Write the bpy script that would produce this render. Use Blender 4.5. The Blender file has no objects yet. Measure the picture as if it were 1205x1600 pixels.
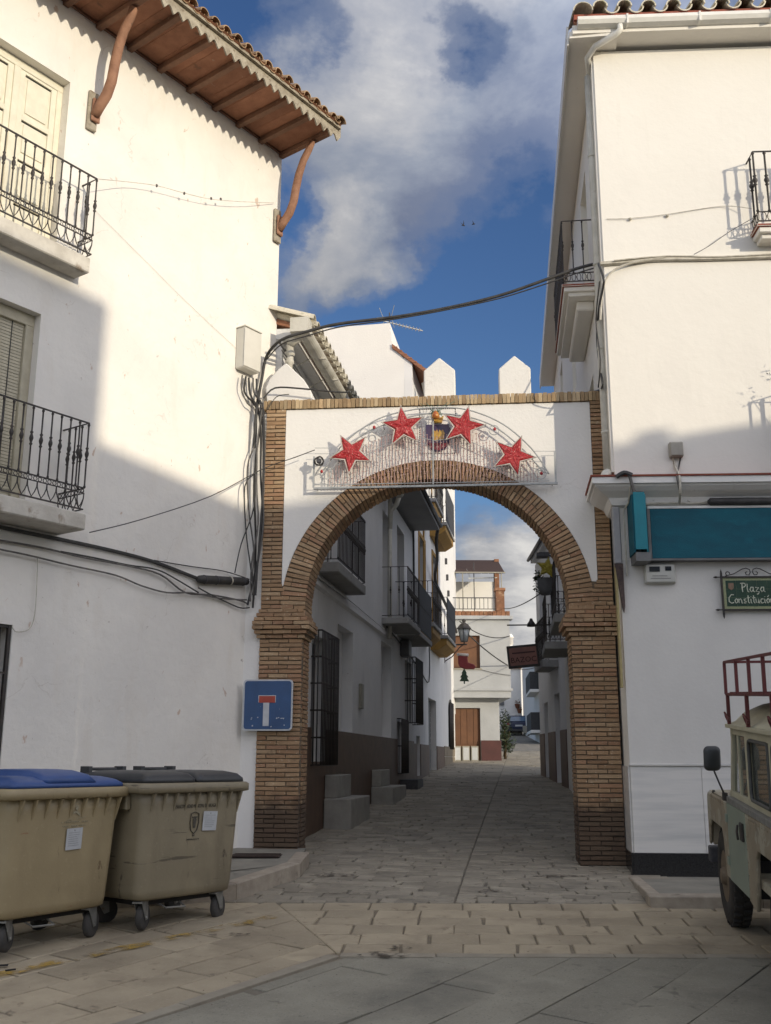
import bpy, bmesh, math, random
from mathutils import Vector, Matrix, Euler
random.seed(7)
R = math.radians
C = bpy.context.scene.collection
SC = bpy.context.scene

# ------------------------------------------------------------------ camera
FPX = 1600.0; PITCH = R(13.6); ROLL = R(0.18); ZC = 1.6       # focal length in px of a 1205 px wide frame; eye 1.6 m
cp, sp, cr, sr = math.cos(PITCH), math.sin(PITCH), math.cos(ROLL), math.sin(ROLL)
Uc = Vector((0, -sp, cp)); Xw = Vector((1, 0, 0)); Fw = Vector((0, cp, sp))
Rv = Xw*cr + Uc*sr; Uv = -Xw*sr + Uc*cr
cam_d = bpy.data.cameras.new('camera'); cam = bpy.data.objects.new('camera', cam_d); C.objects.link(cam)
cam_d.sensor_fit = 'HORIZONTAL'; cam_d.sensor_width = 36; cam_d.lens = FPX/1205*36
cam_d.clip_start = 0.1; cam_d.clip_end = 2000
m = Matrix.Identity(4)
for i in range(3):
    m[i][0] = Rv[i]; m[i][1] = Uv[i]; m[i][2] = -Fw[i]
m.translation = (0, 0, ZC); cam.matrix_world = m
SC.camera = cam

# ------------------------------------------------------------------ sun, sky, exposure
SUN_EL = 12.0; sx, sy = -0.6836, 0.7299                      # the light travels towards the upper left of the plan
ce = math.cos(R(SUN_EL))
sd = Vector((sx*ce, sy*ce, -math.sin(R(SUN_EL))))
sl = bpy.data.lights.new('sun', 'SUN'); sl.energy = 2.5; sl.angle = R(0.5); sl.color = (1.0, 0.88, 0.69)
sun = bpy.data.objects.new('sun', sl); C.objects.link(sun); sun.rotation_euler = sd.to_track_quat('-Z', 'Y').to_euler()
SC.view_settings.view_transform = 'Standard'; SC.view_settings.look = 'None'
SC.view_settings.exposure = 0.28; SC.view_settings.gamma = 1.0; SC.view_settings.use_curve_mapping = False

def raydir(px, py):
    x = (px-602.5)/FPX; y = -(py-800)/FPX
    return (Rv*x + Uv*y + Fw).normalized()

W = bpy.data.worlds.new('World'); SC.world = W; W.use_nodes = True
nt = W.node_tree; N = nt.nodes; L = nt.links; N.clear()
def nn(t, **k):
    n = N.new(t)
    for a, b in k.items(): setattr(n, a, b)
    return n
out = nn('ShaderNodeOutputWorld')
sky = nn('ShaderNodeTexSky', sky_type='NISHITA'); sky.sun_disc = False
sky.sun_elevation = R(SUN_EL); sky.sun_rotation = math.atan2(-sx, -sy)
sky.air_density = 1.0; sky.dust_density = 0.3; sky.ozone_density = 2.5
tc = nn('ShaderNodeTexCoord')
def vmath(op, a, b=None):
    n = nn('ShaderNodeVectorMath', operation=op)
    for i, v in enumerate((a, b)):
        if v is None: continue
        if isinstance(v, (tuple, Vector)): n.inputs[i].default_value = tuple(v)
        else: L.new(v, n.inputs[i])
    return n
def mth(op, a, b=None, c=None, clamp=False):
    n = nn('ShaderNodeMath', operation=op); n.use_clamp = clamp
    for i, v in enumerate((a, b, c)):
        if v is None: continue
        if isinstance(v, (int, float)): n.inputs[i].default_value = v
        else: L.new(v, n.inputs[i])
    return n.outputs[0]
dirn = vmath('NORMALIZE', tc.outputs['Generated']).outputs[0]
sep = nn('ShaderNodeSeparateXYZ'); L.new(dirn, sep.inputs[0])
zz = mth('ADD', mth('ABSOLUTE', sep.outputs[2]), 0.22)
px = mth('DIVIDE', sep.outputs[0], zz); py = mth('DIVIDE', sep.outputs[1], zz)
cmb = nn('ShaderNodeCombineXYZ'); L.new(px, cmb.inputs[0]); L.new(py, cmb.inputs[1]); cmb.inputs[2].default_value = 0.35
def noise(vec, sc, det, rough=0.55, dist=0.0):
    n = nn('ShaderNodeTexNoise'); L.new(vec, n.inputs['Vector'])
    n.inputs['Scale'].default_value = sc; n.inputs['Detail'].default_value = det
    n.inputs['Roughness'].default_value = rough; n.inputs['Distortion'].default_value = dist
    return n.outputs['Fac']
n1 = noise(cmb.outputs[0], 3.3, 8, 0.58, 0.25)
n2 = noise(cmb.outputs[0], 7.5, 6, 0.62, 0.1)
# where the clouds of this afternoon stand (direction, angular size in degrees, weight, brightness)
wn = nn('ShaderNodeTexNoise'); L.new(dirn, wn.inputs['Vector']); wn.inputs['Scale'].default_value = 7.0; wn.inputs['Detail'].default_value = 7; wn.inputs['Roughness'].default_value = .6
wsub = vmath('SUBTRACT', wn.outputs['Color'], (.5, .5, .5)).outputs[0]
wsc = nn('ShaderNodeVectorMath', operation='SCALE'); L.new(wsub, wsc.inputs[0]); wsc.inputs['Scale'].default_value = 0.17
dirw = vmath('NORMALIZE', vmath('ADD', dirn, wsc.outputs[0]).outputs[0]).outputs[0]
blobs = [((650, 150), 4.5, .16, .08), ((440, 80), 5.0, .14, .0), ((600, 220), 5.0, .14, -.06), ((860, 110), 6.0, .15, -.10), ((960, 20), 6.0, .16, -.06), ((430, 210), 2.0, .10, 0), ((880, 250), 4.5, .05, -.08),
         ((700, 300), 5.5, .04, -.16), ((600, 300), 4.0, .03, -.12), ((800, 340), 5.0, -.08, -.16),
         ((560, 400), 3.2, .26, .14), ((500, 440), 3.0, .20, .04), ((650, 440), 2.8, .16, .06), ((560, 330), 2.0, .14, .12), ((760, 420), 3, -.04, -.1),
         ((710, 70), 2.6, -.34, 0), ((520, 85), 2.2, -.26, 0), ((365, 5), 2.6, -.26, 0), ((465, 335), 2.2, -.30, 0), ((770, 120), 1.6, -.12, 0),
         ((780, 540), 6.0, -.40, 0), ((620, 560), 4.0, -.26, 0), ((470, 505), 2.0, -.12, -.06), ((740, 790), 2.4, -.24, 0),
         ((770, 850), 3.0, .18, -.06), ((800, 930), 3.4, .30, .08), ((830, 980), 3.0, .24, .02)]
acc = mth('ADD', mth('MULTIPLY', mth('SUBTRACT', n1, 0.5), 0.95), mth('MULTIPLY', mth('SUBTRACT', n2, 0.5), 0.42))
shc = mth('ADD', 0.0, 0.0)
for (bx, by), sz, wt, br in blobs:
    d = raydir(bx, by)
    dt = vmath('DOT_PRODUCT', dirw, d).outputs['Value']
    k = 1.0/(1-math.cos(R(sz)))
    e = mth('POWER', 2.71828, mth('MULTIPLY', mth('SUBTRACT', dt, 1.0), k))
    acc = mth('MULTIPLY_ADD', e, wt*1.2, acc)
    if br: shc = mth('MULTIPLY_ADD', e, br*1.3, shc)
def ramp(val, stops):
    n = nn('ShaderNodeValToRGB'); L.new(val, n.inputs[0]); cr_ = n.color_ramp
    while len(cr_.elements) > len(stops): cr_.elements.remove(cr_.elements[-1])
    while len(cr_.elements) < len(stops): cr_.elements.new(0.5)
    for e, (p, c) in zip(cr_.elements, stops):
        e.position = p; e.color = (*c, 1)
    return n
dens = ramp(mth('ADD', acc, 0.50), [(0.36, (0, 0, 0)), (0.50, (.30,)*3), (0.64, (.74,)*3), (0.84, (1, 1, 1))])
dens.color_ramp.interpolation = 'EASE'
shade = noise(cmb.outputs[0], 3.7, 7, 0.6, 0.3)
sh2 = mth('ADD', mth('ADD', mth('MULTIPLY', mth('SUBTRACT', shade, 0.5), 1.3), mth('MULTIPLY_ADD', acc, 0.35, 0.44)), shc)
ccol = ramp(sh2, [(0.18, (.13, .155, .225)), (0.42, (.22, .245, .30)), (0.66, (.36, .365, .385)), (0.9, (.58, .57, .555))])
bg1 = nn('ShaderNodeBackground'); bg1.inputs[1].default_value = 0.098
hs = nn('ShaderNodeHueSaturation'); hs.inputs['Saturation'].default_value = 1.16; hs.inputs['Hue'].default_value = 0.514
L.new(sky.outputs[0], hs.inputs['Color']); L.new(hs.outputs[0], bg1.inputs[0])
bg2 = nn('ShaderNodeBackground'); L.new(ccol.outputs[0], bg2.inputs[0])
# clouds brighten broadly towards the sun (forward scattering), boosted out of view as added fill light
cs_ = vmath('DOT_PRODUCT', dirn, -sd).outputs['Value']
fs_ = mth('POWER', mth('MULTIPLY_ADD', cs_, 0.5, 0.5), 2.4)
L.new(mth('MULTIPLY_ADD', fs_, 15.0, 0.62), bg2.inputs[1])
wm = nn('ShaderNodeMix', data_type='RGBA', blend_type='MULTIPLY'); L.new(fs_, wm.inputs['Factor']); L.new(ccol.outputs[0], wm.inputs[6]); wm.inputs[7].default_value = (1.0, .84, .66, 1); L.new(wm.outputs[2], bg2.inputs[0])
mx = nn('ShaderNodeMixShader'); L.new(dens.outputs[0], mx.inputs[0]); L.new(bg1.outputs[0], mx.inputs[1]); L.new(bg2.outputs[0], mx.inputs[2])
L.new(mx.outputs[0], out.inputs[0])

# ------------------------------------------------------------------ coordinate helpers
def ground_z(Y):
    if Y < 6.5: return .075
    if Y < 12: return .075 + .061*(Y-6.5)
    if Y < 92: return .4105 + .046*(Y-12)
    return .4105 + .046*80
class Frame:                       # a facade's own frame: x along it, y into it, z up
    def __init__(s, x, y, yaw, z=0):
        s.o = Vector((x, y, z)); s.a = R(yaw)
        s.ex = Vector((math.cos(s.a), math.sin(s.a), 0)); s.ey = Vector((-math.sin(s.a), math.cos(s.a), 0))
    def w(s, x, y, z): return s.o + s.ex*x + s.ey*y + Vector((0, 0, z))
    def loc(s, q):
        d = q - s.o; return (d.dot(s.ex), d.dot(s.ey), d.z)
    def hit(s, px, py, p, n):
        d = raydir(px, py); c = Vector((0, 0, ZC)); return s.loc(c + d*((p-c).dot(n)/d.dot(n)))
    def aty(s, px, py, y=0): return s.hit(px, py, s.w(0, y, 0), s.ey)
    def atx(s, px, py, x=0): return s.hit(px, py, s.w(x, 0, 0), s.ex)
LB = Frame(-1.75, 12.76, 54.4)     # old house on the left
AR = Frame(-1.56, 12.72, -5.3)     # arch
RB = Frame(2.73, 11.75, -3.2)      # right house, plaza front
RS = Frame(2.73, 11.75, 83.2)      # right house, street side (y points to the street)
LS = Frame(-1.08, 15.19, 80.8)     # left row behind the arch (y into the houses)

# ------------------------------------------------------------------ mesh builder
class MB:
    def __init__(s): s.v = []; s.f = []; s.m = []; s.sm = []
    def add(s, vs, fs, mi=0, smooth=False):
        b = len(s.v); s.v += [tuple(v) for v in vs]
        for f in fs: s.f.append(tuple(b+i for i in f)); s.m.append(mi); s.sm.append(smooth)
        return s
    def box(s, x0, x1, y0, y1, z0, z1, mi=0, rot=None, jit=0):
        vs = [(x0,y0,z0),(x1,y0,z0),(x1,y1,z0),(x0,y1,z0),(x0,y0,z1),(x1,y0,z1),(x1,y1,z1),(x0,y1,z1)]
        if jit: vs = [tuple(c+random.uniform(-jit, jit) for c in v) for v in vs]
        if rot is not None: vs = [rot @ Vector(v) for v in vs]
        return s.add(vs, [(0,3,2,1),(4,5,6,7),(0,1,5,4),(1,2,6,5),(2,3,7,6),(3,0,4,7)], mi)
    def prism(s, pts, a, b, axis='y', mi=0, smooth=False):
        n = len(pts)
        def P(p, t):
            if axis == 'y': return (p[0], t, p[1])
            if axis == 'x': return (t, p[0], p[1])
            return (p[0], p[1], t)
        vs = [P(p, a) for p in pts] + [P(p, b) for p in pts]
        s.add(vs, [tuple(range(n)), tuple(range(2*n-1, n-1, -1))], mi)
        base = len(s.v)-2*n
        for i in range(n):
            j = (i+1) % n
            s.f.append((base+j, base+i, base+n+i, base+n+j)); s.m.append(mi); s.sm.append(smooth)
        return s
    def tube(s, pts, r, n=6, mi=0, closed=False, caps=True, flat=None):
        P = [Vector(p) for p in pts]; k = len(P); vs = []; fs = []
        rs = r if isinstance(r, (list, tuple)) else [r]*k
        up = None
        for i, p in enumerate(P):
            if closed: t = P[(i+1) % k]-P[i-1]
            else: t = P[min(i+1, k-1)]-P[max(i-1, 0)]
            t = t.normalized() if t.length > 1e-9 else Vector((0, 0, 1))
            if up is None:
                up = Vector((0, 0, 1)) if abs(t.z) < .9 else Vector((1, 0, 0))
            a = t.cross(up)
            if a.length < 1e-6: a = t.cross(Vector((0, 1, 0)))
            a.normalize(); b = a.cross(t).normalized(); up = b
            for j in range(n):
                an = 2*math.pi*j/n + math.pi/n
                vs.append(p + a*(math.cos(an)*rs[i]) + b*(math.sin(an)*rs[i]*(flat or 1)))
        for i in range(k if closed else k-1):
            for j in range(n):
                a0 = i*n+j; a1 = i*n+(j+1) % n; b0 = ((i+1) % k)*n+j; b1 = ((i+1) % k)*n+(j+1) % n
                fs.append((a0, a1, b1, b0))
        s.add(vs, fs, mi, n > 5)
        if caps and not closed:
            b = len(s.v)-len(vs)
            s.f.append(tuple(b+j for j in range(n-1, -1, -1))); s.m.append(mi); s.sm.append(False)
            s.f.append(tuple(b+(k-1)*n+j for j in range(n))); s.m.append(mi); s.sm.append(False)
        return s
    def lathe(s, prof, o=(0, 0, 0), n=10, mi=0, axis='z', smooth=True):
        vs = []; k = len(prof)
        for r, h in prof:
            for j in range(n):
                a = 2*math.pi*j/n; c, d = r*math.cos(a), r*math.sin(a)
                vs.append({'z': (o[0]+c, o[1]+d, o[2]+h), 'y': (o[0]+c, o[1]+h, o[2]+d), 'x': (o[0]+h, o[1]+c, o[2]+d)}[axis])
        fs = [(i*n+j, i*n+(j+1) % n, (i+1)*n+(j+1) % n, (i+1)*n+j) for i in range(k-1) for j in range(n)]
        b = len(s.v); s.add(vs, fs, mi, smooth)
        s.f.append(tuple(b+j for j in range(n-1, -1, -1))); s.m.append(mi); s.sm.append(False)
        s.f.append(tuple(b+(k-1)*n+j for j in range(n))); s.m.append(mi); s.sm.append(False)
        return s
    def mesh(s, name, mats, bevel=0, seg=1, recalc=True):
        me = bpy.data.meshes.new(name); me.from_pydata(s.v, [], s.f)
        for mt in (mats if isinstance(mats, (list, tuple)) else [mats]): me.materials.append(mt)
        me.polygons.foreach_set('material_index', s.m)
        me.polygons.foreach_set('use_smooth', s.sm)
        if bevel or recalc:
            bm = bmesh.new(); bm.from_mesh(me)
            if bevel:
                es = [e for e in bm.edges if len(e.link_faces) == 2 and e.calc_face_angle(0) > .6]
                bmesh.ops.bevel(bm, geom=es, offset=bevel, segments=seg, affect='EDGES', profile=.5, clamp_overlap=True)
            if recalc: bmesh.ops.recalc_face_normals(bm, faces=bm.faces)
            bm.to_mesh(me); bm.free()
        me.update(); return me
    def build(s, name, mats, parent=None, **k):
        return put(name, s.mesh(name, mats, **k), parent)
def put(name, me, parent=None, loc=None, rot=None, scale=None):
    o = bpy.data.objects.new(name, me); C.objects.link(o)
    if parent: o.parent = parent
    if loc is not None: o.location = loc
    if rot is not None: o.rotation_euler = rot
    if scale is not None: o.scale = scale
    return o
def tag(o, label=None, cat=None, group=None, kind=None):
    if label: o['label'] = label
    if cat: o['category'] = cat
    if group: o['group'] = group
    if kind: o['kind'] = kind
    return o
def thing(name, frame_or_loc, label, cat, group=None, yaw=0):
    o = bpy.data.objects.new(name, None); C.objects.link(o); o.empty_display_size = .2
    if isinstance(frame_or_loc, Frame): o.location = frame_or_loc.o; o.rotation_euler = (0, 0, frame_or_loc.a)
    else: o.location = frame_or_loc; o.rotation_euler = (0, 0, yaw)
    return tag(o, label, cat, group)
def copy_tree(o, parent=None):
    c = o.copy(); C.objects.link(c)
    if parent: c.parent = parent
    for ch in list(o.children): copy_tree(ch, c)
    return c
def facade(mb, x0, x1, z0, z1, holes, y0=0.0, y1=0.35, mi=0):
    xs = sorted({x0, x1, *[h[0] for h in holes], *[h[1] for h in holes]}); zs = sorted({z0, z1, *[h[2] for h in holes], *[h[3] for h in holes]})
    xs = [x for x in xs if x0 <= x <= x1]; zs = [z for z in zs if z0 <= z <= z1]
    def solid(i, j):
        if i < 0 or j < 0 or i >= len(xs)-1 or j >= len(zs)-1: return False
        cx, cz = (xs[i]+xs[i+1])/2, (zs[j]+zs[j+1])/2
        return not any(h[0] < cx < h[1] and h[2] < cz < h[3] for h in holes)
    for i in range(len(xs)-1):
        for j in range(len(zs)-1):
            if not solid(i, j): continue
            a, b, c, d = xs[i], xs[i+1], zs[j], zs[j+1]
            mb.add([(a,y0,c),(b,y0,c),(b,y0,d),(a,y0,d)], [(0,1,2,3)], mi)
            mb.add([(a,y1,c),(b,y1,c),(b,y1,d),(a,y1,d)], [(3,2,1,0)], mi)
            if not solid(i-1, j): mb.add([(a,y0,c),(a,y0,d),(a,y1,d),(a,y1,c)], [(0,1,2,3)], mi)
            if not solid(i+1, j): mb.add([(b,y0,c),(b,y1,c),(b,y1,d),(b,y0,d)], [(0,1,2,3)], mi)
            if not solid(i, j-1): mb.add([(a,y0,c),(a,y1,c),(b,y1,c),(b,y0,c)], [(0,1,2,3)], mi)
            if not solid(i, j+1): mb.add([(a,y0,d),(b,y0,d),(b,y1,d),(a,y1,d)], [(0,1,2,3)], mi)
    return mb

# ------------------------------------------------------------------ materials
def new_mat(name):
    mt = bpy.data.materials.new(name); mt.use_nodes = True
    return mt, mt.node_tree.nodes, mt.node_tree.links, mt.node_tree.nodes['Principled BSDF']
def M(name, col, col2=None, scale=3.0, rough=.8, bump=0.0, bscale=30.0, spots=None, metal=0.0, rnd=0.0, rndcol=None, spec=None,
      stretch=None, world=False, detail=6, lo=.35, hi=.65, trans=0.0, alpha=1.0, streak=None, coat=0, base_dark=None, crack=None, drips=None):
    """procedural surface: two tones by noise, optional spots (colour, scale, threshold), per-piece variation, relief"""
    mt, N, L, B = new_mat(name)
    if world: co = N.new('ShaderNodeNewGeometry').outputs['Position']
    else: co = N.new('ShaderNodeTexCoord').outputs['Object']
    if stretch:
        mp = N.new('ShaderNodeMapping'); mp.inputs['Scale'].default_value = stretch; L.new(co, mp.inputs[0]); sco = mp.outputs[0]
    else: sco = co
    def nz(s, d=detail, r=.6, v=sco, dist=0):
        n = N.new('ShaderNodeTexNoise'); n.inputs['Scale'].default_value = s; n.inputs['Detail'].default_value = d
        n.inputs['Roughness'].default_value = r; n.inputs['Distortion'].default_value = dist; L.new(v, n.inputs['Vector']); return n.outputs['Fac']
    def mr(v, a, b, c=0, d=1):
        n = N.new('ShaderNodeMapRange'); n.inputs['From Min'].default_value = a; n.inputs['From Max'].default_value = b
        n.inputs['To Min'].default_value = c; n.inputs['To Max'].default_value = d; L.new(v, n.inputs['Value']); return n.outputs[0]
    def mix(f, a, b, t='MIX'):
        n = N.new('ShaderNodeMix'); n.data_type = 'RGBA'; n.blend_type = t
        if isinstance(f, float): n.inputs['Factor'].default_value = f
        else: L.new(f, n.inputs['Factor'])
        for k, v in ((6, a), (7, b)):
            if isinstance(v, (tuple, list)): n.inputs[k].default_value = (*v[:3], 1)
            else: L.new(v, n.inputs[k])
        return n.outputs[2]
    cur = tuple(col)
    if col2 is not None: cur = mix(mr(nz(scale), lo, hi), col, col2)
    if rnd or rndcol:
        oi = N.new('ShaderNodeObjectInfo').outputs['Random']; gi = N.new('ShaderNodeNewGeometry').outputs['Random Per Island']
        a = N.new('ShaderNodeMath'); a.operation = 'ADD'; L.new(oi, a.inputs[0]); L.new(gi, a.inputs[1])
        fr = N.new('ShaderNodeMath'); fr.operation = 'FRACT'; L.new(a.outputs[0], fr.inputs[0]); rv = fr.outputs[0]
        if rndcol:
            rp = N.new('ShaderNodeValToRGB'); L.new(rv, rp.inputs[0]); e = rp.color_ramp; e.interpolation = 'CONSTANT' if len(rndcol) > 3 else 'LINEAR'
            while len(e.elements) < len(rndcol): e.elements.new(.5)
            for i, c in enumerate(rndcol): e.elements[i].position = i/len(rndcol); e.elements[i].color = (*c, 1)
            cur = mix(.72, cur, rp.outputs[0])
        m2 = N.new('ShaderNodeMath'); m2.operation = 'MULTIPLY'; L.new(rv, m2.inputs[0]); m2.inputs[1].default_value = 7.31
        f2 = N.new('ShaderNodeMath'); f2.operation = 'FRACT'; L.new(m2.outputs[0], f2.inputs[0])
        v = mr(f2.outputs[0], 0, 1, 1-rnd, 1+rnd)
        cur = mix(1.0, cur, v, 'MULTIPLY')
    for sp_ in (spots or []):
        sc_, th, colr = sp_[:3]; st = sp_[3] if len(sp_) > 3 else 1.0; w = sp_[4] if len(sp_) > 4 else .04
        vv = sco
        if len(sp_) > 5:
            mp2 = N.new('ShaderNodeMapping'); mp2.inputs['Scale'].default_value = sp_[5]; L.new(co, mp2.inputs[0]); vv = mp2.outputs[0]
        cur = mix(mr(nz(sc_, 5, .6, vv, .4), th, th+w, 0, st), cur, colr)
    if crack:                                                # hairline cracks, broken up by a mask
        vo = N.new('ShaderNodeTexVoronoi'); vo.feature = 'DISTANCE_TO_EDGE'; vo.inputs['Scale'].default_value = crack[0]
        wv = N.new('ShaderNodeTexNoise'); wv.inputs['Scale'].default_value = 3.0; wv.inputs['Detail'].default_value = 6; L.new(co, wv.inputs['Vector'])
        va = N.new('ShaderNodeVectorMath'); va.operation = 'MULTIPLY_ADD'; L.new(wv.outputs['Color'], va.inputs[0]); va.inputs[1].default_value = (.5, .5, .5); L.new(co, va.inputs[2]); L.new(va.outputs[0], vo.inputs['Vector'])
        cm = N.new('ShaderNodeMath'); cm.operation = 'MULTIPLY'; L.new(mr(vo.outputs['Distance'], 0, crack[1], 1, 0), cm.inputs[0]); L.new(mr(nz(1.1, 4, .6, co), .54, .62), cm.inputs[1])
        c2 = N.new('ShaderNodeMath'); c2.operation = 'MULTIPLY'; L.new(cm.outputs[0], c2.inputs[0]); c2.inputs[1].default_value = crack[2]
        cur = mix(c2.outputs[0], cur, crack[3])
    if base_dark:                                            # damp and splashed dirt at the foot: (height z, fade, colour, strength, ground slope)
        g = N.new('ShaderNodeNewGeometry'); s3 = N.new('ShaderNodeSeparateXYZ'); L.new(g.outputs['Position'], s3.inputs[0])
        zn = N.new('ShaderNodeMath'); zn.operation = 'MULTIPLY_ADD'; L.new(nz(3.0, 6, .65, co), zn.inputs[0]); zn.inputs[1].default_value = base_dark[1]*1.6; L.new(s3.outputs[2], zn.inputs[2])
        cur = mix(mr(zn.outputs[0], base_dark[0]+base_dark[1]*.9, base_dark[0]+base_dark[1]*.9-base_dark[1]*.5, 0, base_dark[3]), cur, base_dark[2])
    if isinstance(cur, tuple): B.inputs['Base Color'].default_value = (*cur, 1)
    else: L.new(cur, B.inputs['Base Color'])
    B.inputs['Roughness'].default_value = rough; B.inputs['Metallic'].default_value = metal
    if spec is not None: B.inputs['Specular IOR Level'].default_value = spec
    if trans: B.inputs['Transmission Weight'].default_value = trans
    if alpha < 1: B.inputs['Alpha'].default_value = alpha
    if bump:
        bn = N.new('ShaderNodeBump'); bn.inputs['Strength'].default_value = 1.0; bn.inputs['Distance'].default_value = bump
        L.new(nz(bscale, 5, .6), bn.inputs['Height']); L.new(bn.outputs[0], B.inputs['Normal'])
    return mt

WHITE_OLD = M('old_white_plaster', (.83,.80,.73), (.76,.735,.68), 1.1, .9, .011, 8, lo=.3, hi=.75,
   spots=[(5.0, .665, (.55,.40,.30), .8, .03, (1.6, 1.6, .8)), (13, .69, (.42,.37,.32), .8, .03), (.9, .55, (.73,.69,.62), .55, .2), (3.2, .56, (.745,.70,.62), .55, .12, (1, 1, .25)), (.55, .5, (.70,.675,.625), .5, .12), (6, .60, (.77,.745,.69), .4, .1, (1, 1, .12))], crack=(.8, .006, .5, (.48,.43,.36)))
WHITE = M('white_plaster', (.80,.785,.74), (.75,.735,.70), 1.3, .88, .0035, 22, lo=.3, hi=.7, spots=[(2.2, .62, (.70,.685,.64), .5, .15, (1, 1, .3)), (22, .68, (.5,.47,.42), .6, .04), (.7, .5, (.73,.71,.67), .4, .12)], crack=(1.0, .005, .35, (.5,.46,.4)))
WHITE_SMOOTH = M('smooth_white_render', (.81,.78,.71), (.775,.745,.675), .8, .85, .005, 7, lo=.3, hi=.7, spots=[(1.5, .58, (.74,.71,.65), .5, .15, (1, 1, .3)), (.5, .5, (.76,.73,.665), .5, .12), (9, .60, (.75,.72,.65), .4, .1, (1, 1, .1)), (25, .70, (.55,.5,.42), .5, .03)])
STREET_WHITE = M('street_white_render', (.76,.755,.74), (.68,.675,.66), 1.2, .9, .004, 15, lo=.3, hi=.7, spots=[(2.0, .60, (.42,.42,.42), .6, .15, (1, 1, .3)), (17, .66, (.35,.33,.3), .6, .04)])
SHADED_WHITE = M('shaded_white_wall', (.43,.445,.455), (.37,.385,.395), 1.2, .9, .004, 15)  # white wall of the terrace house, its shade put into a darker, cooler colour
PAINT_WHITE = M('white_painted_metal', (.74,.73,.69), (.66,.65,.61), 6, .5, spots=[(9, .68, (.42,.38,.32), .6, .06)])
BRICKCOL = [(.345,.222,.125), (.31,.192,.105), (.375,.25,.145), (.285,.168,.094), (.35,.23,.132), (.335,.188,.112), (.415,.295,.178), (.32,.208,.12)]
BRICK = M('handmade_brick', (.38,.245,.135), (.30,.185,.10), 16, .9, .003, 60, rnd=.13, rndcol=BRICKCOL, spots=[(30, .60, (.62,.53,.39), .5, .10), (11, .58, (.19,.13,.08), .6, .12), (1.3, .55, (.25,.175,.105), .45, .15)],
   base_dark=(1.18, .42, (.075,.052,.036), .88))
MORTAR = M('brick_mortar', (.20,.155,.105), (.13,.098,.066), 12, .95, .004, 50, base_dark=(1.18, .42, (.05,.036,.026), .88))
COPING = M('coping_brick', (.40,.30,.18), (.28,.20,.115), 14, .9, .003, 60, rnd=.25, rndcol=[(.42,.30,.17), (.34,.235,.125), (.47,.36,.22), (.30,.20,.11), (.43,.33,.20)], spots=[(18, .62, (.16,.13,.08), .6, .1)])
TERRA = M('terracotta', (.36,.165,.095), (.26,.115,.065), 6, .9, .003, 40, rnd=.2, spots=[(7, .62, (.12,.07,.045), .7, .1), (9, .68, (.42,.36,.28), .5, .06)])
ROOFT = M('mossy_roof_tile', (.40,.27,.16), (.28,.19,.105), 9, .92, .004, 40, rnd=.22, spots=[(6, .55, (.30,.27,.13), .8, .12), (14, .66, (.10,.08,.05), .8, .08)])
ROOFW = M('limewashed_roof_tile', (.66,.61,.50), (.52,.49,.39), 9, .9, .003, 40, rnd=.1, spots=[(8, .58, (.20,.22,.12), .8, .1), (5, .7, (.38,.20,.13), .7, .06)])
WOOD = M('weathered_timber', (.24,.125,.075), (.15,.078,.05), 5, .85, .004, 30, stretch=(1, 1, 1), rnd=.15, spots=[(11, .65, (.36,.27,.19), .6, .08)])
WOODB = M('curved_oak_bracket', (.36,.19,.115), (.25,.125,.075), 8, .8, .005, 25, spots=[(13, .66, (.12,.075,.05), .7, .06)])
FASCIA = M('peeling_fascia_board', (.40,.36,.28), (.25,.215,.16), 10, .9, .003, 40, spots=[(16, .6, (.14,.105,.07), .8, .06)])
IRON = M('black_wrought_iron', (.022,.020,.019), (.045,.035,.028), 20, .55, spots=[(40, .70, (.10,.06,.04), .5, .05)])
GREYIRON = M('grey_iron', (.06,.06,.065), (.035,.035,.04), 20, .6)
CABLE = M('black_cable', (.025,.024,.023), (.05,.048,.045), 9, .6)
CABLEG = M('grey_dusty_cable', (.16,.15,.135), (.08,.075,.07), 12, .7)
CABLEW = M('whitewashed_cable', (.60,.57,.49), (.40,.37,.30), 9, .8)
DOORW = M('cream_door_paint', (.74,.70,.56), (.66,.62,.49), 7, .6, .001, 30, spots=[(15, .7, (.40,.34,.25), .5, .05)])
BLIND = M('beige_blind_slat', (.50,.46,.34), (.42,.38,.28), 8, .6, rnd=.06)
DARK = M('dark_interior', (.018,.017,.016), None, rough=.9)
DARKGLASS = M('window_glass', (.02,.022,.025), None, rough=.08, spec=.6)
CONC = M('balcony_slab', (.60,.57,.50), (.46,.43,.37), 5, .9, .004, 25, spots=[(6, .60, (.27,.21,.15), .8, .1), (20, .68, (.15,.12,.09), .7, .05)])
RED = M('red_tile_edge', (.30,.085,.05), (.22,.06,.04), 15, .8)
GUTTERW = M('white_gutter', (.76,.745,.69), (.66,.65,.59), 4, .45, spots=[(7, .68, (.40,.37,.28), .6, .08)])
GUTTERG = M('whitewashed_drainpipe', (.62,.60,.53), (.50,.48,.41), 5, .7, .002, 30, spots=[(9, .64, (.28,.25,.2), .6, .08)])

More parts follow.
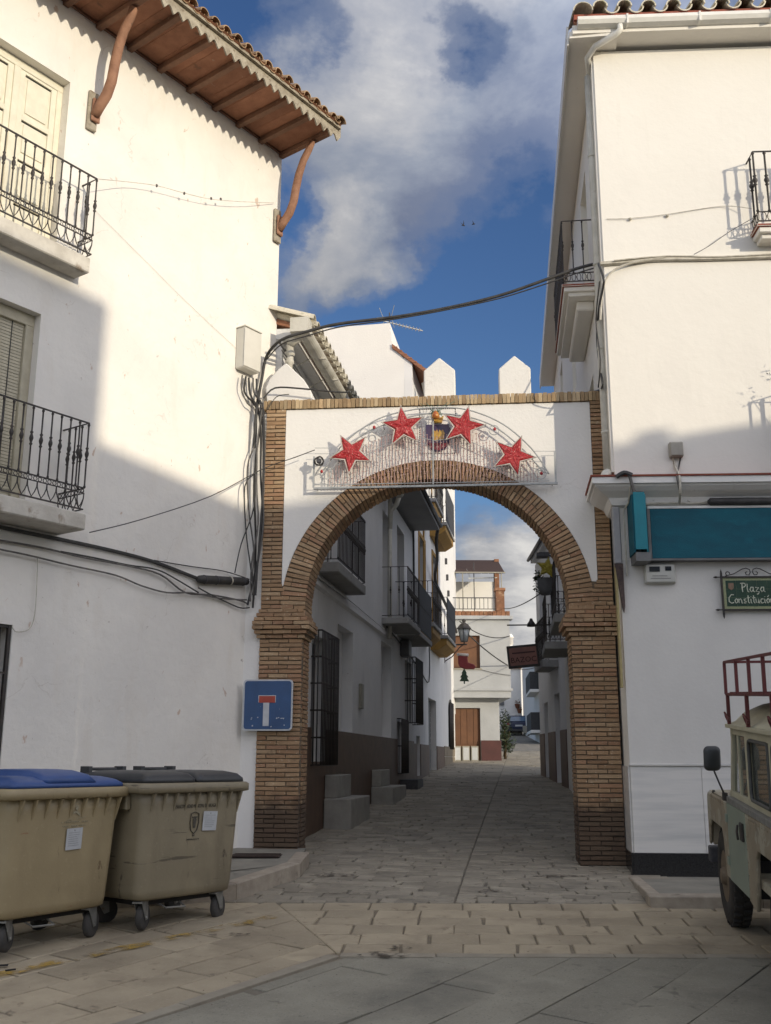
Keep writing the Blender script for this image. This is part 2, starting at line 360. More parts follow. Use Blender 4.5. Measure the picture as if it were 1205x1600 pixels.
# ============================================================ GROUND
def clip(poly, hp):                                # hp: list of (nx, ny, d) keep nx*x+ny*y<=d
    for nx, ny, d in hp:
        out_ = []; n = len(poly)
        for i in range(n):
            a, b = poly[i], poly[(i+1) % n]; fa = nx*a[0]+ny*a[1]-d; fb = nx*b[0]+ny*b[1]-d
            if fa <= 0: out_.append(a)
            if (fa < 0 < fb) or (fb < 0 < fa):
                t = fa/(fa-fb); out_.append((a[0]+(b[0]-a[0])*t, a[1]+(b[1]-a[1])*t))
        poly = out_
        if len(poly) < 3: return []
    return poly
def area(p): return .5*sum(p[i][0]*p[(i+1) % len(p)][1]-p[(i+1) % len(p)][0]*p[i][1] for i in range(len(p)))
def inset(poly, d):
    if area(poly) < 0: poly = poly[::-1]
    n = len(poly); hp = []
    for i in range(n):
        a, b = poly[i], poly[(i+1) % n]; ex, ey = b[0]-a[0], b[1]-a[1]; l = math.hypot(ex, ey)
        if l < 1e-6: continue
        nx, ny = ey/l, -ex/l; hp.append((nx, ny, nx*a[0]+ny*a[1]-d))
    return clip(poly, hp)
def stone(mb, poly, h, ch=.006, dz=None, mi=0, deep=.03):
    if len(poly) < 3 or abs(area(poly)) < .0015: return False
    if area(poly) < 0: poly = poly[::-1]
    top = inset(poly, ch)
    if len(top) != len(poly): top = [(p[0]*.97+sum(q[0] for q in poly)/len(poly)*.03, p[1]*.97+sum(q[1] for q in poly)/len(poly)*.03) for p in poly]
    n = len(poly); dz = dz if dz is not None else random.uniform(-.002, .003); tx, ty = random.uniform(-.006, .006), random.uniform(-.006, .006)
    c0, c1 = poly[0]
    def z(p): return ground_z(p[1]) + h + dz + (p[0]-c0)*tx + (p[1]-c1)*ty
    vs = [(p[0], p[1], ground_z(p[1])-deep) for p in poly] + [(p[0], p[1], z(p)-ch*.7) for p in poly] + [(p[0], p[1], z(p)) for p in top]
    fs = [tuple(range(2*n, 3*n))]
    for r_ in (0, n):
        for i in range(n):
            j = (i+1) % n; fs.append((r_+i, r_+j, r_+n+j, r_+n+i))
    mb.add(vs, fs, mi); return True

EARTH = M('dusty_ground', (.11,.10,.085), (.075,.068,.058), .9, .95, .01, 8, world=True)
FARST = M('far_cobble_surface', (.21,.19,.155), (.15,.138,.112), 5, .9, .012, 9, world=True, spots=[(1.2, .6, (.08,.075,.062), .5, .15)])
JOINTD = M('dark_joint', (.12,.108,.085), (.18,.16,.125), 6, .95, .004, 40, world=True)
JOINTB = M('sandy_joint', (.17,.145,.105), (.26,.22,.16), 5, .95, .004, 40, world=True)
SLABM = M('grey_granite_slab', (.27,.255,.20), (.205,.193,.152), 2.2, .82, .0018, 90, world=True, rnd=.07, spots=[(75, .56, (.33,.32,.275), .6, .08), (48, .60, (.10,.098,.085), .6, .06), (1.1, .52, (.125,.12,.10), .6, .16), (4.5, .62, (.085,.078,.062), .6, .08)])
BUFFM = M('buff_stone_paver', (.395,.335,.235), (.315,.265,.185), 2.5, .88, .003, 45, world=True, rnd=.13, spots=[(60, .58, (.42,.37,.29), .5, .08), (1.5, .53, (.20,.165,.115), .6, .16), (7, .62, (.13,.10,.07), .6, .08)])
BORDM = M('pale_border_stone', (.32,.29,.225), (.25,.22,.17), 4, .85, .002, 50, world=True, rnd=.08)
FLAGM = M('worn_flagstone', (.30,.27,.21), (.23,.205,.16), 3, .85, .004, 30, world=True, rnd=.17, spots=[(6, .57, (.29,.265,.20), .6, .1), (2.0, .55, (.125,.112,.09), .6, .15), (22, .62, (.08,.068,.055), .6, .06)])
KERBM = M('granite_kerb', (.38,.33,.26), (.28,.24,.19), 7, .85, .004, 40, world=True, rnd=.1, spots=[(5, .60, (.12,.10,.08), .7, .1)])
WALKM = M('grey_cement_walk', (.27,.255,.21), (.20,.19,.16), 2.5, .9, .003, 40, world=True, spots=[(3, .6, (.11,.105,.09), .6, .12)])

def sheet(name, poly, off, mat, parent=None, kind='structure'):
    """a flat sheet following the ground profile, cut at the profile's break lines"""
    mb = MB(); ys = [-60, 6.5, 12, 92, 600]
    for a, b in zip(ys[:-1], ys[1:]):
        p = clip(poly, [(0, -1, -a), (0, 1, b)])
        if len(p) >= 3:
            if area(p) < 0: p = p[::-1]
            mb.add([(x, y, ground_z(min(max(y, a+1e-6), b-1e-6))+off) for x, y in p], [tuple(range(len(p)))])
    o = mb.build(name, mat, parent, recalc=False); return tag(o, kind=kind) if kind else o
sheet('ground', [(-200, -60), (260, -60), (260, 500), (-200, 500)], -.030, EARTH)
# border geometry: K is the corner of the pale border strip
Kx, Ky = -.33, 8.23; ux, uy = .582, .813                     # plaza slabs run parallel to the old house
plaza_hp = [(0, 1, Ky-.05), (-uy, ux, -uy*Kx+ux*Ky-.05)]
def side(nx, ny, x, y): return (nx, ny, nx*x+ny*y)
Dn = (1.94, .67); Dl = math.hypot(*Dn); Dn = (Dn[0]/Dl, Dn[1]/Dl)      # line D from K up-left to (-1.0, 10.17)
bed = sheet('plaza_paving', clip([(-6, 2), (7, 2), (7, 9), (-6, 9)], plaza_hp), -.014, JOINTD)
P0 = (1.29, 6.61); idx = 0
vis_slabs = []
for i in range(-14, 14):
    for j in range(-8, 9):
        wv, lu = .415, 1.25
        a0 = j*lu + (i % 2)*.6 + (i*37 % 5)*.05; b0 = i*wv
        q = [(a0, b0), (a0+lu, b0), (a0+lu, b0+wv), (a0, b0+wv)]
        poly = [(P0[0]+ux*a-uy*b, P0[1]+uy*a+ux*b) for a, b in q]
        poly = inset(clip(poly, plaza_hp + [(0, -1, -5.9), (1, 0, 5.0), (-1, 0, 3.2)]), .0035)
        if len(poly) < 3: continue
        mb = MB()
        if stone(mb, poly, -.006, .003, dz=random.uniform(-.0012, .0012)): mb.build('slab', SLABM, bed)
# pale border strip: separate stones
bd = sheet('border_strip', [(-4, 5), (6, 5), (6, 8.33), (-4, 8.33)], -.018, JOINTB)
x = Kx
while x < 5:
    l_ = random.uniform(.5, .75); mb = MB()
    stone(mb, inset([(x, Ky-.05), (x+l_, Ky-.05), (x+l_, Ky+.055), (x+.0, Ky+.055)], .004), .001, .004); mb.build('border_stone', BORDM, bd); x += l_
t = 0.0
while t < 3.2:
    l_ = random.uniform(.5, .8); a = (Kx-ux*t, Ky-uy*t); b = (Kx-ux*(t+l_), Ky-uy*(t+l_)); mb = MB(); w_ = .11
    stone(mb, inset([(a[0], a[1]-.05), (a[0]-uy*w_, a[1]+ux*w_-.05), (b[0]-uy*w_, b[1]+ux*w_-.05), (b[0], b[1]-.05)], .004), .001, .004); mb.build('border_stone', BORDM, bd); t += l_
# buff band
band = sheet('paved_band', [(-7, 4.6), (7, 4.6), (7, 10.25), (-7, 10.25)], -.022, JOINTB)
hpR = [(0, -1, -(Ky+.06)), (0, 1, 10.17), (-Dn[0], -Dn[1], -(Dn[0]*Kx+Dn[1]*Ky)), (1, 0, 5.2)]
row = 0; y = Ky+.06
while y < 10.17:
    h_ = random.choice((.30, .33, .34)); x = -2.2 + (row % 2)*.24 + random.uniform(-.05, .05)
    while x < 5.2:
        l_ = random.choice((.40, .44, .48, .56, .42))
        j = lambda: random.uniform(-.012, .012)
        q = [(x+.011+j(), y+.008+j()), (x+l_-.011+j(), y+.008+j()), (x+l_-.011+j()+.02, y+h_-.008+j()), (x+.011+j()+.02, y+h_-.008+j())]
        q = clip(q, hpR); mb = MB()
        if len(q) > 2 and stone(mb, q, -.004, .008): mb.build('paver', BUFFM, band)
        x += l_
    y += h_; row += 1
hpL = [(Dn[0], Dn[1], Dn[0]*Kx+Dn[1]*Ky-.006), (uy, -ux, uy*(Kx-uy*.125)-ux*(Ky+ux*.125-.05)), (0, 1, 10.2), (-1, 0, 4.2), (0, -1, -6.0)]
for i in range(-16, 12):
    off = random.uniform(0, .5); wv = .36
    for j in range(-14, 8):
        lu = .50; a0 = j*lu+off; b0 = i*wv; jj = lambda: random.uniform(-.014, .014)
        q = [(a0+.008+jj(), b0+.008+jj()), (a0+lu-.008+jj(), b0+.008+jj()), (a0+lu-.008+jj(), b0+wv-.008+jj()), (a0+.008+jj(), b0+wv-.008+jj())]
        q = [(Kx+ux*a-uy*b, Ky+uy*a+ux*b) for a, b in q]; q = clip(q, hpL); mb = MB()
        if len(q) > 2 and stone(mb, q, -.006, .008): mb.build('paver', BUFFM, band)
# street flagstones behind and under the arch
street = sheet('street', [(-4, 10.2), (5.2, 10.2), (14, 72), (22, 100), (-14, 100), (-6, 40)], -.020, JOINTD)
sheet('far_street_surface', [(-2, 46), (9, 46), (30, 100), (-10, 100)], -.0005, FARST)
sa = R(7.6); du = (math.sin(sa), math.cos(sa)); dv = (math.cos(sa), -math.sin(sa)); S0 = (.66, 10.2)
stones = []
for sgn in (-1, 1):
    u = -.6; k = 0
    while u < 46:
        far = u > 14; h_ = random.uniform(.11, .22) if not far else random.uniform(.20, .36); v = .009
        while v < 3.7:
            l_ = random.uniform(.15, .40) if not far else random.uniform(.28, .6)
            g_ = .0065; jj = lambda: random.uniform(-.024, .024)
            q = [(u+g_+jj(), v+g_+jj()), (u+g_+jj(), v+l_-g_+jj()), (u+h_-g_+jj(), v+l_-g_+jj()), (u+h_-g_+jj(), v+g_+jj())]
            if v < .02: q[0] = (q[0][0], .009); q[3] = (q[3][0], .009)
            if random.random() < .35: q.insert(2, ((q[1][0]+q[2][0])/2, q[1][1]+random.uniform(.0, .05)))
            poly = [(S0[0]+du[0]*a+dv[0]*b*sgn, S0[1]+du[1]*a+dv[1]*b*sgn) for a, b in q]
            poly = clip(poly, [(0, -1, -10.2), (-.993*1, .16, 99)])
            Y = sum(p[1] for p in poly)/max(1, len(poly)); X = sum(p[0] for p in poly)/max(1, len(poly))
            if len(poly) > 2 and X > -1.3-.0+(.166*(Y-14.5) if Y > 14.5 else 0)-.4 and X < 2.75+.12*max(0, Y-12)+.3: stones.append((Y, poly))
            v += l_
        u += h_
stones.sort(key=lambda s_: s_[0])
rest = MB()
for i, (Y, poly) in enumerate(stones):
    if i < 290:
        mb = MB()
        if stone(mb, poly, -.004, .009, dz=random.uniform(-.005, .006)): mb.build('flagstone', FLAGM, street)
    else: stone(rest, poly, -.004, .009, dz=random.uniform(-.006, .006))
tag(rest.build('flagstones', FLAGM, street), kind='stuff')
# kerbs and sidewalks
def kerb_run(parent, pts, w_, h_, lens=.75):
    for (a, b) in zip(pts[:-1], pts[1:]):
        L_ = math.hypot(b[0]-a[0], b[1]-a[1]); n = max(1, round(L_/lens)); ex, ey = (b[0]-a[0])/L_, (b[1]-a[1])/L_
        for i in range(n):
            s0, s1 = L_*i/n+.004, L_*(i+1)/n-.004
            q = [(a[0]+ex*s0, a[1]+ey*s0), (a[0]+ex*s1, a[1]+ey*s1), (a[0]+ex*s1-ey*w_, a[1]+ey*s1+ex*w_), (a[0]+ex*s0-ey*w_, a[1]+ey*s0+ex*w_)]
            mb = MB(); stone(mb, q, h_, .014, deep=.05); mb.build('kerbstone', KERBM, parent)
lw = MB(); lp = [(-6.2, 7.6), (-4.4, 8.75), (-2.9, 9.88), (-1.47, 10.42), (-.97, 11.55), (-.93, 12.75), (-1.75, 12.78), (-5.5, 7.55)]
def walk(name, lp, hgt, flat=None):
    mb = MB(); n = len(lp); lp = lp if area(lp) > 0 else lp[::-1]
    mb.add([(x_, y_, flat if flat else ground_z(y_)+hgt) for x_, y_ in lp] + [(x_, y_, ground_z(y_)-.05) for x_, y_ in lp],
           [tuple(range(n))] + [((i+1) % n, i, n+i, n+(i+1) % n) for i in range(n)])
    return tag(mb.build(name, WALKM, recalc=False), kind='structure')
sw = walk('sidewalk', lp, .132)
kerb_run(sw, [(-5.2, 8.1), (-2.9, 9.75), (-1.40, 10.28), (-.90, 11.5), (-.86, 12.3)], .16, .148, .9)
sw2 = walk('sidewalk', [(2.58, 10.12), (6.5, 10.12), (6.5, 11.7), (2.70, 11.9)], .085, flat=.378)
kerb_run(sw2, [(2.44, 9.98), (6.6, 9.98)], .15, .10, 1.1)
for (ya, yb) in ((10.13, 10.95), (10.96, 11.78)):
    xa, xb = 2.44+(ya-9.98)*.105, 2.44+(yb-9.98)*.105; mb = MB(); mb.box(0, 1, 0, 1, 0, 1); mb.v = [(xa+.0, ya, .2), (xa+.13, ya, .2), (xb+.13, yb, .2), (xb, yb, .2), (xa+.012, ya, .388), (xa+.13, ya, .388), (xb+.13, yb, .388), (xb+.012, yb, .388)]; mb.build('kerbstone', KERBM, sw2, bevel=.008)
# worn yellow line, a sheet of paint on the stones
YEL = M('worn_yellow_paint', (.42,.27,.045), (.33,.22,.06), 5, .8, world=True)
nt_ = YEL.node_tree; nz_ = nt_.nodes.new('ShaderNodeTexNoise'); nz_.inputs['Scale'].default_value = 5.5; nz_.inputs['Detail'].default_value = 7; nz_.inputs['Roughness'].default_value = .72
g_ = nt_.nodes.new('ShaderNodeNewGeometry'); nt_.links.new(g_.outputs['Position'], nz_.inputs['Vector'])
mr_ = nt_.nodes.new('ShaderNodeMapRange'); mr_.inputs[1].default_value = .45; mr_.inputs[2].default_value = .60; mr_.inputs[4].default_value = .85
nt_.links.new(nz_.outputs['Fac'], mr_.inputs[0]); nt_.links.new(mr_.outputs[0], nt_.nodes['Principled BSDF'].inputs['Alpha'])
mb = MB(); a = Vector((-2.75, 7.55, 0)); b = Vector((-.95, 9.55, 0)); d = (b-a).normalized(); nrm = Vector((-d.y, d.x, 0)); vs = []
for i in range(15):
    p = a+(b-a)*i/14
    for s_ in (-1, 1): q = p+nrm*s_*(.065+.02*math.sin(i*2.3+s_)); vs.append((q.x, q.y, ground_z(q.y)+.004))
mb.add(vs, [(2*i, 2*i+1, 2*i+3, 2*i+2) for i in range(14)]); tag(mb.build('yellow_road_marking', YEL, recalc=False), kind='structure')
DIRT = M('dark_dirt', (.045,.035,.025), (.07,.055,.04), 30, .95, world=True)
nt_ = DIRT.node_tree; nz_ = nt_.nodes.new('ShaderNodeTexNoise'); nz_.inputs['Scale'].default_value = 14; nz_.inputs['Detail'].default_value = 7; g_ = nt_.nodes.new('ShaderNodeNewGeometry'); nt_.links.new(g_.outputs['Position'], nz_.inputs['Vector'])
mr_ = nt_.nodes.new('ShaderNodeMapRange'); mr_.inputs[1].default_value = .46; mr_.inputs[2].default_value = .62; mr_.inputs[4].default_value = .8; nt_.links.new(nz_.outputs['Fac'], mr_.inputs[0]); nt_.links.new(mr_.outputs[0], nt_.nodes['Principled BSDF'].inputs['Alpha'])
for (cx_, cy_, rx, ry) in ((.0, 8.20, .20, .09), (.12, 8.42, .10, .06), (1.05, 10.75, .10, .07), (-1.25, 8.85, .16, .05), (-.3, 10.6, .3, .05), (-.55, 11.6, .25, .10), (1.9, 11.6, .3, .06)):
    mb = MB(); mb.add([(cx_+rx*math.cos(i*.524)*(1+.25*math.sin(i*2.1)), cy_+ry*math.sin(i*.524)*(1+.25*math.cos(i*1.7)), ground_z(cy_+ry*math.sin(i*.524)*(1+.25*math.cos(i*1.7)))+.0075) for i in range(12)], [tuple(range(12))]); tag(mb.build('dirt_stain', DIRT, recalc=False), kind='stuff')
mb = MB(); rg = random.Random(12)
for i in range(150):
    x_, y_ = (rg.uniform(-2.7, 2.6), rg.uniform(6.8, 12.2)); s_ = rg.uniform(.005, .014); a = rg.uniform(0, 6.28); z_ = ground_z(y_)+.008
    mb.add([(x_+s_*math.cos(a), y_+s_*math.sin(a), z_), (x_-s_*.5*math.sin(a), y_+s_*.5*math.cos(a), z_+.004), (x_-s_*math.cos(a), y_-s_*math.sin(a), z_+.001), (x_+s_*.5*math.sin(a), y_-s_*.5*math.cos(a), z_+.003)], [(0, 1, 2, 3)])
tag(mb.build('scattered_grit', M('dry_grit', (.12,.085,.05), (.30,.26,.2), 4, .9, world=True), recalc=False), kind='stuff')
for i, (x_, y_) in enumerate(((-2.72, 7.86), (-2.62, 7.74))):
    mb = MB(); mb.box(-.035, .035, -.012, .012, 0, .008, jit=.004); o = mb.build('litter', DARK); o.location = (x_, y_, ground_z(y_)+.004); o.rotation_euler = (0, 0, .2+i*.4); tag(o, ['flat black scrap of litter left of the blue-lidded container', 'second black scrap of litter, the one nearer the viewer'][i], 'litter', 'black scraps on the paving')
# door grate let into the sidewalk
GR = M('rusty_floor_grate', (.055,.035,.025), (.03,.02,.016), 20, .8)
gr = thing('floor_grate', (-1.42, 12.0, ground_z(12.0)+.135), 'dark rusty floor grate in the pavement at the foot of the left brick pier', 'grate')
mb = MB(); mb.box(-.30, .26, -.10, .30, 0, .006); mb.build('grate_frame', GR, gr)
mb = MB()
for i in range(9): mb.box(-.28, .24, -.085+i*.042, -.065+i*.042, .006, .014)
mb.build('grate_bar', GR, gr)

# ============================================================ ARCH
arch = thing('brick_arch', AR, 'white horseshoe archway with brick piers and white merlons spanning the street', 'archway')
SA, CA, ZI = 2.19, 3.44, 3.20          # arch centre, intrados radius below
RI, RO, CO = 1.625, 1.935, 3.37
zb = .33
def arcpts(cx, cz, r, a0, a1, n): return [(cx+r*math.cos(R(a0+(a1-a0)*i/n)), cz+r*math.sin(R(a0+(a1-a0)*i/n))) for i in range(n+1)]
a_s = math.degrees(math.asin((ZI-CA)/RI))
mb = MB()
core = [(0.006, zb), (.534, zb), (.534, 3.05), (.60, 3.12), (.62, ZI)] + arcpts(SA, CA, RI+.006, 180-a_s, a_s, 44)[0:] + [(3.78, ZI), (3.80, 3.12), (3.826, 3.05), (3.826, zb), (4.344, zb), (4.344, 6.04), (.006, 6.04)]
mb.prism(core, .008, .50); mb.build('mortar_core', MORTAR, arch)
mb = MB()
ext = arcpts(SA, CO, RO+.004, 10.5, 169.5, 60)
mb.prism([(.262, 3.70), (.262, 6.035), (4.168, 6.035), (4.168, 3.72)] + ext, -.001, .02); mb.build('spandrel_plaster', WHITE, arch)
mb = MB()
mb.prism([(.0, 3.3), (.0, 6.035), (4.35, 6.035), (4.35, 3.3)] + arcpts(SA, CO, RO, 2, 178, 50), .495, .52); mb.box(.02, 4.33, .10, .50, 6.036, 6.16); mb.build('rear_plaster', WHITE, arch)
mb = MB(); mb.box(-.30, .003, .02, .45, .35, 6.0); mb.build('plaster_return', WHITE, arch)
# bricks: list of (score, verts builder)
bricks = []
def brk(x0, x1, y0, y1, z0, z1, score=None, rot=None, mat=0):
    bricks.append((score if score is not None else (x1-x0)*(z1-z0), (x0, x1, y0, y1, z0, z1), rot, mat))
PC, BH = .0535, .0405
z = zb; k = 0
def piercourse(a, b, z, k, y0=-.012, inner=None, out_=0, hh=BH):
    Lw = b-a; q = .25
    xs = [a]
    xx = a + (q if k % 2 else q/2)
    while xx < b-.07: xs.append(xx); xx += q*random.uniform(.94, 1.06)
    xs.append(b)
    for p, r_ in zip(xs[:-1], xs[1:]): brk(p+.006, r_-.006, y0+random.uniform(-.003, .003), .12, z, z+hh*random.uniform(.93, 1.05))
while z < 3.04:
    piercourse(.0, .54, z, k); piercourse(3.82, 4.35, z, k+1)
    for (xa, xb) in ((.40, .545), (3.815, 3.96)):                  # reveal faces of the two piers
        ys = [.125, .31, .505] if k % 2 else [.125, .22, .42, .505]
        for p, r_ in zip(ys[:-1], ys[1:]): brk(xa, xb, p+.006, r_-.004, z, z+BH, score=.004)
    z += PC; k += 1
ztop_p = z
# corbelled impost, four courses that step out, then three that step back
for i, o_ in enumerate((.03, .065, .10, .10, .075, .04, .015)):
    for (a, b) in ((-.012-o_*.7, .54+o_*1.0), (3.82-o_*1.0, 4.37+o_*.3)):
        xs = [a + (b-a)*t_ for t_ in ((0, .36, .72, 1) if i % 2 else (0, .2, .55, .86, 1))]
        for p, r_ in zip(xs[:-1], xs[1:]): brk(p+.005, r_-.005, -.012-o_, .25, z, z+BH, score=.02)
        xa, xb = (b-.16, b) if a < 1 else (a, a+.16)
        brk(xa+.001, xb-.001, .256, .51+o_*.5, z, z+BH, score=.004)
    z += PC; k += 1
# side strips (alfiz) up to the coping
zst = z
while z < 6.03:
    piercourse(.0, .262 if z > 3.72 else .262+(3.72-z)*.55, z, k); piercourse(4.168 if z > 3.74 else 4.168-(3.74-z)*.5, 4.35, z, k+1)
    z += PC; k += 1
# voussoirs
nv = 104; A0, A1 = 184.5, -4.5
for i in range(nv):
    t = i/nv; an = A0+(A1-A0)*(i+.5)/nv; c_, s_ = math.cos(R(an)), math.sin(R(an))
    # intrados point and extrados point along this ray
    p0 = Vector((SA+RI*c_, 0, CA+RI*s_)); 
    # distance to the extrados circle
    ox, oz = 0.0, CA-CO; bq = oz*s_; cq = oz*oz-RO*RO; tt = -bq+math.sqrt(bq*bq-cq)
    rr_ = tt
    if s_ < .12: rr_ = min(rr_, RI+.30)
    wI = RI*R(A0-A1)/nv*.5-.0062; wO = rr_*R(A0-A1)/nv*.5-.0085
    rad = Vector((c_, 0, s_)); tan = Vector((-s_, 0, c_))
    segs = [(RI, rr_)] if random.random() < .62 else [(RI, RI+(rr_-RI)*.48), (RI+(rr_-RI)*.52, rr_)]
    if random.random() < .15: segs = [(RI, RI+(rr_-RI)*.68), (RI+(rr_-RI)*.71, rr_)]
    for (ra, rb) in segs:
        wa = wI+(wO-wI)*(ra-RI)/(rr_-RI); wb = wI+(wO-wI)*(rb-RI)/(rr_-RI); y0 = -.012+random.uniform(-.004, .004)
        cc = Vector((SA, 0, CA)); vs = []
        for yy in (y0, .245):
            for r_, w_ in ((ra, wa), (rb, wb)):
                for sg in (-1, 1):
                    q = cc + rad*(r_-.003) + tan*(w_*sg); vs.append((q.x, yy, q.z))
        bricks.append(((rb-ra)*.06, vs, 'v', 0))
    vs = []                                                       # the brick behind, seen on the underside
    for yy in (.256, .505):
        for r_, w_ in ((RI, wI), (RI+.2, wI)):
            for sg in (-1, 1):
                q = Vector((SA, 0, CA)) + rad*(r_-.003) + tan*(w_*sg); vs.append((q.x, yy, q.z))
    bricks.append((.006, vs, 'v', 0))
# coping row of upright bricks
x = -.03; 
while x < 4.36:
    w_ = random.uniform(.040, .052); brk(x, min(x+w_, 4.4), -.03+random.uniform(-.006, .004), .22, 6.045, 6.165+random.uniform(-.006, .005), score=.006, mat=1); x += w_+.006
bricks.sort(key=lambda b_: -b_[0])
VF = [(0,1,3,2), (4,6,7,5), (0,4,5,1), (2,3,7,6), (0,2,6,4), (1,5,7,3)]
restb = [MB(), MB()]
for i, (sc_, d_, rt, mi_) in enumerate(bricks):
    mb = MB() if i < 298 else restb[mi_]
    if rt == 'v': mb.add([(a+random.uniform(-.0035, .0035), b+random.uniform(-.004, .003), c+random.uniform(-.0035, .0035)) for a, b, c in d_], VF)
    else: mb.box(*d_, jit=.0034)
    if i < 298: mb.build('brick', COPING if mi_ else BRICK, arch)
tag(restb[0].build('bricks', BRICK, arch), kind='stuff'); tag(restb[1].build('coping_bricks', COPING, arch), kind='stuff')
# merlons
def merlon(x0, x1, zs, za, y0=.10, y1=.42):
    MB().prism([(x0, 6.16), (x1, 6.16), (x1, zs), ((x0+x1)/2, za), (x0, zs)], y0, y1).build('merlon', WHITE, arch, bevel=.012)
merlon(2.055, 2.465, 6.565, 6.745); merlon(3.035, 3.445, 6.56, 6.74)
MB().prism([(-.02, 6.16), (.60, 6.16), (.56, 6.34), (.46, 6.50), (.30, 6.66), (.22, 6.74), (.12, 6.66), (.0, 6.52), (-.05, 6.40)], .10, .42).build('merlon', WHITE, arch, bevel=.012)
# coat of arms on tiles: shield with an inscription frame
SHB = M('glazed_dark_blue', (.045,.03,.09), (.07,.03,.06), 14, .3); SHR = M('glazed_red', (.22,.03,.035), (.14,.02,.03), 18, .3); SHY = M('glazed_gold', (.52,.32,.05), (.40,.20,.04), 22, .3)
sh = MB(); cx_, ct = 2.24, 5.78
sh.prism([(cx_-.155, 5.62), (cx_-.155, ct), (cx_+.155, ct), (cx_+.155, 5.62), (cx_+.14, 5.53), (cx_+.09, 5.45), (cx_, 5.41), (cx_-.09, 5.45), (cx_-.14, 5.53)], -.022, .0); shield = sh.build('shield', SHB, arch)
sh = MB(); sh.prism([(cx_-.125, 5.53), (cx_+.125, 5.53), (cx_+.085, 5.46), (cx_, 5.43), (cx_-.085, 5.46)], -.028, -.018); sh.build('shield_base', SHR, shield)
sh = MB()
for i, (a, b) in enumerate(((-.07, .0), (.01, .075))):
    sh.prism([(cx_+a, 5.57), (cx_+b, 5.56), (cx_+b+.01, 5.66), (cx_+b-.012, 5.71), (cx_+(a+b)/2, 5.685), (cx_+a+.01, 5.71), (cx_+a-.008, 5.64)], -.03, -.02)
sh.build('gold_charge', SHY, shield)
sh = MB(); sh.prism([(cx_-.05, 5.80), (cx_+.05, 5.80), (cx_+.075, 5.90), (cx_+.035, 5.87), (cx_, 5.92), (cx_-.035, 5.87), (cx_-.075, 5.90)], -.02, -.002); sh.build('crown', SHY, shield)
BL = M('dark_border_tile', (.05,.045,.05), (.12,.10,.09), 50, .4)
sh = MB()
for i in range(22): z_ = 5.40+i*.0275; sh.box(2.0, 2.012, -.004, .0, z_, z_+.018); sh.box(2.46, 2.472, -.004, .0, z_, z_+.018)
for i in range(17): x_ = 2.0+i*.0275; sh.box(x_, x_+.018, -.004, .0, 5.39, 5.402); sh.box(x_, x_+.018, -.004, .0, 5.99, 6.002)
sh.build('tile_border', BL, arch)

# ============================================================ shared ironwork
def baluster_mesh(h, r=.009, knot=True, name='baluster'):
    pr = [(r, 0)]
    if knot:
        c = h*.52
        pr += [(r*1.5, .004), (r*1.5, .02), (r, .03), (r, c-.075), (r*2.1, c-.06), (r*1.2, c-.045), (r*1.7, c-.03), (r*2.5, c-.008), (r*2.5, c+.008), (r*1.7, c+.03), (r*1.2, c+.045), (r*2.1, c+.06), (r, c+.075), (r, h-.04), (r*1.8, h-.025)]
    pr += [(r, h)]
    mb = MB(); mb.lathe(pr, n=6); return mb.mesh(name, IRON)
_bal = {}
def bal(h, knot=True, mat=IRON, r=.009):
    key = (round(h, 3), knot, mat.name, r)
    if key not in _bal:
        me = baluster_mesh(h, r, knot); me.materials.clear(); me.materials.append(mat); _bal[key] = me
    return _bal[key]
def circ(cx, cz, r, n=12, y=0.0, ax='x'): return [((cx+r*math.cos(6.2832*i/n)), y, cz+r*math.sin(6.2832*i/n)) for i in range(n)]
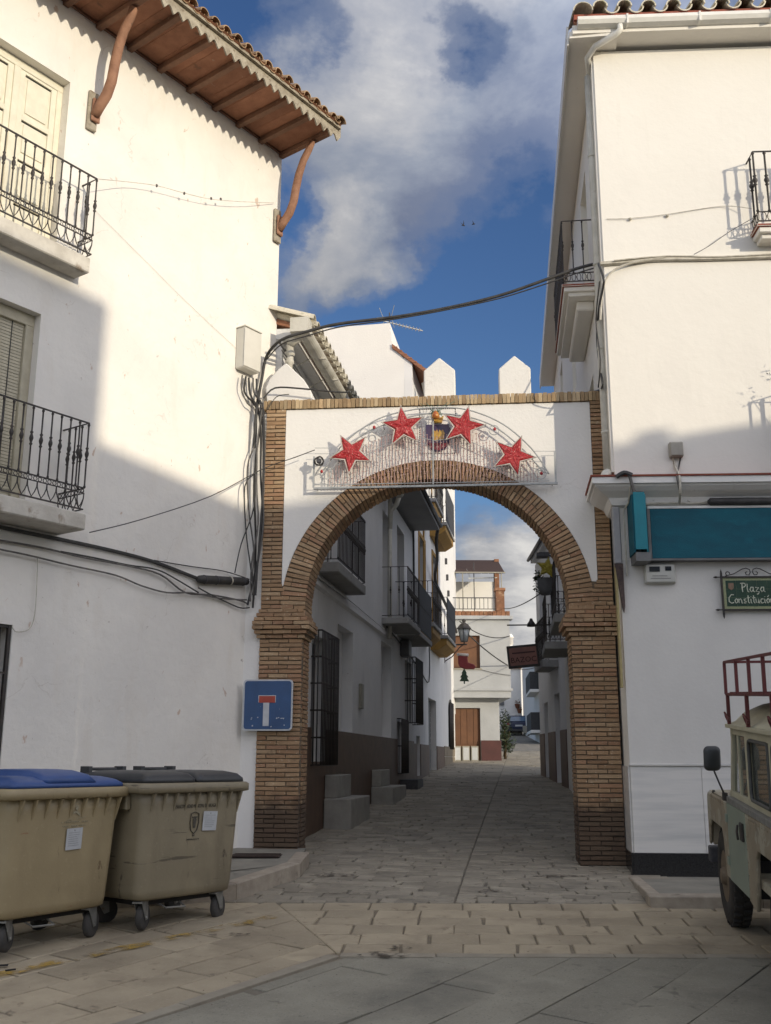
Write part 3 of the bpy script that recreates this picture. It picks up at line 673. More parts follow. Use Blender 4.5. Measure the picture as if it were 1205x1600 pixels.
def balcony(root, x0, x1, d, zf, h=1.0, pitch=.115, band='none', slab_t=.14, mat=IRON, slab_mat=None, out=-1, knot=True, slab_out=.05, base='balcony', label=None, moulded=False, closed=None, br=.009):
    """iron balcony: slab, rails, balusters one by one, lower scroll band; out=-1 when the street lies at negative y"""
    sm = slab_mat or CONC; o = out
    mb = MB(); ya, yb = sorted((0, o*(d+slab_out)))
    if moulded:
        mb.prism([(x0-slab_out, zf), (x1+slab_out, zf), (x1+slab_out, zf-.035), (x0-slab_out, zf-.035)], ya, yb, mi=1)
        y2a, y2b = sorted((0, o*(d+slab_out-.03))); mb.box(x0-slab_out+.03, x1+slab_out-.03, y2a, y2b, zf-.10, zf-.037)
        y3a, y3b = sorted((0, o*(d-.06))); mb.box(x0+.04, x1-.04, y3a, y3b, zf-.16, zf-.102)
        b = mb.build(base, [sm, RED], root, bevel=.006)
    else:
        mb.box(x0-slab_out, x1+slab_out, ya, yb, zf-slab_t, zf); b = mb.build(base, sm, root, bevel=.012)
    if label: b['label'] = label
    bh = .27 if band == 'arcs' else (.17 if band == 'rings' else .05)
    y = o*d
    mb = MB(); mb.tube([(x0, o*.0, zf+h), (x0, y, zf+h), (x1, y, zf+h), (x1, o*.0, zf+h)], .014, 4, flat=.6); mb.build('handrail', mat, b)
    mb = MB(); mb.tube([(x0, 0, zf+.045), (x0, y, zf+.045), (x1, y, zf+.045), (x1, 0, zf+.045)], .010, 4)
    if band != 'none': mb.tube([(x0, 0, zf+bh), (x0, y, zf+bh), (x1, y, zf+bh), (x1, 0, zf+bh)], .009, 4)
    if band == 'arcs': mb.tube([(x0, 0, zf+bh-.055), (x0, y, zf+bh-.055), (x1, y, zf+bh-.055), (x1, 0, zf+bh-.055)], .007, 4)
    mb.build('lower_rail', mat, b)
    me = bal(h-bh, knot, mat, br); pts = []
    n = max(2, round((x1-x0)/pitch))
    for i in range(n+1): pts.append((x0+(x1-x0)*i/n, y))
    nd = max(1, round(d/pitch))
    for i in range(1, nd): pts += [(x0, y*i/nd), (x1, y*i/nd)]
    for (px_, py_) in pts: put('baluster', me, b, loc=(px_, py_, zf+bh))
    if band != 'none':
        mb = MB(); step = (x1-x0)/n
        def seg(a, bpt, k):
            A, B = Vector(a), Vector(bpt); D = (B-A)
            for i in range(k):
                p = A+D*(i+.5)/k; w_ = D.length/k; dn = D.normalized()
                if band == 'arcs':
                    for sg in (-.26, .26):
                        mb.tube([p+dn*(sg*w_+.021*math.cos(a_))+Vector((0, 0, bh-.028+.021*math.sin(a_))) for a_ in [6.2832*j/9 for j in range(9)]], .0045, 3, closed=True)
                    mb.tube([p+dn*(-.5*w_)+Vector((0, 0, bh-.05)), p+dn*(-.47*w_)+Vector((0, 0, bh-.11)), p+dn*(-.28*w_)+Vector((0, 0, bh-.165)), p+Vector((0, 0, .055)), p+dn*(.28*w_)+Vector((0, 0, bh-.165)), p+dn*(.47*w_)+Vector((0, 0, bh-.11)), p+dn*(.5*w_)+Vector((0, 0, bh-.05))], .006, 4)
                else:
                    hh = (bh-.045)/2
                    for s_ in (0, .5): mb.tube([p+dn*(s_*w_)+dn*(.028*math.cos(a_))+Vector((0, 0, .045+hh+(hh-.004)*math.sin(a_))) for a_ in [6.2832*j/9 for j in range(9)]], .0055, 3, closed=True)
                    mb.tube([p+dn*(.25*w_+.012*math.cos(a_))+Vector((0, 0, .045+hh+.012*math.sin(a_))) for a_ in [6.2832*j/6 for j in range(6)]], .005, 3, closed=True)
        seg((x0, y, zf), (x1, y, zf), n); seg((x0, 0, zf), (x0, y, zf), max(1, round(d/pitch))); seg((x1, y, zf), (x1, 0, zf), max(1, round(d/pitch)))
        mb.build('scrollwork', mat, b)
    if closed:
        mb = MB(); e_ = .006; ya, yb = sorted((0, y)); mb.box(x0-.02, x1+.02, min(y, y+o*.012), max(y, y+o*.012), zf+.06, zf+h-.03)
        mb.build('privacy_screen', closed, b)
    return b

# ============================================================ OLD HOUSE, LEFT
lb = thing('old_townhouse', LB, 'tall old white house on the left with tiled timber eave, curved brackets and iron balconies', 'house')
h1 = (-4.36, -3.18, 6.97, 9.08); h2 = (-4.45, -3.29, 4.0, 6.19); h3 = (-4.6, -3.30, 1.42, 2.88)
mb = MB(); facade(mb, -9, .42, .2, 10.065, [h1, h2, h3], 0, .22); wall = mb.build('wall', WHITE_OLD, lb)
mb = MB(); mb.prism([(.222, .2), (7, .2), (7, 10.0), (3.6, 11.2), (.222, 10.06)], -9, .415, axis='x'); mb.build('wall_core', WHITE_OLD, lb)
def panelled_leaf(root, x0, x1, z0, z1, y, rows, mat=DOORW, name='shutter_leaf', depth=.045):
    f = MB(); st = .07
    f.box(x0, x1, y, y+depth, z0, z1); leaf = f.build(name, mat, root)
    zs = [z0+(z1-z0)*r_ for r_ in rows]
    fr = MB(); fr.box(x0, x0+st, y-.02, y-.001, z0, z1); fr.box(x1-st, x1, y-.02, y-.001, z0, z1)
    for a in zs: fr.box(x0+st, x1-st, y-.02, y-.001, max(z0, a-.035), min(z1, a+.035))
    fr.build('stile_frame', mat, leaf, bevel=.004)
    for a, b in zip(zs[:-1], zs[1:]):
        p = MB(); p.box(x0+st+.035, x1-st-.035, y-.012, y-.001, a+.07, b-.07); p.build('panel', mat, leaf, bevel=.004)
        p = MB(); p.box(x0+st+.002, x1-st-.002, y-.0017, y-.0006, b-.052, b-.036); p.build('panel_gap', DARK, leaf)
    return leaf
w = MB(); x0, x1, z0, z1 = h1
w.box(x0, x1, .12, .20, z1-.10, z1); w.box(x0, x0+.07, .12, .20, z0, z1-.10); w.box(x1-.07, x1, .12, .20, z0, z1-.10); w.box(-3.81, -3.73, .115, .20, z0, z1-.10); fr = w.build('french_window', DOORW, lb, bevel=.006)
panelled_leaf(fr, -3.73, -3.25, z0, z1-.10, .15, (0, .22, .48, .72, 1)); panelled_leaf(fr, -4.29, -3.81, z0, z1-.10, .15, (0, .22, .48, .72, 1))
# lower window with a rolled slat blind
x0, x1, z0, z1 = h2
w = MB(); w.box(x0, x1, .10, .20, z1-.13, z1); w.box(x0, x0+.08, .10, .20, z0, z1-.13); w.box(x1-.10, x1, .10, .20, z0, z1-.13); bw = w.build('window_frame', BLIND, lb, bevel=.006)
w = MB(); w.box(x0+.08, x1-.10, .17, .19, z0, z1-.13); w.build('backing', DARK, bw)
zz_ = z0+.01; bm_ = MB(); bm_.box(x0+.085, x1-.105, .135, .147, 0, .030); bme = bm_.mesh('blind_slat', BLIND)
while zz_ < z1-.15: put('blind_slat', bme, bw, loc=(0, random.uniform(-.001, .001), zz_), rot=None); zz_ += .0355
w = MB()
for xx in (-4.1, -3.82, -3.54): w.box(xx, xx+.008, .127, .134, z0, z1-.13)
w.build('blind_cord', CABLE, bw)
# ground floor grille
x0, x1, z0, z1 = h3
w = MB(); w.box(x0, x1, .19, .215, z0, z1); w.build('backing', DARK, lb)
w = MB(); w.box(x0, x1, .02, .05, z0, z0+.03); w.box(x0, x1, .02, .05, z1-.03, z1); w.box(x0, x0+.03, .02, .05, z0, z1); w.box(x1-.035, x1, .015, .05, z0, z1); g = w.build('window_grille', IRON, lb)
gm = MB(); gm.lathe([(.009, 0), (.009, z1-z0-.06)], n=6); gme = gm.mesh('grille_bar', IRON)
for i in range(1, 11): put('grille_bar', gme, g, loc=(x0+.12*i-.02, .035, z0+.03))
w = MB()
for zz_ in (1.9, 2.4): w.box(x0, x1, .020, .026, zz_, zz_+.02)
w.build('cross_bar', IRON, g)
balcony(lb, -4.75, -2.905, .25, 6.93, .97, .112, 'arcs', slab_t=.18, slab_out=.0)
balcony(lb, -4.80, -2.895, .42, 4.03, .97, .112, 'arcs', slab_t=.17, slab_out=.03)
# eave
ev = MB(); zj, zo, ov = 10.06, 10.10, .93
ev.prism([(.0, zj), (-ov, zo), (-ov, zo+.03), (.0, zj+.03)], -9, .50, axis='x'); roof = ev.build('eave_soffit', TERRA, lb)
for i, px_ in enumerate(range(34)):
    s_ = -9+i*.292+.146
    if s_ > .45: break
    t = MB(); t.box(s_-.142, s_+.142, -.88, -.02, -.001, .004); me = t.mesh('soffit_tile', TERRA)
    o = put('soffit_tile', me, roof); o.matrix_local = Matrix.Translation((0, 0, zj-.003)) @ Matrix.Rotation(-math.atan((zo-zj)/ov), 4, 'X')
rm = MB(); rm.box(-.042, .042, -.92, .0, -.085, -.006, jit=.006); rme = rm.mesh('rafter', WOOD, bevel=.008)
for s_ in (-4.75, -4.28, -3.8, -3.33, -2.86, -2.39, -1.91, -1.41, -.95, -.50, -.04, .40):
    o = put('rafter', rme, roof); o.matrix_local = Matrix.Translation((s_, 0, zj)) @ Matrix.Rotation(-math.atan((zo-zj)/ov)+random.uniform(-.01, .01), 4, 'X') @ Matrix.Rotation(random.uniform(-.03, .03), 4, 'Z')
w = MB(); w.box(-9, .42, -.03, -.001, zj-.035, zj-.003); w.build('wall_plate_beam', WOOD, lb)
# scalloped fascia board
pts = [(-9, zo+.10)]; s_ = -9; tooth = .145
low = []
while s_ < .50:
    for k in range(7): low.append((s_+tooth*k/6*.98, zo-.150+.085*abs(math.cos(math.pi*k/6))**1.5 if True else 0))
    s_ += tooth
fb = MB(); P_ = [(-9, zo+.075)] + [(a, b) for a, b in low] + [(low[-1][0], zo+.075)]
n_ = len(low); vs = []
for a, b in low: vs += [(a, -.955, b), (a, -.955, zo+.075), (a, -.935, b), (a, -.935, zo+.075)]
fs = []
for i in range(n_-1):
    a = 4*i; fs += [(a, a+4, a+5, a+1), (a+2, a+3, a+7, a+6), (a, a+2, a+6, a+4), (a+1, a+5, a+7, a+3)]
fb.add(vs, fs); fb.box(-9, .52, -1.0, -.957, zo+.03, zo+.075); fb.build('scalloped_fascia', FASCIA, lb)
# roof tiles over the eave
def halfpipe(mb, x, y0, y1, z0, z1, r, up=1, th=.012, n=7, tz=0, r1=None, axis='y'):
    vs = []; r1 = r1 or r
    for (yy, zz_, rr_) in ((y0, z0, r), (y1, z1, r1)):
        for k in (0, 1):
            for i in range(n+1):
                a = math.pi*i/n; q = rr_-(th if k else 0); vs.append((x+q*math.cos(a), yy, zz_+up*q*math.sin(a)))
    m_ = n+1; fs = []
    for i in range(n):
        fs += [(i, i+1, 2*m_+i+1, 2*m_+i), (m_+i, 3*m_+i, 3*m_+i+1, m_+i+1), (i, m_+i, m_+i+1, i+1), (2*m_+i, 2*m_+i+1, 3*m_+i+1, 3*m_+i)]
    fs += [(0, 2*m_, 3*m_, m_), (n, m_+n, 3*m_+n, 2*m_+n)]
    mb.add(vs, fs, 0, False)
t1 = MB(); halfpipe(t1, 0, -1.05, -.3, .055, .34, .072, 1, r1=.07); tcm = t1.mesh('roof_tile', ROOFT)
t2 = MB(); halfpipe(t2, 0, -1.02, -.3, .075, .36, .068, -1, r1=.08); tum = t2.mesh('roof_tile', ROOFT)
w = MB(); w.prism([(-1.03, zo+.076), (4, 11.8), (4, 11.7), (-.9, zo+.03)], -9, .50, axis='x'); rf = w.build('roof', TERRA, lb)
s_ = -9.0; k = 0
while s_ < .47:
    put('roof_tile', tum if k % 2 else tcm, rf, loc=(s_, random.uniform(-.015, .015), zo+(.03 if k % 2 == 0 else .04)+random.uniform(-.006, .006))); s_ += .095; k += 1
w = MB(); halfpipe(w, 0, -1.08, 1.0, 0, .75, .085, 1, n=9); me = w.mesh('verge_tile', ROOFT); put('verge_tile', me, rf, loc=(.45, 0, zo+.08))
# the two curved knee brackets
for s_ in (-2.86, .345):
    w = MB(); w.box(s_-.075, s_+.055, -.045, -.001, 8.62, 9.12, jit=.006); pl = w.build('bracket_plate', FASCIA, lb, bevel=.01)
    w = MB(); w.box(s_-.05, s_+.06, -.085, -.046, 8.72, 9.02, jit=.008); w.build('bracket_block', WOODB, pl, bevel=.012)
    cur = [(s_, -.06, 8.80), (s_+.005, -.13, 8.90), (s_+.015, -.23, 9.02), (s_+.015, -.30, 9.17), (s_+.005, -.345, 9.36), (s_-.003, -.40, 9.55), (s_-.005, -.48, 9.74), (s_, -.57, 9.88), (s_, -.63, 9.99)]
    w = MB(); w.tube(cur, [.055, .06, .062, .060, .060, .058, .054, .052, .050], 8); w.build('curved_bracket', WOODB, pl)

# ============================================================ RIGHT HOUSE
rb = thing('corner_house', RB, 'tall white corner house on the right with tiled roof edge, gutter and marble dado', 'house')
mb = MB(); facade(mb, 0, 7, .3, 10.72, [], 0, .3); mb.build('front_wall', WHITE_SMOOTH, rb)
def rbl(fr, x, y): q = RB.loc(fr.w(x, y, 0)); return (q[0], q[1])
c0 = rbl(RS, 0.0, 0); c1 = rbl(RS, 12.6, 0)
mb = MB(); i0 = rbl(RS, .25, -.25); i1 = rbl(RS, 12.6, -.25)
mb.prism([(i0[0], .28), (6.9, .28), (6.9, 12.4), i1], .3, 10.7, axis='z'); mb.build('wall_core', WHITE_SMOOTH, rb)
rs = bpy.data.objects.new('side_wall_base', None)
# the street side of the same house, built in its own direction but parented to the house
def side_part(mb, name, mats, **k):
    mb.v = [tuple(RB.loc(RS.w(*v))) for v in mb.v]; return mb.build(name, mats, rb, **k)
SH = [(1.9, 2.9, 8.0, 10.15), (2.1, 3.0, 5.0, 7.0), (5.2, 6.1, 8.0, 10.0), (5.2, 6.1, 4.9, 7.0), (9.0, 9.9, 8.0, 10.0), (9.0, 9.9, 4.9, 7.0), (3.2, 4.1, .5, 3.0), (8.0, 9.0, .6, 3.0)]
mb = MB(); facade(mb, .05, 12.6, .3, 10.7, SH, 0, -.25); side_part(mb, 'side_wall', WHITE_SMOOTH)
for h in SH:
    mb = MB(); mb.box(h[0], h[1], -.24, -.20, h[2], h[3]); side_part(mb, 'side_window', DOORW if h[2] > 4 else WOOD)
mb = MB(); mb.box(.02, .40, .001, .03, 4.95, 10.6); side_part(mb, 'corner_pilaster', WHITE_SMOOTH)
# roof, soffit, gutter
w = MB(); w.prism([(-.30, 10.78), (7, 10.78), (7, 10.90), (-.30, 10.90)], -.30, .3); w.build('front_soffit', WHITE_SMOOTH, rb)
w = MB(); w.prism([(-.33, 10.95), (7, 10.95), (7, 11.02), (-.33, 11.02)], -.30, 5); 
rr0 = MB(); rr0.box(-.28, 12.6, -.3, .32, 10.74, 10.84); side_part(rr0, 'side_soffit', WHITE_SMOOTH)
rr0 = MB(); rr0.box(-.20, 12.65, .325, .35, 10.70, 10.98); side_part(rr0, 'side_fascia', PAINT_WHITE)
rr0 = MB(); rr0.prism([(.33, 10.90), (.33, 10.97), (-3, 12.1), (-3, 12.0)], .9, 12.6, axis='x'); side_part(rr0, 'side_roof', TERRA)
e0 = RB.loc(RS.w(3.2, -.2, 0)); w = MB()
w.add([(-.28, -.30, 10.96), (7, -.30, 10.96), (7, 3.2, 12.0), (e0[0], e0[1], 12.0), (-.28, -.30, 10.90), (7, -.30, 10.90), (7, 3.2, 11.9), (e0[0], e0[1], 11.9)], [(0,1,2,3), (7,6,5,4), (0,4,5,1), (0,3,7,4)]); rfr = w.build('roof', TERRA, rb)
gp = [(-.30, 10.955), (-.40, 10.955), (-.41, 10.90), (-.385, 10.85), (-.33, 10.83), (-.30, 10.83)]
w = MB(); w.prism(gp, -.24, 7, axis='x'); gt = w.build('gutter', GUTTERW, rb)
for xx in (.38, 1.3, 2.2, 3.1): w = MB(); w.box(xx, xx+.025, -.415, -.30, 10.825, 10.962); w.build('gutter_bracket', GUTTERW, gt)
t1 = MB(); halfpipe(t1, 0, -.40, .8, .0, .42, .098, 1, th=.018, n=9); rtc = t1.mesh('roof_tile', ROOFW)
t2 = MB(); halfpipe(t2, 0, -.36, .8, .02, .44, .10, -1, th=.018, n=9); rtu = t2.mesh('roof_tile', ROOFW)
w = MB(); w.box(-.28, 7, -.33, -.25, 10.962, 11.04); w.build('red_bedding', RED, rfr)
s_ = .06; k = 0
while s_ < 5:
    put('roof_tile', rtc, rfr, loc=(s_+random.uniform(-.006, .006), random.uniform(-.012, .012), 11.09+random.uniform(-.005, .005)))
    put('roof_tile', rtu, rfr, loc=(s_+.155, random.uniform(-.012, .012), 11.10)); s_ += .31
w = MB(); halfpipe(w, 0, -.42, .25, 11.03, 11.2, .13, 1, n=9); vt = w.build('verge_tile', ROOFW, rfr); vt.location = (-.17, 0, 0)
# downpipe from the gutter and down the corner
dp = []
for p in [(.30, -.35, 10.84), (.30, -.35, 10.77), (.25, -.33, 10.73), (.0, -.16, 10.68), (-.08, -.02, 10.62), (-.03, .18, 10.52)]: dp.append(p)
w = MB(); w.tube(dp, .042, 10); pipe = w.build('gutter_elbow', GUTTERW, rb)
w = MB(); q = [tuple(RB.loc(RS.w(.20, .058, z_))) for z_ in (10.5, 9, 7.5, 6, 4.98)]; w.tube(q, .052, 10); dpp = w.build('downpipe', GUTTERG, rb)
for z_ in (9.3, 7.75, 6.6, 5.5):
    w = MB(); w.lathe([(.057, -.02), (.06, 0), (.057, .02)], tuple(RB.loc(RS.w(.20, .058, z_))), 10); w.build('pipe_collar', GUTTERG, dpp)
w = MB(); q0 = RB.loc(RS.w(.20, .058, 5.0)); q = [(q0[0], q0[1], 5.0), (q0[0]-.02, q0[1]-.12, 4.95), (q0[0]-.07, q0[1]-.25, 4.91), (q0[0]-.10, q0[1]-.29, 4.85), (q0[0]-.10, q0[1]-.28, 4.68)]; w.tube(q, .05, 10); w.build('pipe_bend', GUTTERG, dpp)
# ledge (moulding) between the floors
def mould(mb, prof):                                     # profile (out, z) swept round the corner
    m_ = len(prof); path = []
    for (o_, z_) in prof: pass
    A = [( -o_, z_) for o_, z_ in prof]
    rows = []
    for o_, z_ in prof:
        s0 = RB.loc(RS.w(3.3, o_, z_)); rows.append([(7, -o_, z_), (-o_*1.05, -o_, z_), tuple(s0)])
    vs = [p for r_ in rows for p in r_]; fs = []
    for i in range(m_-1):
        for j in range(2): a = i*3+j; fs.append((a, a+1, a+4, a+3))
    mb.add(vs, fs)
w = MB(); mould(w, [(.0, 4.50), (.06, 4.52), (.10, 4.60), (.20, 4.655), (.26, 4.70), (.27, 4.72), (.30, 4.725), (.30, 4.80), (.0, 4.805)]); lg = w.build('ledge_moulding', WHITE, rb)
w = MB(); mould(w, [(.0, 4.803), (.315, 4.802), (.318, 4.822), (.0, 4.83)]); w.build('ledge_tile_edge', RED, lg)
# dado of marble panels, string course, black plinth
MARB = M('veined_white_marble', (.68,.665,.63), (.52,.52,.505), 2.2, .35, stretch=(.35, 1, 5), rnd=.03, lo=.42, hi=.72)
BLK = M('black_granite_plinth', (.012,.012,.013), (.03,.03,.03), 60, .25)
PLY = M('painted_shop_wall', (.66,.645,.605), (.61,.595,.56), 1.2, .85, .002, 25, spots=[(2.2, .62, (.49,.49,.49), .5, .15, (1, 1, .3))])
w = MB(); w.box(.0, 7, -.012, -.001, 1.575, 3.87); w.build('painted_shopfront', PLY, rb)
w = MB(); w.box(-.012, 7, -.04, -.001, 1.54, 1.572); w.build('string_course', MARB, rb, bevel=.006)
for a, b in ((.0, .775), (.779, 1.56), (1.564, 2.4), (2.404, 3.2)):
    w = MB(); w.box(a, b, -.022, -.001, .62, 1.538); w.build('marble_panel', MARB, rb, bevel=.002)
w = MB(); w.box(-.015, 7, -.032, -.001, .33, .618); w.build('black_plinth', BLK, rb, bevel=.003)
w = MB(); w.box(.0, 3.2, .002, .022, .62, 1.54); side_part(w, 'side_marble', MARB); w = MB(); w.box(-.01, 3.2, .002, .034, .33, .618); side_part(w, 'side_plinth', BLK)
# front balconies
balcony(rb, 1.86, 3.7, .27, 8.0, 1.0, .14, 'rings', moulded=True, slab_mat=WHITE_SMOOTH, slab_out=.03, br=.013)
balcony(rb, 1.96, 3.9, .30, 4.86, 1.02, .14, 'rings', moulded=True, slab_mat=WHITE_SMOOTH, slab_out=.02, br=.013)
# the street side balcony of the right house
sb = bpy.data.objects.new('side_balcony', None)
side_root = thing('tmp', RS, None, None)
b = balcony(side_root, 1.25, 3.6, .42, 8.0, .97, .145, 'rings', out=1, moulded=True, slab_mat=WHITE_SMOOTH, slab_out=.03)
# re-hang it on the house
b.parent = rb; b.matrix_parent_inverse = Matrix.Identity(4)
rel = (Matrix.Translation(RB.o) @ Matrix.Rotation(RB.a, 4, 'Z')).inverted() @ (Matrix.Translation(RS.o) @ Matrix.Rotation(RS.a, 4, 'Z'))
b.matrix_local = rel
bpy.data.objects.remove(side_root); bpy.data.objects.remove(sb); bpy.data.objects.remove(rs)
w = MB(); w.box(1.45, 3.4, .0, .24, 7.70, 7.84); side_part(w, 'balcony_corbel', WHITE_SMOOTH, bevel=.02)
# plant standing on the lower front balcony, its shadow falls on the wall
def leafy(mb, c, r, n, size, mi=0, flat=.6, seed=0):
    rg = random.Random(seed)
    for i in range(n):
        d = Vector((rg.gauss(0, 1), rg.gauss(0, 1), rg.gauss(0, 1))); d.normalize(); p = Vector(c)+Vector((d.x*r[0], d.y*r[1], d.z*r[2]))*rg.random()**.45
        a = Vector((rg.gauss(0, 1), rg.gauss(0, 1), rg.gauss(0, .6))).normalized(); b_ = a.cross(d if d.cross(a).length > .01 else Vector((0, 0, 1))).normalized(); s_ = size*rg.uniform(.6, 1.3)
        mb.add([p-a*s_, p+b_*s_*.38-a*s_*.1, p+a*s_, p-b_*s_*.38-a*s_*.1], [(0, 1, 2, 3)], mi)
LEAF = M('dark_green_leaf', (.028,.045,.015), (.015,.026,.009), 9, .6, rnd=.3); POT = M('clay_pot', (.30,.13,.07), (.22,.09,.05), 8, .85); STEM = M('plant_stem', (.09,.06,.03), (.06,.04,.02), 9, .9)
def potted(name, loc, label, hgt, seed, parent_frame=None, r=.13, n=60, cat='potted plant'):
    t = thing(name, loc, label, cat); rg = random.Random(seed)
    w = MB(); w.lathe([(.07, 0), (.10, .16), (.11, .17), (.11, .2), (.09, .2)], n=10); w.build('pot', POT, t)
    w = MB(); tips = []
    for i in range(5):
        a = rg.uniform(0, 6.28); e = Vector((math.cos(a)*r, math.sin(a)*r, hgt*rg.uniform(.7, 1))); w.tube([(0, 0, .18), (e.x*.4, e.y*.4, .18+(e.z-.18)*.6), tuple(e)], [.008, .006, .003], 4); tips.append(e)
    w.build('stem', STEM, t)
    w = MB()
    for k_, e in enumerate(tips): leafy(w, e, (r*.7, r*.7, r*.9), n//4, .022, seed=seed*10+k_)
    w.build('leaves', LEAF, t); return t
potted('potted_plant', RB.w(2.16, -.16, 4.86), 'potted plant standing on the lower right balcony behind the iron railing', 1.50, 3, r=.22, n=150)

# ============================================================ CHRISTMAS LIGHT DISPLAY
TINSEL = M('red_tinsel', (.50,.03,.035), (.26,.008,.012), 75, .5, .008, 120, spots=[(55, .60, (.82,.36,.32), .9, .03), (38, .60, (.30,.01,.012), .7, .05)])  # the pale spots are tinsel sparkle painted into the colour
WHITEWIRE = M('white_wire', (.62,.56,.50), (.40,.36,.32), 20, .6); ALU = M('dull_aluminium', (.42,.43,.42), (.30,.31,.30), 12, .5, metal=.3); STRING = M('pink_grey_light_string', (.46,.32,.29), (.32,.19,.17), 30, .6)
disp = thing('star_light_display', AR, 'half-round light display with four red stars and hanging strings fixed over the arch', 'light display')
DY = -.118
w = MB()
w.box(.66, 3.72, DY-.02, DY+.02, 4.925, 4.950); w.tube([(.66, DY, 4.985), (3.62, DY, 4.975)], .006, 4)
for xx in (.66, 3.70): w.box(xx-.012, xx+.012, DY-.008, DY+.008, 4.95, 5.36)
fr = w.build('base_bar', ALU, disp)
def dispc(px_, py_): q = AR.aty(px_, py_, DY); return (q[0], q[2])
w = MB()
for pts_ in ([(505, 735), (540, 690), (590, 655), (640, 641), (680, 637), (730, 640), (785, 662), (830, 700), (858, 740)], [(515, 738), (560, 684), (605, 662), (645, 650), (680, 646), (725, 650), (770, 665), (812, 697), (850, 738)]):
    q = [dispc(*p) for p in pts_]; fine = []
    for i in range(len(q)-1):
        p0, p1, p2, p3 = q[max(i-1, 0)], q[i], q[i+1], q[min(i+2, len(q)-1)]
        for k in range(5):
            t = k/5; fine.append(tuple(.5*((2*p1[j])+(-p0[j]+p2[j])*t+(2*p0[j]-5*p1[j]+4*p2[j]-p3[j])*t*t+(-p0[j]+3*p1[j]-3*p2[j]+p3[j])*t**3) for j in (0, 1)))
    fine.append(q[-1]); w.tube([(a, DY, b) for a, b in fine], .009, 5)
w.build('arched_tube', ALU, disp)
w = MB()
for pts_ in ([(540, 733), (590, 700), (640, 680), (680, 688), (720, 683), (770, 705), (820, 735)], [(563, 690), (600, 720)], [(505, 735), (575, 706)], [(858, 740), (790, 715)]):
    w.tube([(dispc(*p)[0], DY+.01, dispc(*p)[1]) for p in pts_], .005, 4)
for (a, b) in (((492, 700), (520, 700)), ((492, 709), (540, 709)), ((835, 705), (866, 705)), ((845, 712), (866, 712))): p, q = dispc(*a), dispc(*b); w.tube([(p[0], DY, p[1]), (q[0], DY, q[1])], .004, 4)
p, q = dispc(677, 640), dispc(677, 757); w.tube([(p[0], DY-.01, p[1]), (q[0], DY-.01, q[1])], .011, 5)
for a in ((.70, 4.94), (1.4, 4.94), (2.9, 4.94), (3.66, 4.94), (1.0, 5.33), (1.55, 5.74), (2.85, 5.74), (3.4, 5.33)): w.tube([(a[0], DY, a[1]), (a[0], -.002, a[1])], .006, 4)
w.build('brace', ALU, disp)
w = MB()
for (cx2, cy2, r_) in ((584, 668, .062), (772, 672, .062), (510, 740, .07), (845, 740, .07), (650, 664, .05), (708, 664, .05), (596, 676, .045), (846, 735, .04)):
    c = dispc(cx2, cy2); w.tube([(c[0]+r_*math.cos(6.2832*i/16), DY, c[1]+r_*math.sin(6.2832*i/16)) for i in range(16)], .006, 4, closed=True)
w.build('light_ring', ALU, disp)
bulb = MB(); bulb.lathe([(.004, -.025), (.018, -.015), (.02, 0), (.012, .015), (.004, .02)], n=8); bme = bulb.mesh('red_lamp', TINSEL)
for a in ((503, 737), (585, 668), (773, 671), (846, 740)): c = dispc(*a); put('red_lamp', bme, disp, loc=(c[0], DY-.02, c[1]))
def star(parent, c, r, rot, y, mat_fill, mat_edge, ri=.42, edge=.014, name='star'):
    pts_ = [(c[0]+(r if i % 2 == 0 else r*ri)*math.sin(rot+i*math.pi/5), c[1]+(r if i % 2 == 0 else r*ri)*math.cos(rot+i*math.pi/5)) for i in range(10)]
    w = MB(); n = 10; zc_ = []
    rg = random.Random(int(c[0]*1000))
    # tinsel mat: a subdivided bumpy panel between front and back skins
    vs = [(c[0], y-.035, c[1])]; 
    for f_ in (.45, .8, 1.0):
        for i in range(10):
            a, b = pts_[i], pts_[(i+1) % 10]
            for k in range(3):
                t = k/3; x_ = a[0]+(b[0]-a[0])*t; z_ = a[1]+(b[1]-a[1])*t
                vs.append((c[0]+(x_-c[0])*f_, y-.03+rg.uniform(-.008, .008)*(f_ < 1)+(.012 if f_ == 1 else 0), c[1]+(z_-c[1])*f_))
    fs = [(0, 1+i, 1+(i+1) % 30) for i in range(30)]
    for r_ in (0, 1):
        for i in range(30): a = 1+30*r_+i; b = 1+30*r_+(i+1) % 30; fs.append((a, a+30, b+30, b))
    w.add(vs, fs, 0)
    w.prism(pts_, y-.014, y+.012); st = w.build(name, mat_fill, parent)
    e = MB(); p2 = [(c[0]+(x_-c[0])*1.1, y-.012, c[1]+(z_-c[1])*1.1) for x_, z_ in pts_]; e.tube(p2, edge, 5, closed=True); e.build('star_outline', mat_edge, st)
    return st
for (a, r_, rot) in (((549, 709), .225, -.53), ((630, 667), .225, -.10), ((724, 667), .225, .28), ((802, 713), .225, .42)):
    star(disp, dispc(*a), r_*1.13, rot, DY-.02, TINSEL, WHITEWIRE)
w = MB(); rg = random.Random(5); c0 = dispc(600, 752)[1]
x_ = 1.02
top_ = [dispc(*p) for p in [(505, 745), (530, 722), (560, 700), (590, 684), (620, 678), (650, 668), (680, 684), (720, 672), (760, 684), (800, 700), (830, 722), (858, 745)]]
strings = []
x_ = .86
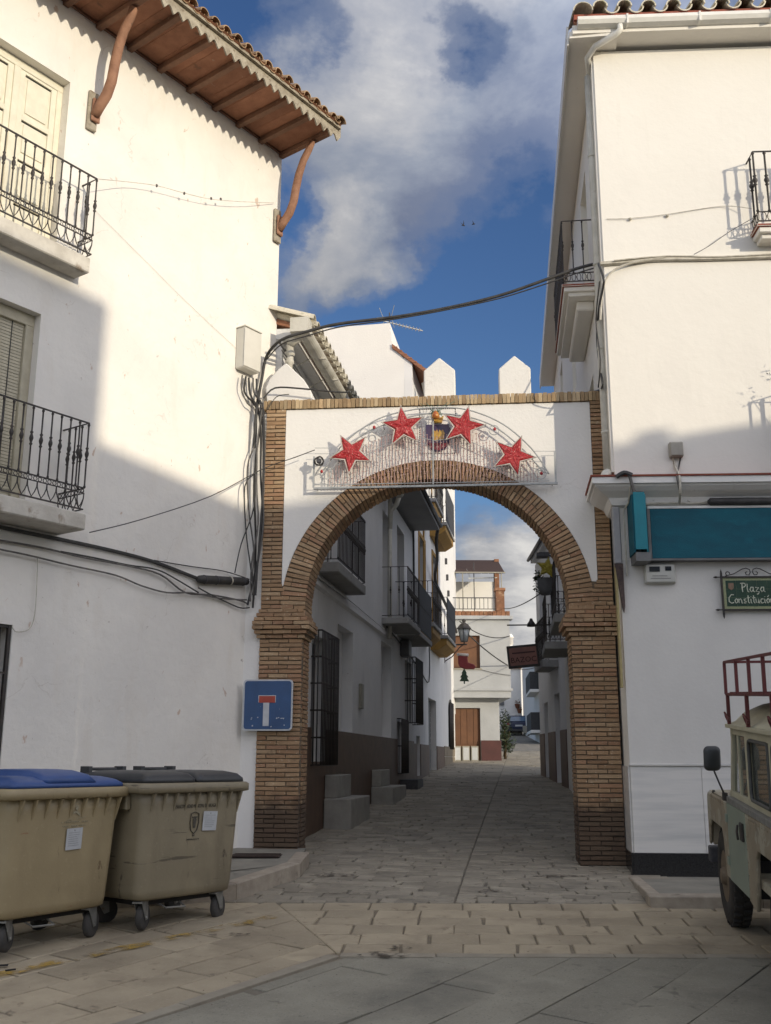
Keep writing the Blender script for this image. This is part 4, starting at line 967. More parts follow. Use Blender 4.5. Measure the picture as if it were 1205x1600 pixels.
while x_ < 3.5:
    zt = 5.0
    for (p, q) in zip(top_[:-1], top_[1:]):
        if p[0] <= x_ <= q[0]: zt = p[1]+(q[1]-p[1])*(x_-p[0])/(q[0]-p[0])
    zt += rg.uniform(-.02, .02); z_ = zt; pts_ = [(x_, DY+.012, zt)]
    while z_ > 4.97: z_ -= .07; pts_.append((x_+rg.uniform(-.005, .005), DY+.012+rg.uniform(-.004, .004), max(z_, 4.965)))
    s_ = MB(); s_.tube(pts_, .0048, 4)
    for p in pts_[:-1]:
        if rg.random() < .8: s_.box(p[0]-rg.uniform(.006, .02), p[0]+rg.uniform(.006, .02), p[1]-.004, p[1]+.004, p[2]-.004, p[2]+.003)
    s_.build('light_string', STRING, disp); x_ += .0415
# a golden bell-like lamp with green wires at the top
GOLD = M('gold_bauble', (.55,.30,.05), (.35,.05,.02), 30, .3); GREENW = M('green_wire', (.08,.17,.11), (.05,.10,.07), 12, .6)
c = dispc(681, 650); w = MB(); w.lathe([(.01, -.06), (.045, -.045), (.05, -.01), (.035, .03), (.015, .05)], (c[0], DY-.05, c[1]), 10); w.build('gold_lamp', GOLD, disp)
w = MB()
for a in ((-.20, .21), (-.13, .22), (.03, .20), (.16, .22), (.24, .23), (-.06, .19)): w.tube([(c[0]+rg.uniform(-.05, .05), DY-.03, c[1]+.03), (c[0]+a[0]*.5, DY+.03, c[1]+.12), (c[0]+a[0], -.045, c[1]+a[1]-.01)], .0035, 3)
for i in range(5): w.tube([(c[0]+rg.uniform(-.09, .09), DY-.03+rg.uniform(-.03, .03), c[1]+rg.uniform(-.05, .09)) for j in range(5)], .004, 3)
w.build('green_wire', GREENW, disp)

# small lamp / coil at the left end
sp = thing('coiled_spotlight', AR.w(.73, -.14, 5.28), 'small round black lamp with coiled wire at the left end of the star display', 'lamp')
w = MB(); w.lathe([(.02, .0), (.032, -.02), (.036, -.05), (.026, -.07)], (0, 0, 0), 10, axis='y'); w.build('lamp_head', GREYIRON, sp)
w = MB()
for r_ in (.048, .056, .062): w.tube([(r_*math.cos(6.2832*i/14), -.035+.02*math.sin(i*1.7), r_*math.sin(6.2832*i/14)) for i in range(14)], .006, 4, closed=True)
w.build('wire_coil', CABLE, sp); w = MB(); w.tube([(0, 0, 0), (0, .135, 0)], .008, 4); w.build('mount', GREYIRON, sp)

# ============================================================ CABLES AND BOXES ON THE OLD HOUSE
def sag(a, b, s_, n=14): a, b = Vector(a), Vector(b); return [a+(b-a)*(i/n)-Vector((0, 0, 4*s_*(i/n)*(1-i/n))) for i in range(n+1)]
def wire(name, pts, r, mat, label, n=5, jig=0, group=None, cat='cable', seed=1):
    rg = random.Random(seed); pts = [Vector(p)+Vector((rg.uniform(-jig, jig), rg.uniform(-jig, jig), rg.uniform(-jig, jig))) for p in pts]
    # smooth
    out_ = []
    for i in range(len(pts)-1):
        p0, p1, p2, p3 = pts[max(i-1, 0)], pts[i], pts[i+1], pts[min(i+2, len(pts)-1)]
        for k in range(4):
            t = k/4; out_.append(.5*((2*p1)+(-p0+p2)*t+(2*p0-5*p1+4*p2-p3)*t*t+(-p0+3*p1-3*p2+p3)*t**3))
    out_.append(pts[-1]); o0 = out_[0]
    mb = MB(); mb.tube([p-o0 for p in out_], r, n); o = mb.build(name, mat); o.location = o0; return tag(o, label, cat, group)
def lbp(px_, py_, off=.03):
    a_ = LB.w(*LB.aty(px_, py_, -off)); b_ = AR.w(*AR.aty(px_, py_, -off))
    return b_ if (px_ > 372 and b_.y < a_.y and py_ > 600) else a_
def arp(px_, py_, off=.03): q = AR.aty(px_, py_, -off); return AR.w(*q)
def rbp(px_, py_, off=.03): q = RB.aty(px_, py_, -off); return RB.w(*q)
bx = thing('junction_box', LB.w(-.24, 0, 6.5), 'white rectangular junction cabinet high on the old house wall beside the arch', 'utility box'); bx.location = LB.w(-.20, 0, 6.52)
bx.rotation_euler = (0, 0, LB.a); BOXM = M('white_cabinet_plastic', (.66,.64,.57), (.60,.58,.51), 3, .5)
w = MB(); w.box(-.16, .15, -.15, 0, .0, .56); q = w.build('cabinet', BOXM, bx, bevel=.012)
w = MB(); w.box(-.164, .154, -.163, -.152, .012, .548); w.build('cabinet_door', BOXM, q, bevel=.008)
w = MB(); w.box(-.168, .158, -.166, .0, .562, .575); w.build('rain_cap', BOXM, q)
bundle_grp = 'cables running down beside the arch'
runs = [([(385, 588), (383, 612), (398, 632), (408, 655), (403, 700), (398, 760), (400, 830), (399, 900), (396, 950)], .014, CABLE),
        ([(390, 590), (392, 615), (404, 640), (409, 680), (408, 740), (411, 800), (408, 850), (398, 900), (388, 945)], .014, CABLE),
        ([(396, 590), (398, 612), (408, 634), (412, 690), (412, 760), (412, 820), (404, 880), (396, 930)], .012, CABLEG),
        ([(380, 586), (378, 606), (388, 630), (400, 642), (400, 690), (388, 730), (390, 800), (398, 860), (395, 905)], .010, CABLEG),
        ([(402, 592), (404, 620), (412, 640), (414, 720), (410, 800), (404, 870), (400, 930)], .013, CABLE),
        ([(408, 625), (406, 670), (400, 720), (398, 790), (378, 850), (368, 895)], .008, CABLE),
        ([(410, 640), (404, 690), (402, 750), (404, 820), (394, 880), (392, 940)], .010, CABLEG),
        ([(400, 740), (384, 760), (386, 830), (392, 880), (396, 915)], .009, CABLE)]
descs = ['black cable hugging the left edge of the cable bundle', 'thick black cable in the middle of the bundle beside the arch', 'dusty grey cable closest to the brick strip', 'grey cable bowing out left of the bundle below the cabinet', 'black cable along the brick strip of the arch',
         'thin black cable slanting away to the black splice sleeve', 'thin dusty cable looping inside the bundle', 'short black cable looping out of the bundle half way down']
for i, ((pp, r_, mt_), ds) in enumerate(zip(runs, descs)):
    pts_ = [lbp(a-1, b, .05+.012*i) for a, b in pp]; wire('wall_cable', pts_, r_, mt_, ds, jig=.004, group=bundle_grp, seed=i)
hr = [([(-40, 815), (40, 832), (110, 846), (180, 862), (240, 878), (300, 900), (312, 905)], .022, CABLE, 'thick black cable running down along the old wall to the splice sleeve'),
      ([(-40, 838), (60, 855), (130, 871), (200, 884), (250, 898), (290, 925), (330, 930), (375, 938), (388, 945)], .011, CABLEG, 'grey twisted cable sagging below the thick black one'),
      ([(-40, 850), (40, 866), (110, 884), (180, 898), (220, 915), (260, 925), (300, 926), (345, 935), (385, 938)], .010, CABLEG, 'lowest dusty cable sagging across the old wall'),
      ([(240, 876), (300, 885), (350, 892), (390, 905)], .007, CABLE, 'thin black wire above the splice sleeve'),
      ([(310, 918), (330, 930), (350, 938), (375, 950), (390, 950)], .009, CABLE, 'short black loop under the splice sleeve'),
      ([(95, 862), (150, 872), (200, 882), (245, 890), (275, 905), (310, 926)], .009, CABLE, 'black wire twisted over the grey cables left of the sleeve'),
      ([(58, 870), (58, 900), (54, 960), (45, 984), (25, 988), (18, 978)], .005, CABLEW, 'thin whitewashed wire dropping to the barred ground floor window')]
for i, (pp, r_, mt_, ds) in enumerate(hr): wire('wall_cable', [lbp(a, b, .035+.01*(i % 3)) for a, b in pp], r_, mt_, ds, jig=.006, seed=20+i)
a, b = lbp(308, 905, .06), lbp(388, 909, .06)
sl_ = thing('splice_sleeve', (a+b)/2, 'fat black cable splice sleeve on the old wall left of the arch', 'cable sleeve'); w = MB()
a_, b_ = a-(a+b)/2, b-(a+b)/2; P_ = [a_+(b_-a_)*t for t in (0, .03, .1, .5, .9, .97, 1)]
w.tube(P_, [.025, .045, .052, .052, .052, .045, .025], 10); body_ = w.build('sleeve', CABLE, sl_)
for t in (.12, .35, .62, .88):
    w = MB(); w.tube([a_+(b_-a_)*t, a_+(b_-a_)*(t+.02)], .056, 10); w.build('clamp_ring', CABLEW if t == .62 else GREYIRON, body_)
# festoon wires
wire('festoon_wire', [LB.w(-2.9, -.26, 7.90)] + [lbp(a, b, .12) for a, b in ((200, 284), (245, 290), (290, 302), (330, 311), (380, 315))] + [lbp(428, 317, .03)], .0040, CABLEW, 'thin pale wire from the upper balcony corner to the far wall bracket')
for i, (a_, b__) in enumerate(((245, 290), (288, 302), (330, 310), (345, 311))):
    c_ = lbp(a_, b__, .12); w = MB(); w.lathe([(.006, -.02), (.014, -.01), (.014, .012), (.006, .02)], (0, 0, 0), 6); o = w.build('wire_clip', CABLEG); o.location = c_; tag(o, ['first wire clip from the balcony on the thin wire', 'second wire clip from the balcony on the thin wire', 'third and largest clip on the thin wire under the eave', 'fourth wire clip, close beside the third one'][i], 'wire clip', 'clips on the thin wire')
for i, (a_, b__) in enumerate(((1043, 337), (985, 342))):
    c_ = rbp(a_, b__, .02); w = MB(); w.lathe([(.006, -.02), (.02, -.008), (.02, .01), (.006, .02)], (0, 0, 0), 7); o = w.build('wire_clip', CABLEW); o.location = c_; tag(o, ['pale clip on the thin wire nearer the upper right balcony', 'pale clip on the thin wire near the corner of the right house'][i], 'wire clip', 'clips on the thin wire of the corner house')
wire('display_wire', [lbp(140, 832, .30), lbp(220, 812, .3), lbp(330, 775, .3), arp(410, 733, .25), arp(460, 715, .22), arp(492, 703, .22)], .006, CABLE, 'black wire rising from under the lower balcony to the star display')
wire('thin_wall_wire', [lbp(150, 330, .012), lbp(232, 412, .012), lbp(290, 470, .012), lbp(370, 545, .012)], .0018, CABLEW, 'faint pale wire stapled diagonally across the sunlit old wall')
# overhead cable across the street
oc = [(385, 700), (395, 640), (408, 590), (420, 552), (440, 531), (480, 518), (530, 506), (620, 495), (700, 481), (780, 462), (850, 438), (900, 420), (936, 411)]
ov_ = []
for i, (a, b) in enumerate(oc):
    ov_.append(AR.w(*AR.aty(a, b, -.22)))
ov_[0] = lbp(397, 700, .08); ov_[1] = lbp(401, 640, .08); ov_[2] = lbp(409, 592, .08); ov_[3] = lbp(417, 556, .1)
wire('overhead_cable', ov_, .021, CABLE, 'thick black cable spanning the street above the white merlons', n=7)
wire('overhead_cable', [p+Vector((.01, -.01, -.045-.02*math.sin(i))) for i, p in enumerate(ov_[3:])], .009, CABLE, 'thin black wire wrapped under the thick overhead cable')
wire('merlon_cable', [arp(412, 622, .08), arp(430, 606, .05), arp(470, 607, .05), arp(520, 612, .06), arp(545, 613, .05)], .012, CABLE, 'black cable lying on the coping at the foot of the left merlon')
wire('merlon_cable', [arp(418, 640, .06), arp(432, 620, .06), arp(452, 616, .05)], .006, CABLE, 'thin wire crossing the top left corner bricks of the arch')
# right house cables
wire('conduit', [rbp(938, 412, .03), rbp(980, 409, .03), rbp(1030, 405, .03), rbp(1100, 404, .03), rbp(1205, 401, .03), rbp(1300, 399, .03)], .030, CABLEW, 'whitewashed cable bundle running across the sunlit front of the corner house')
wire('conduit', [rbp(960, 407, .07), rbp(1040, 400, .06), rbp(1120, 401, .06), rbp(1205, 397, .06), rbp(1300, 394, .06)], .011, CABLEW, 'thinner whitewashed cable twisted on top of the bundle')
wire('conduit', [rbp(1040, 402, .05), rbp(990, 410, .06), rbp(960, 422, .07), rbp(946, 440, .08), rbp(940, 470, .10), rbp(938, 500, .10)], .014, CABLEW, 'white cable curving down from the bundle to the corner')
wire('corner_cable', [RS.w(*RS.aty(a, b, .09)) for a, b in ((936, 412), (944, 440), (936, 480), (934, 530), (938, 580), (941, 606), (925, 612), (905, 614))], .015, CABLE, 'black cable dropping along the street side of the corner house', jig=.006)
wire('corner_cable', [RS.w(*RS.aty(a, b, .12)) for a, b in ((938, 440), (932, 500), (938, 560), (936, 605))], .009, CABLE, 'thin black cable beside the drop at the corner house', jig=.006)
wire('balcony_wire', [rbp(948, 342, .015), rbp(985, 341, .02), rbp(1040, 335, .02), rbp(1128, 322, .02), rbp(1175, 326, .1)], .0045, CABLEW, 'thin pale wire sagging on the sunlit wall towards the upper right balcony')
wire('balcony_wire', [rbp(1085, 397, .05), rbp(1110, 383, .06), rbp(1140, 362, .12), rbp(1178, 340, .26)], .0045, CABLEG, 'dark knotted wire from the conduit up to the upper right balcony')
# grey box with conduits above the ledge
def wallbox(name, fr, px0, py0, px1, py1, dep, mat, label, cat='utility box'):
    a, b = fr.aty(px0, py0, -dep), fr.aty(px1, py1, -dep)
    t = thing(name, fr.w((a[0]+b[0])/2, 0, b[2]), label, cat); t.rotation_euler = (0, 0, fr.a); w_ = abs(b[0]-a[0])/2; h_ = a[2]-b[2]
    m_ = MB(); m_.box(-w_, w_, -dep, 0, 0, h_); o = m_.build('box_body', mat, t, bevel=.01); m_ = MB(); m_.box(-w_+.01, w_-.01, -dep-.012, -dep-.001, .012, h_-.012); m_.build('box_lid', mat, o, bevel=.005); return t, w_, h_
GREYBOX = M('grey_beige_box', (.36,.34,.29), (.30,.28,.24), 8, .6)
t, w_, h_ = wallbox('connection_box', RB, 1046, 690, 1069, 713, .08, GREYBOX, 'small square beige connection box above the ledge of the corner house')
wire('box_conduit', [rbp(1052, 712, .03), rbp(1056, 730, .03), rbp(1062, 745, .32), rbp(1063, 770, .33), rbp(1062, 787, .10)], .016, CABLEW, 'pale conduit from the beige box down over the ledge')
wire('box_conduit', [rbp(1064, 712, .03), rbp(1061, 730, .03), rbp(1058, 745, .33), rbp(1064, 775, .3)], .010, CABLEG, 'second thin conduit under the beige box')
wire('ledge_cable', [rbp(968, 742, .34), rbp(982, 740, .35), rbp(990, 765, .34), rbp(1000, 790, .30)], .020, CABLEG, 'dusty cable bundle dropping over the ledge by the corner')
wire('ledge_cable', [rbp(963, 745, .34), rbp(975, 738, .36), rbp(988, 742, .36)], .026, CABLE, 'black knotted cable end lying on the ledge corner')
wire('ledge_cable', [rbp(985, 760, .33), rbp(982, 785, .2), rbp(975, 800, .06), rbp(977, 830, .05), rbp(980, 900, .04)], .010, CABLEW, 'white cable from the ledge down the corner beside the teal sign')
wire('under_ledge_cable', [rbp(1005, 788, .08), rbp(1040, 786, .07), rbp(1100, 786, .08), rbp(1205, 784, .08), rbp(1290, 784, .08)], .014, CABLEW, 'white cable along the wall over the teal fascia')
wire('under_ledge_cable', [rbp(1020, 782, .08), rbp(1062, 772, .08), rbp(1080, 785, .08), rbp(1110, 783, .1)], .007, CABLEW, 'thin white wire looped above the teal fascia')
a, b = rbp(1106, 784, .14), rbp(1215, 783, .14); c = (a+b)/2
sl_ = thing('splice_sleeve', c, 'fat black cable splice sleeve above the teal shop fascia', 'cable sleeve'); w = MB(); w.tube([a-c+(b-a)*t for t in (0, .04, .5, .96, 1)], [.02, .045, .048, .045, .02], 10); w.build('sleeve', CABLE, sl_)
# broken lower drainpipe
bp = thing('broken_drainpipe', RB.w(-.02, -.03, 3.2), 'grey drainpipe with a broken dark lower end at the corner house', 'drainpipe'); bp.rotation_euler = (0, 0, RB.a)
w = MB(); w.box(-.045, .045, -.04, .05, .62, 1.30); w.build('pipe', M('grey_zinc_pipe', (.33,.33,.33), (.26,.26,.27), 5, .6), bp, bevel=.012)
w = MB(); w.prism([(-.045, .62), (.05, .62), (.05, .12), (.038, .05), (.02, .12), (-.01, .36), (-.03, .5)], -.042, .0); w.build('torn_end', M('torn_dark_lining', (.05,.035,.035), (.10,.07,.06), 20, .9), bp)
w = MB(); w.box(-.04, -.015, -.03, .05, -.8, .60); w.build('old_wire', M('yellowed_wire', (.40,.33,.15), (.3,.25,.12), 20, .7), bp)
# teal shop sign
TEAL = M('dark_teal_cloth', (.001,.095,.135), (.002,.07,.105), 3, .8, .003, 60, stretch=(1, 1, 2.5), spots=[(5, .58, (.002,.12,.165), .5, .1)])
TEAL2 = M('bright_teal_panel', (.0,.20,.25), (.0,.16,.21), 3, .5)
GREYP = M('grey_sign_tray', (.16,.165,.165), (.12,.12,.12), 4, .6)
fa = thing('shop_fascia', RB, 'long blank dark teal shop fascia on the corner house', 'shop sign')
w = MB(); w.box(.36, 7, -.13, -.0125, 3.865, 4.455); f_ = w.build('fascia_panel', TEAL, fa, bevel=.004)
w = MB(); w.box(.335, 7, -.135, -.0125, 4.457, 4.485); w.build('top_trim', PAINT_WHITE, fa); w = MB(); w.box(.325, 7, -.14, -.0125, 3.84, 3.863); w.build('bottom_tray', GREYP, fa)
w = MB(); w.box(.325, .357, -.138, -.0125, 3.866, 4.455); w.build('end_cap', GREYP, fa)
ps = thing('projecting_sign', RB, 'narrow bright teal box sign sticking out at the left end of the fascia', 'shop sign')
w = MB(); w.box(.135, .262, -.36, -.335, 3.93, 4.60); w.build('front_panel', TEAL2, ps); w = MB(); w.box(.12, .135, -.34, -.0125, 3.90, 4.58); w.build('side_panel', TEAL, ps); w = MB(); w.box(.262, .277, -.34, -.0125, 3.90, 4.58); w.build('side_panel', TEAL2, ps)
w = MB(); w.box(.135, .30, -.335, -.0125, 3.80, 3.90); w.build('grey_foot', GREYP, ps)
# small electricity meter
mt_, w_, h_ = wallbox('meter_box', RB, 1007, 881, 1057, 911, .07, M('pale_meter_plastic', (.50,.50,.46), (.44,.44,.40), 6, .5), 'small pale meter box with two dark windows under the teal fascia')
w = MB(); w.box(-w_+.05, -w_+.17, -.088, -.083, h_-.095, h_-.035); w.box(w_-.12, w_-.05, -.088, -.083, h_-.085, h_-.035); w.build('meter_window', DARKGLASS, mt_)
w = MB(); w.box(-w_+.06, w_-.06, -.0855, -.083, .05, .056); w.box(-w_+.08, w_-.1, -.0855, -.083, .08, .085); w.build('meter_print', GREYP, mt_)

# ============================================================ STREET NAME PLAQUE
pq = thing('street_name_plaque', RB, 'green tile plaque reading Plaza Constitucion in a scrolled black iron frame', 'street sign')
x0, x1, z0, z1 = 1.155, 1.80, 3.285, 3.645
GT = M('green_glaze', (.025,.06,.035), (.015,.042,.025), 9, .35); CT = M('cream_glaze_border', (.34,.36,.20), (.22,.25,.13), 70, .4); TW = M('white_lettering', (.62,.64,.52), (.52,.54,.43), 20, .5)
w = MB(); w.box(x0, x1, -.055, -.02, z0, z1); tb = w.build('tile_border', CT, pq)
for i in range(5):
    a = x0+.03+i*(x1-x0-.06)/5
    for j in range(3): b_ = z0+.03+j*(z1-z0-.06)/3; w = MB(); w.box(a+.001, a+(x1-x0-.06)/5-.001, -.058, -.0555, b_+.001, b_+(z1-z0-.06)/3-.001); w.build('tile', GT, tb)
w = MB(); w.box(x0-.02, x1+.3, -.07, -.045, z1, z1+.018); w.box(x0-.02, x1+.3, -.07, -.045, z0-.018, z0); w.box(x0-.022, x0-.003, -.072, -.043, z0-.07, z1+.06); w.box(x0-.06, x0-.02, -.065, -.05, z1+.004, z1+.014); w.box(x0-.06, x0-.02, -.065, -.05, z0-.014, z0-.004)
w.box(x1+.003, x1+.022, -.072, -.043, z0-.07, z1+.06)
for (a, b_) in ((x0-.085, z1+.009), (x0-.085, z0-.009)): w.lathe([(.002, -.03), (.014, -.005), (.012, .01), (.004, .03)], (a+.01, -.058, b_), 6, axis='x')
for b_ in (z1+.07, z0-.08): w.lathe([(.002, -.03), (.012, 0), (.002, .03)], (x0-.0125, -.058, b_), 6)
ifr = w.build('iron_frame', IRON, pq)
def spiral(cx, cz, r0, r1, a0, a1, n=14): return [(cx+(r0+(r1-r0)*i/n)*math.cos(a0+(a1-a0)*i/n), -.058, cz+(r0+(r1-r0)*i/n)*math.sin(a0+(a1-a0)*i/n)) for i in range(n+1)]
w = MB(); zb_ = z1+.018; cxm = (x0+x1)/2+.01
for sg in (-1, 1):
    pts_ = [(cxm+sg*(.30), -.058, zb_+.004), (cxm+sg*.20, -.058, zb_+.03), (cxm+sg*.10, -.058, zb_+.085), (cxm+sg*.06, -.058, zb_+.095), (cxm+sg*.02, -.058, zb_+.08), (cxm+sg*.012, -.058, zb_+.045), (cxm+sg*.03, -.058, zb_+.015), (cxm+sg*.06, -.058, zb_+.018), (cxm+sg*.07, -.058, zb_+.045), (cxm+sg*.05, -.058, zb_+.052)]
    w.tube(pts_, .006, 5); w.tube([(cxm+sg*(.27+.022*math.cos(a_)), -.058, zb_+.032+.022*math.sin(a_)) for a_ in [(-1.6+5*i/9) for i in range(10)]], .006, 5)
w.build('iron_scroll', IRON, ifr)
GL = {  # brush lettering as pen strokes on a unit grid
 'P': [[(.05,.95),(.25,1.0),(.22,.5),(.28,.0)], [(.22,.98),(.55,.95),(.62,.72),(.45,.55),(.25,.5)]], 'l': [[(.12,.9),(.10,.4),(.16,.05),(.3,.0)]],
 'a': [[(.48,.5),(.22,.52),(.08,.25),(.22,.02),(.42,.15),(.46,.5),(.46,.1),(.6,.0)]], 'z': [[(.08,.5),(.45,.48),(.12,.05),(.5,.02),(.38,-.22),(.22,-.25)]],
 'C': [[(.75,.92),(.45,.95),(.12,.6),(.12,.2),(.4,.0),(.72,.08)]], 'o': [[(.25,.5),(.05,.28),(.2,.0),(.42,.15),(.42,.4),(.25,.5)]], 'n': [[(.08,.5),(.1,.02)], [(.1,.35),(.32,.5),(.42,.3),(.46,.02),(.55,.02)]],
 's': [[(.42,.48),(.14,.42),(.2,.26),(.42,.18),(.36,.02),(.08,.05)]], 't': [[(.2,.85),(.2,.15),(.35,.0)], [(.02,.58),(.4,.62)]], 'i': [[(.12,.48),(.14,.05),(.25,.0)], [(.14,.68),(.17,.72)]],
 'u': [[(.06,.5),(.1,.08),(.32,.03),(.42,.5),(.46,.03),(.56,.0)]], 'c': [[(.42,.46),(.15,.45),(.06,.2),(.2,.0),(.42,.06)]], 'O': [[(.25,.5),(.05,.28),(.2,.0),(.42,.15),(.42,.4),(.25,.5)], [(.2,.68),(.4,.85)]]}
ADV = {'P': .68, 'l': .3, 'a': .6, 'z': .55, 'C': .78, 'o': .48, 'n': .58, 's': .48, 't': .4, 'i': .28, 'u': .58, 'c': .46, 'O': .5}
w = MB()
def script(txt, x, z, h, wx=1.0):
    for ch in txt:
        for st in GL[ch]:
            w.tube([(x+p[0]*h*wx, -.0595, z+p[1]*h) for p in st], [.0062 if len(st) > 2 else .005]*len(st), 5, flat=1)
        x += ADV[ch]*h*wx
script('Plaza', x0+.19, z0+.195, .105, .98); script('ConstituciOn', x0+.045, z0+.065, .105, .86)
w.build('lettering', TW, pq)
w = MB(); w.prism([(x0+.06, z1-.06), (x0+.12, z1-.06), (x0+.12, z1-.12), (x0+.09, z1-.145), (x0+.06, z1-.12)], -.0605, -.058); w.build('crest_print', M('crest_pink', (.26,.15,.10), (.15,.12,.07), 40, .4), pq)

# ============================================================ NO THROUGH ROAD SIGN
SB = M('sign_blue', (.022,.075,.20), (.018,.058,.155), 4, .45, spots=[(26, .72, (.5,.52,.55), .7, .02, (1, 1, .5)), (3, .6, (.03,.085,.20), .5, .15)]); SW = M('sign_white', (.52,.54,.56), (.44,.46,.48), 10, .5, spots=[(25, .68, (.15,.18,.25), .6, .05)]); SR = M('sign_red', (.40,.055,.03), (.33,.045,.025), 8, .5)
sg_ = thing('dead_end_sign', AR.w(-.155, -.10, 1.935), 'blue square dead-end road sign with a red-topped white T on the left pier', 'road sign'); sg_.rotation_euler = (0, 0, AR.a)
def rrect(x0, x1, z0, z1, r, n=5):
    p = []
    for cx, cz, a in ((x1-r, z0+r, -90), (x1-r, z1-r, 0), (x0+r, z1-r, 90), (x0+r, z0+r, 180)):
        p += [(cx+r*math.cos(R(a+90*i/n)), cz+r*math.sin(R(a+90*i/n))) for i in range(n+1)]
    return p
S_ = .61
w = MB(); w.prism(rrect(0, S_, 0, S_, .045), -.004, .02); pl_ = w.build('sign_plate', SW, sg_)
w = MB(); w.prism(rrect(.018, S_-.018, .018, S_-.018, .035), -.007, -.0045); w.build('blue_field', SB, pl_)
w = MB(); w.box(.252, .325, -.0095, -.0075, .055, .335); w.build('white_stem', SW, pl_); w = MB(); w.box(.19, .405, -.0095, -.0075, .300, .415); w.box(.19,.405,-.0095,-.0075,.30,.415); w = MB(); w.box(.19, .405, -.0095, -.0075, .336, .42); w.build('white_bar', SW, pl_)
w = MB(); w.box(.198, .397, -.0118, -.0098, .322+.01, .412); w.build('red_bar', SR, pl_)
w = MB(); w.box(.28, .33, .021, .10, .1, .5); w.build('bracket', GREYIRON, sg_)
w = MB(); rg = random.Random(4)
for (a, b_) in ((.105, .13), (.11, .145), (.185, .15), (.415, .14), (.44, .148), (.47, .14), (.485, .142), (.5, .135), (.12, .05), (.51, .06), (.35, .04)): w.prism([(a, b_), (a+rg.uniform(.006, .016), b_+.002), (a+.012, b_+rg.uniform(.008, .02)), (a-.003, b_+.01)], -.0088, -.0072)
w.build('paint_chips', SW, pl_)

# ============================================================ WASTE CONTAINERS
BIN1 = M('ochre_bin_plastic', (.365,.295,.17), (.305,.245,.14), 2.2, .5, .0012, 60, spots=[(1.8, .54, (.23,.18,.10), .5, .15, (1, 1, .5)), (7, .645, (.12,.075,.04), .75, .04, (1.3, 1, .45)), (4, .67, (.28,.11,.055), .6, .03, (1, 1, 2.5)), (30, .62, (.42,.35,.22), .4, .05)])
BIN2 = M('khaki_bin_plastic', (.275,.235,.155), (.22,.188,.125), 2.2, .5, .0012, 60, spots=[(1.8, .53, (.15,.125,.082), .6, .15, (1, 1, .5)), (7, .64, (.06,.045,.035), .8, .05, (1.3, 1, .45)), (2.2, .61, (.075,.06,.045), .75, .05, (.5, 1, 7)), (30, .62, (.32,.28,.2), .4, .05)])
LIDB = M('blue_lid_plastic', (.035,.085,.255), (.028,.068,.21), 3, .4, spots=[(10, .66, (.10,.14,.26), .5, .08)]); LIDG = M('dark_grey_lid_plastic', (.050,.053,.056), (.036,.038,.040), 3, .45, spots=[(9, .66, (.10,.10,.095), .5, .08)])
RUB = M('grey_rubber', (.045,.045,.043), (.075,.07,.065), 12, .85); STEEL = M('galvanised_steel', (.30,.30,.28), (.20,.20,.185), 14, .5, metal=.4, spots=[(12, .62, (.16,.10,.05), .6, .08)])
PAPER = M('paper_notice', (.50,.52,.53), (.44,.46,.475), 12, .8); INK = M('faded_ink', (.05,.045,.035), (.10,.09,.07), 30, .8); INK2 = M('grey_print', (.25,.27,.28), (.35,.36,.37), 40, .8); PALE = M('worn_white_print', (.36,.33,.24), (.27,.24,.15), 30, .7)
def ringverts(w_, d_, r, z, cx, cy, n=5):
    p = []
    for x_, y_, a in ((w_/2-r, -d_/2+r, -90), (w_/2-r, d_/2-r, 0), (-w_/2+r, d_/2-r, 90), (-w_/2+r, -d_/2+r, 180)):
        p += [(cx+x_+r*math.cos(R(a+90*i/n)), cy+y_+r*math.sin(R(a+90*i/n)), z) for i in range(n+1)]
    return p
def loft(mb, rings, mi=0, caps=True):
    n = len(rings[0]); vs = [v for r_ in rings for v in r_]; fs = []
    for k in range(len(rings)-1):
        for i in range(n): a = k*n+i; b = k*n+(i+1) % n; fs.append((a, b, b+n, a+n))
    if caps: fs += [tuple(range(n-1, -1, -1)), tuple((len(rings)-1)*n+i for i in range(n))]
    mb.add(vs, fs, mi, True)
def text_mesh(s, size, mat, name, depth=.002, shear=0):
    cu = bpy.data.curves.new(name, 'FONT'); cu.body = s; cu.size = size; cu.extrude = depth/2; cu.align_x = 'CENTER'; cu.resolution_u = 2; cu.shear = shear
    o = bpy.data.objects.new(name, cu); C.objects.link(o); dg = bpy.context.evaluated_depsgraph_get(); dg.update()
    me = bpy.data.meshes.new_from_object(o.evaluated_get(dg)); bpy.data.objects.remove(o); bpy.data.curves.remove(cu); me.materials.clear(); me.materials.append(mat)
    me.transform(Matrix.Rotation(R(90), 4, 'X')); return me
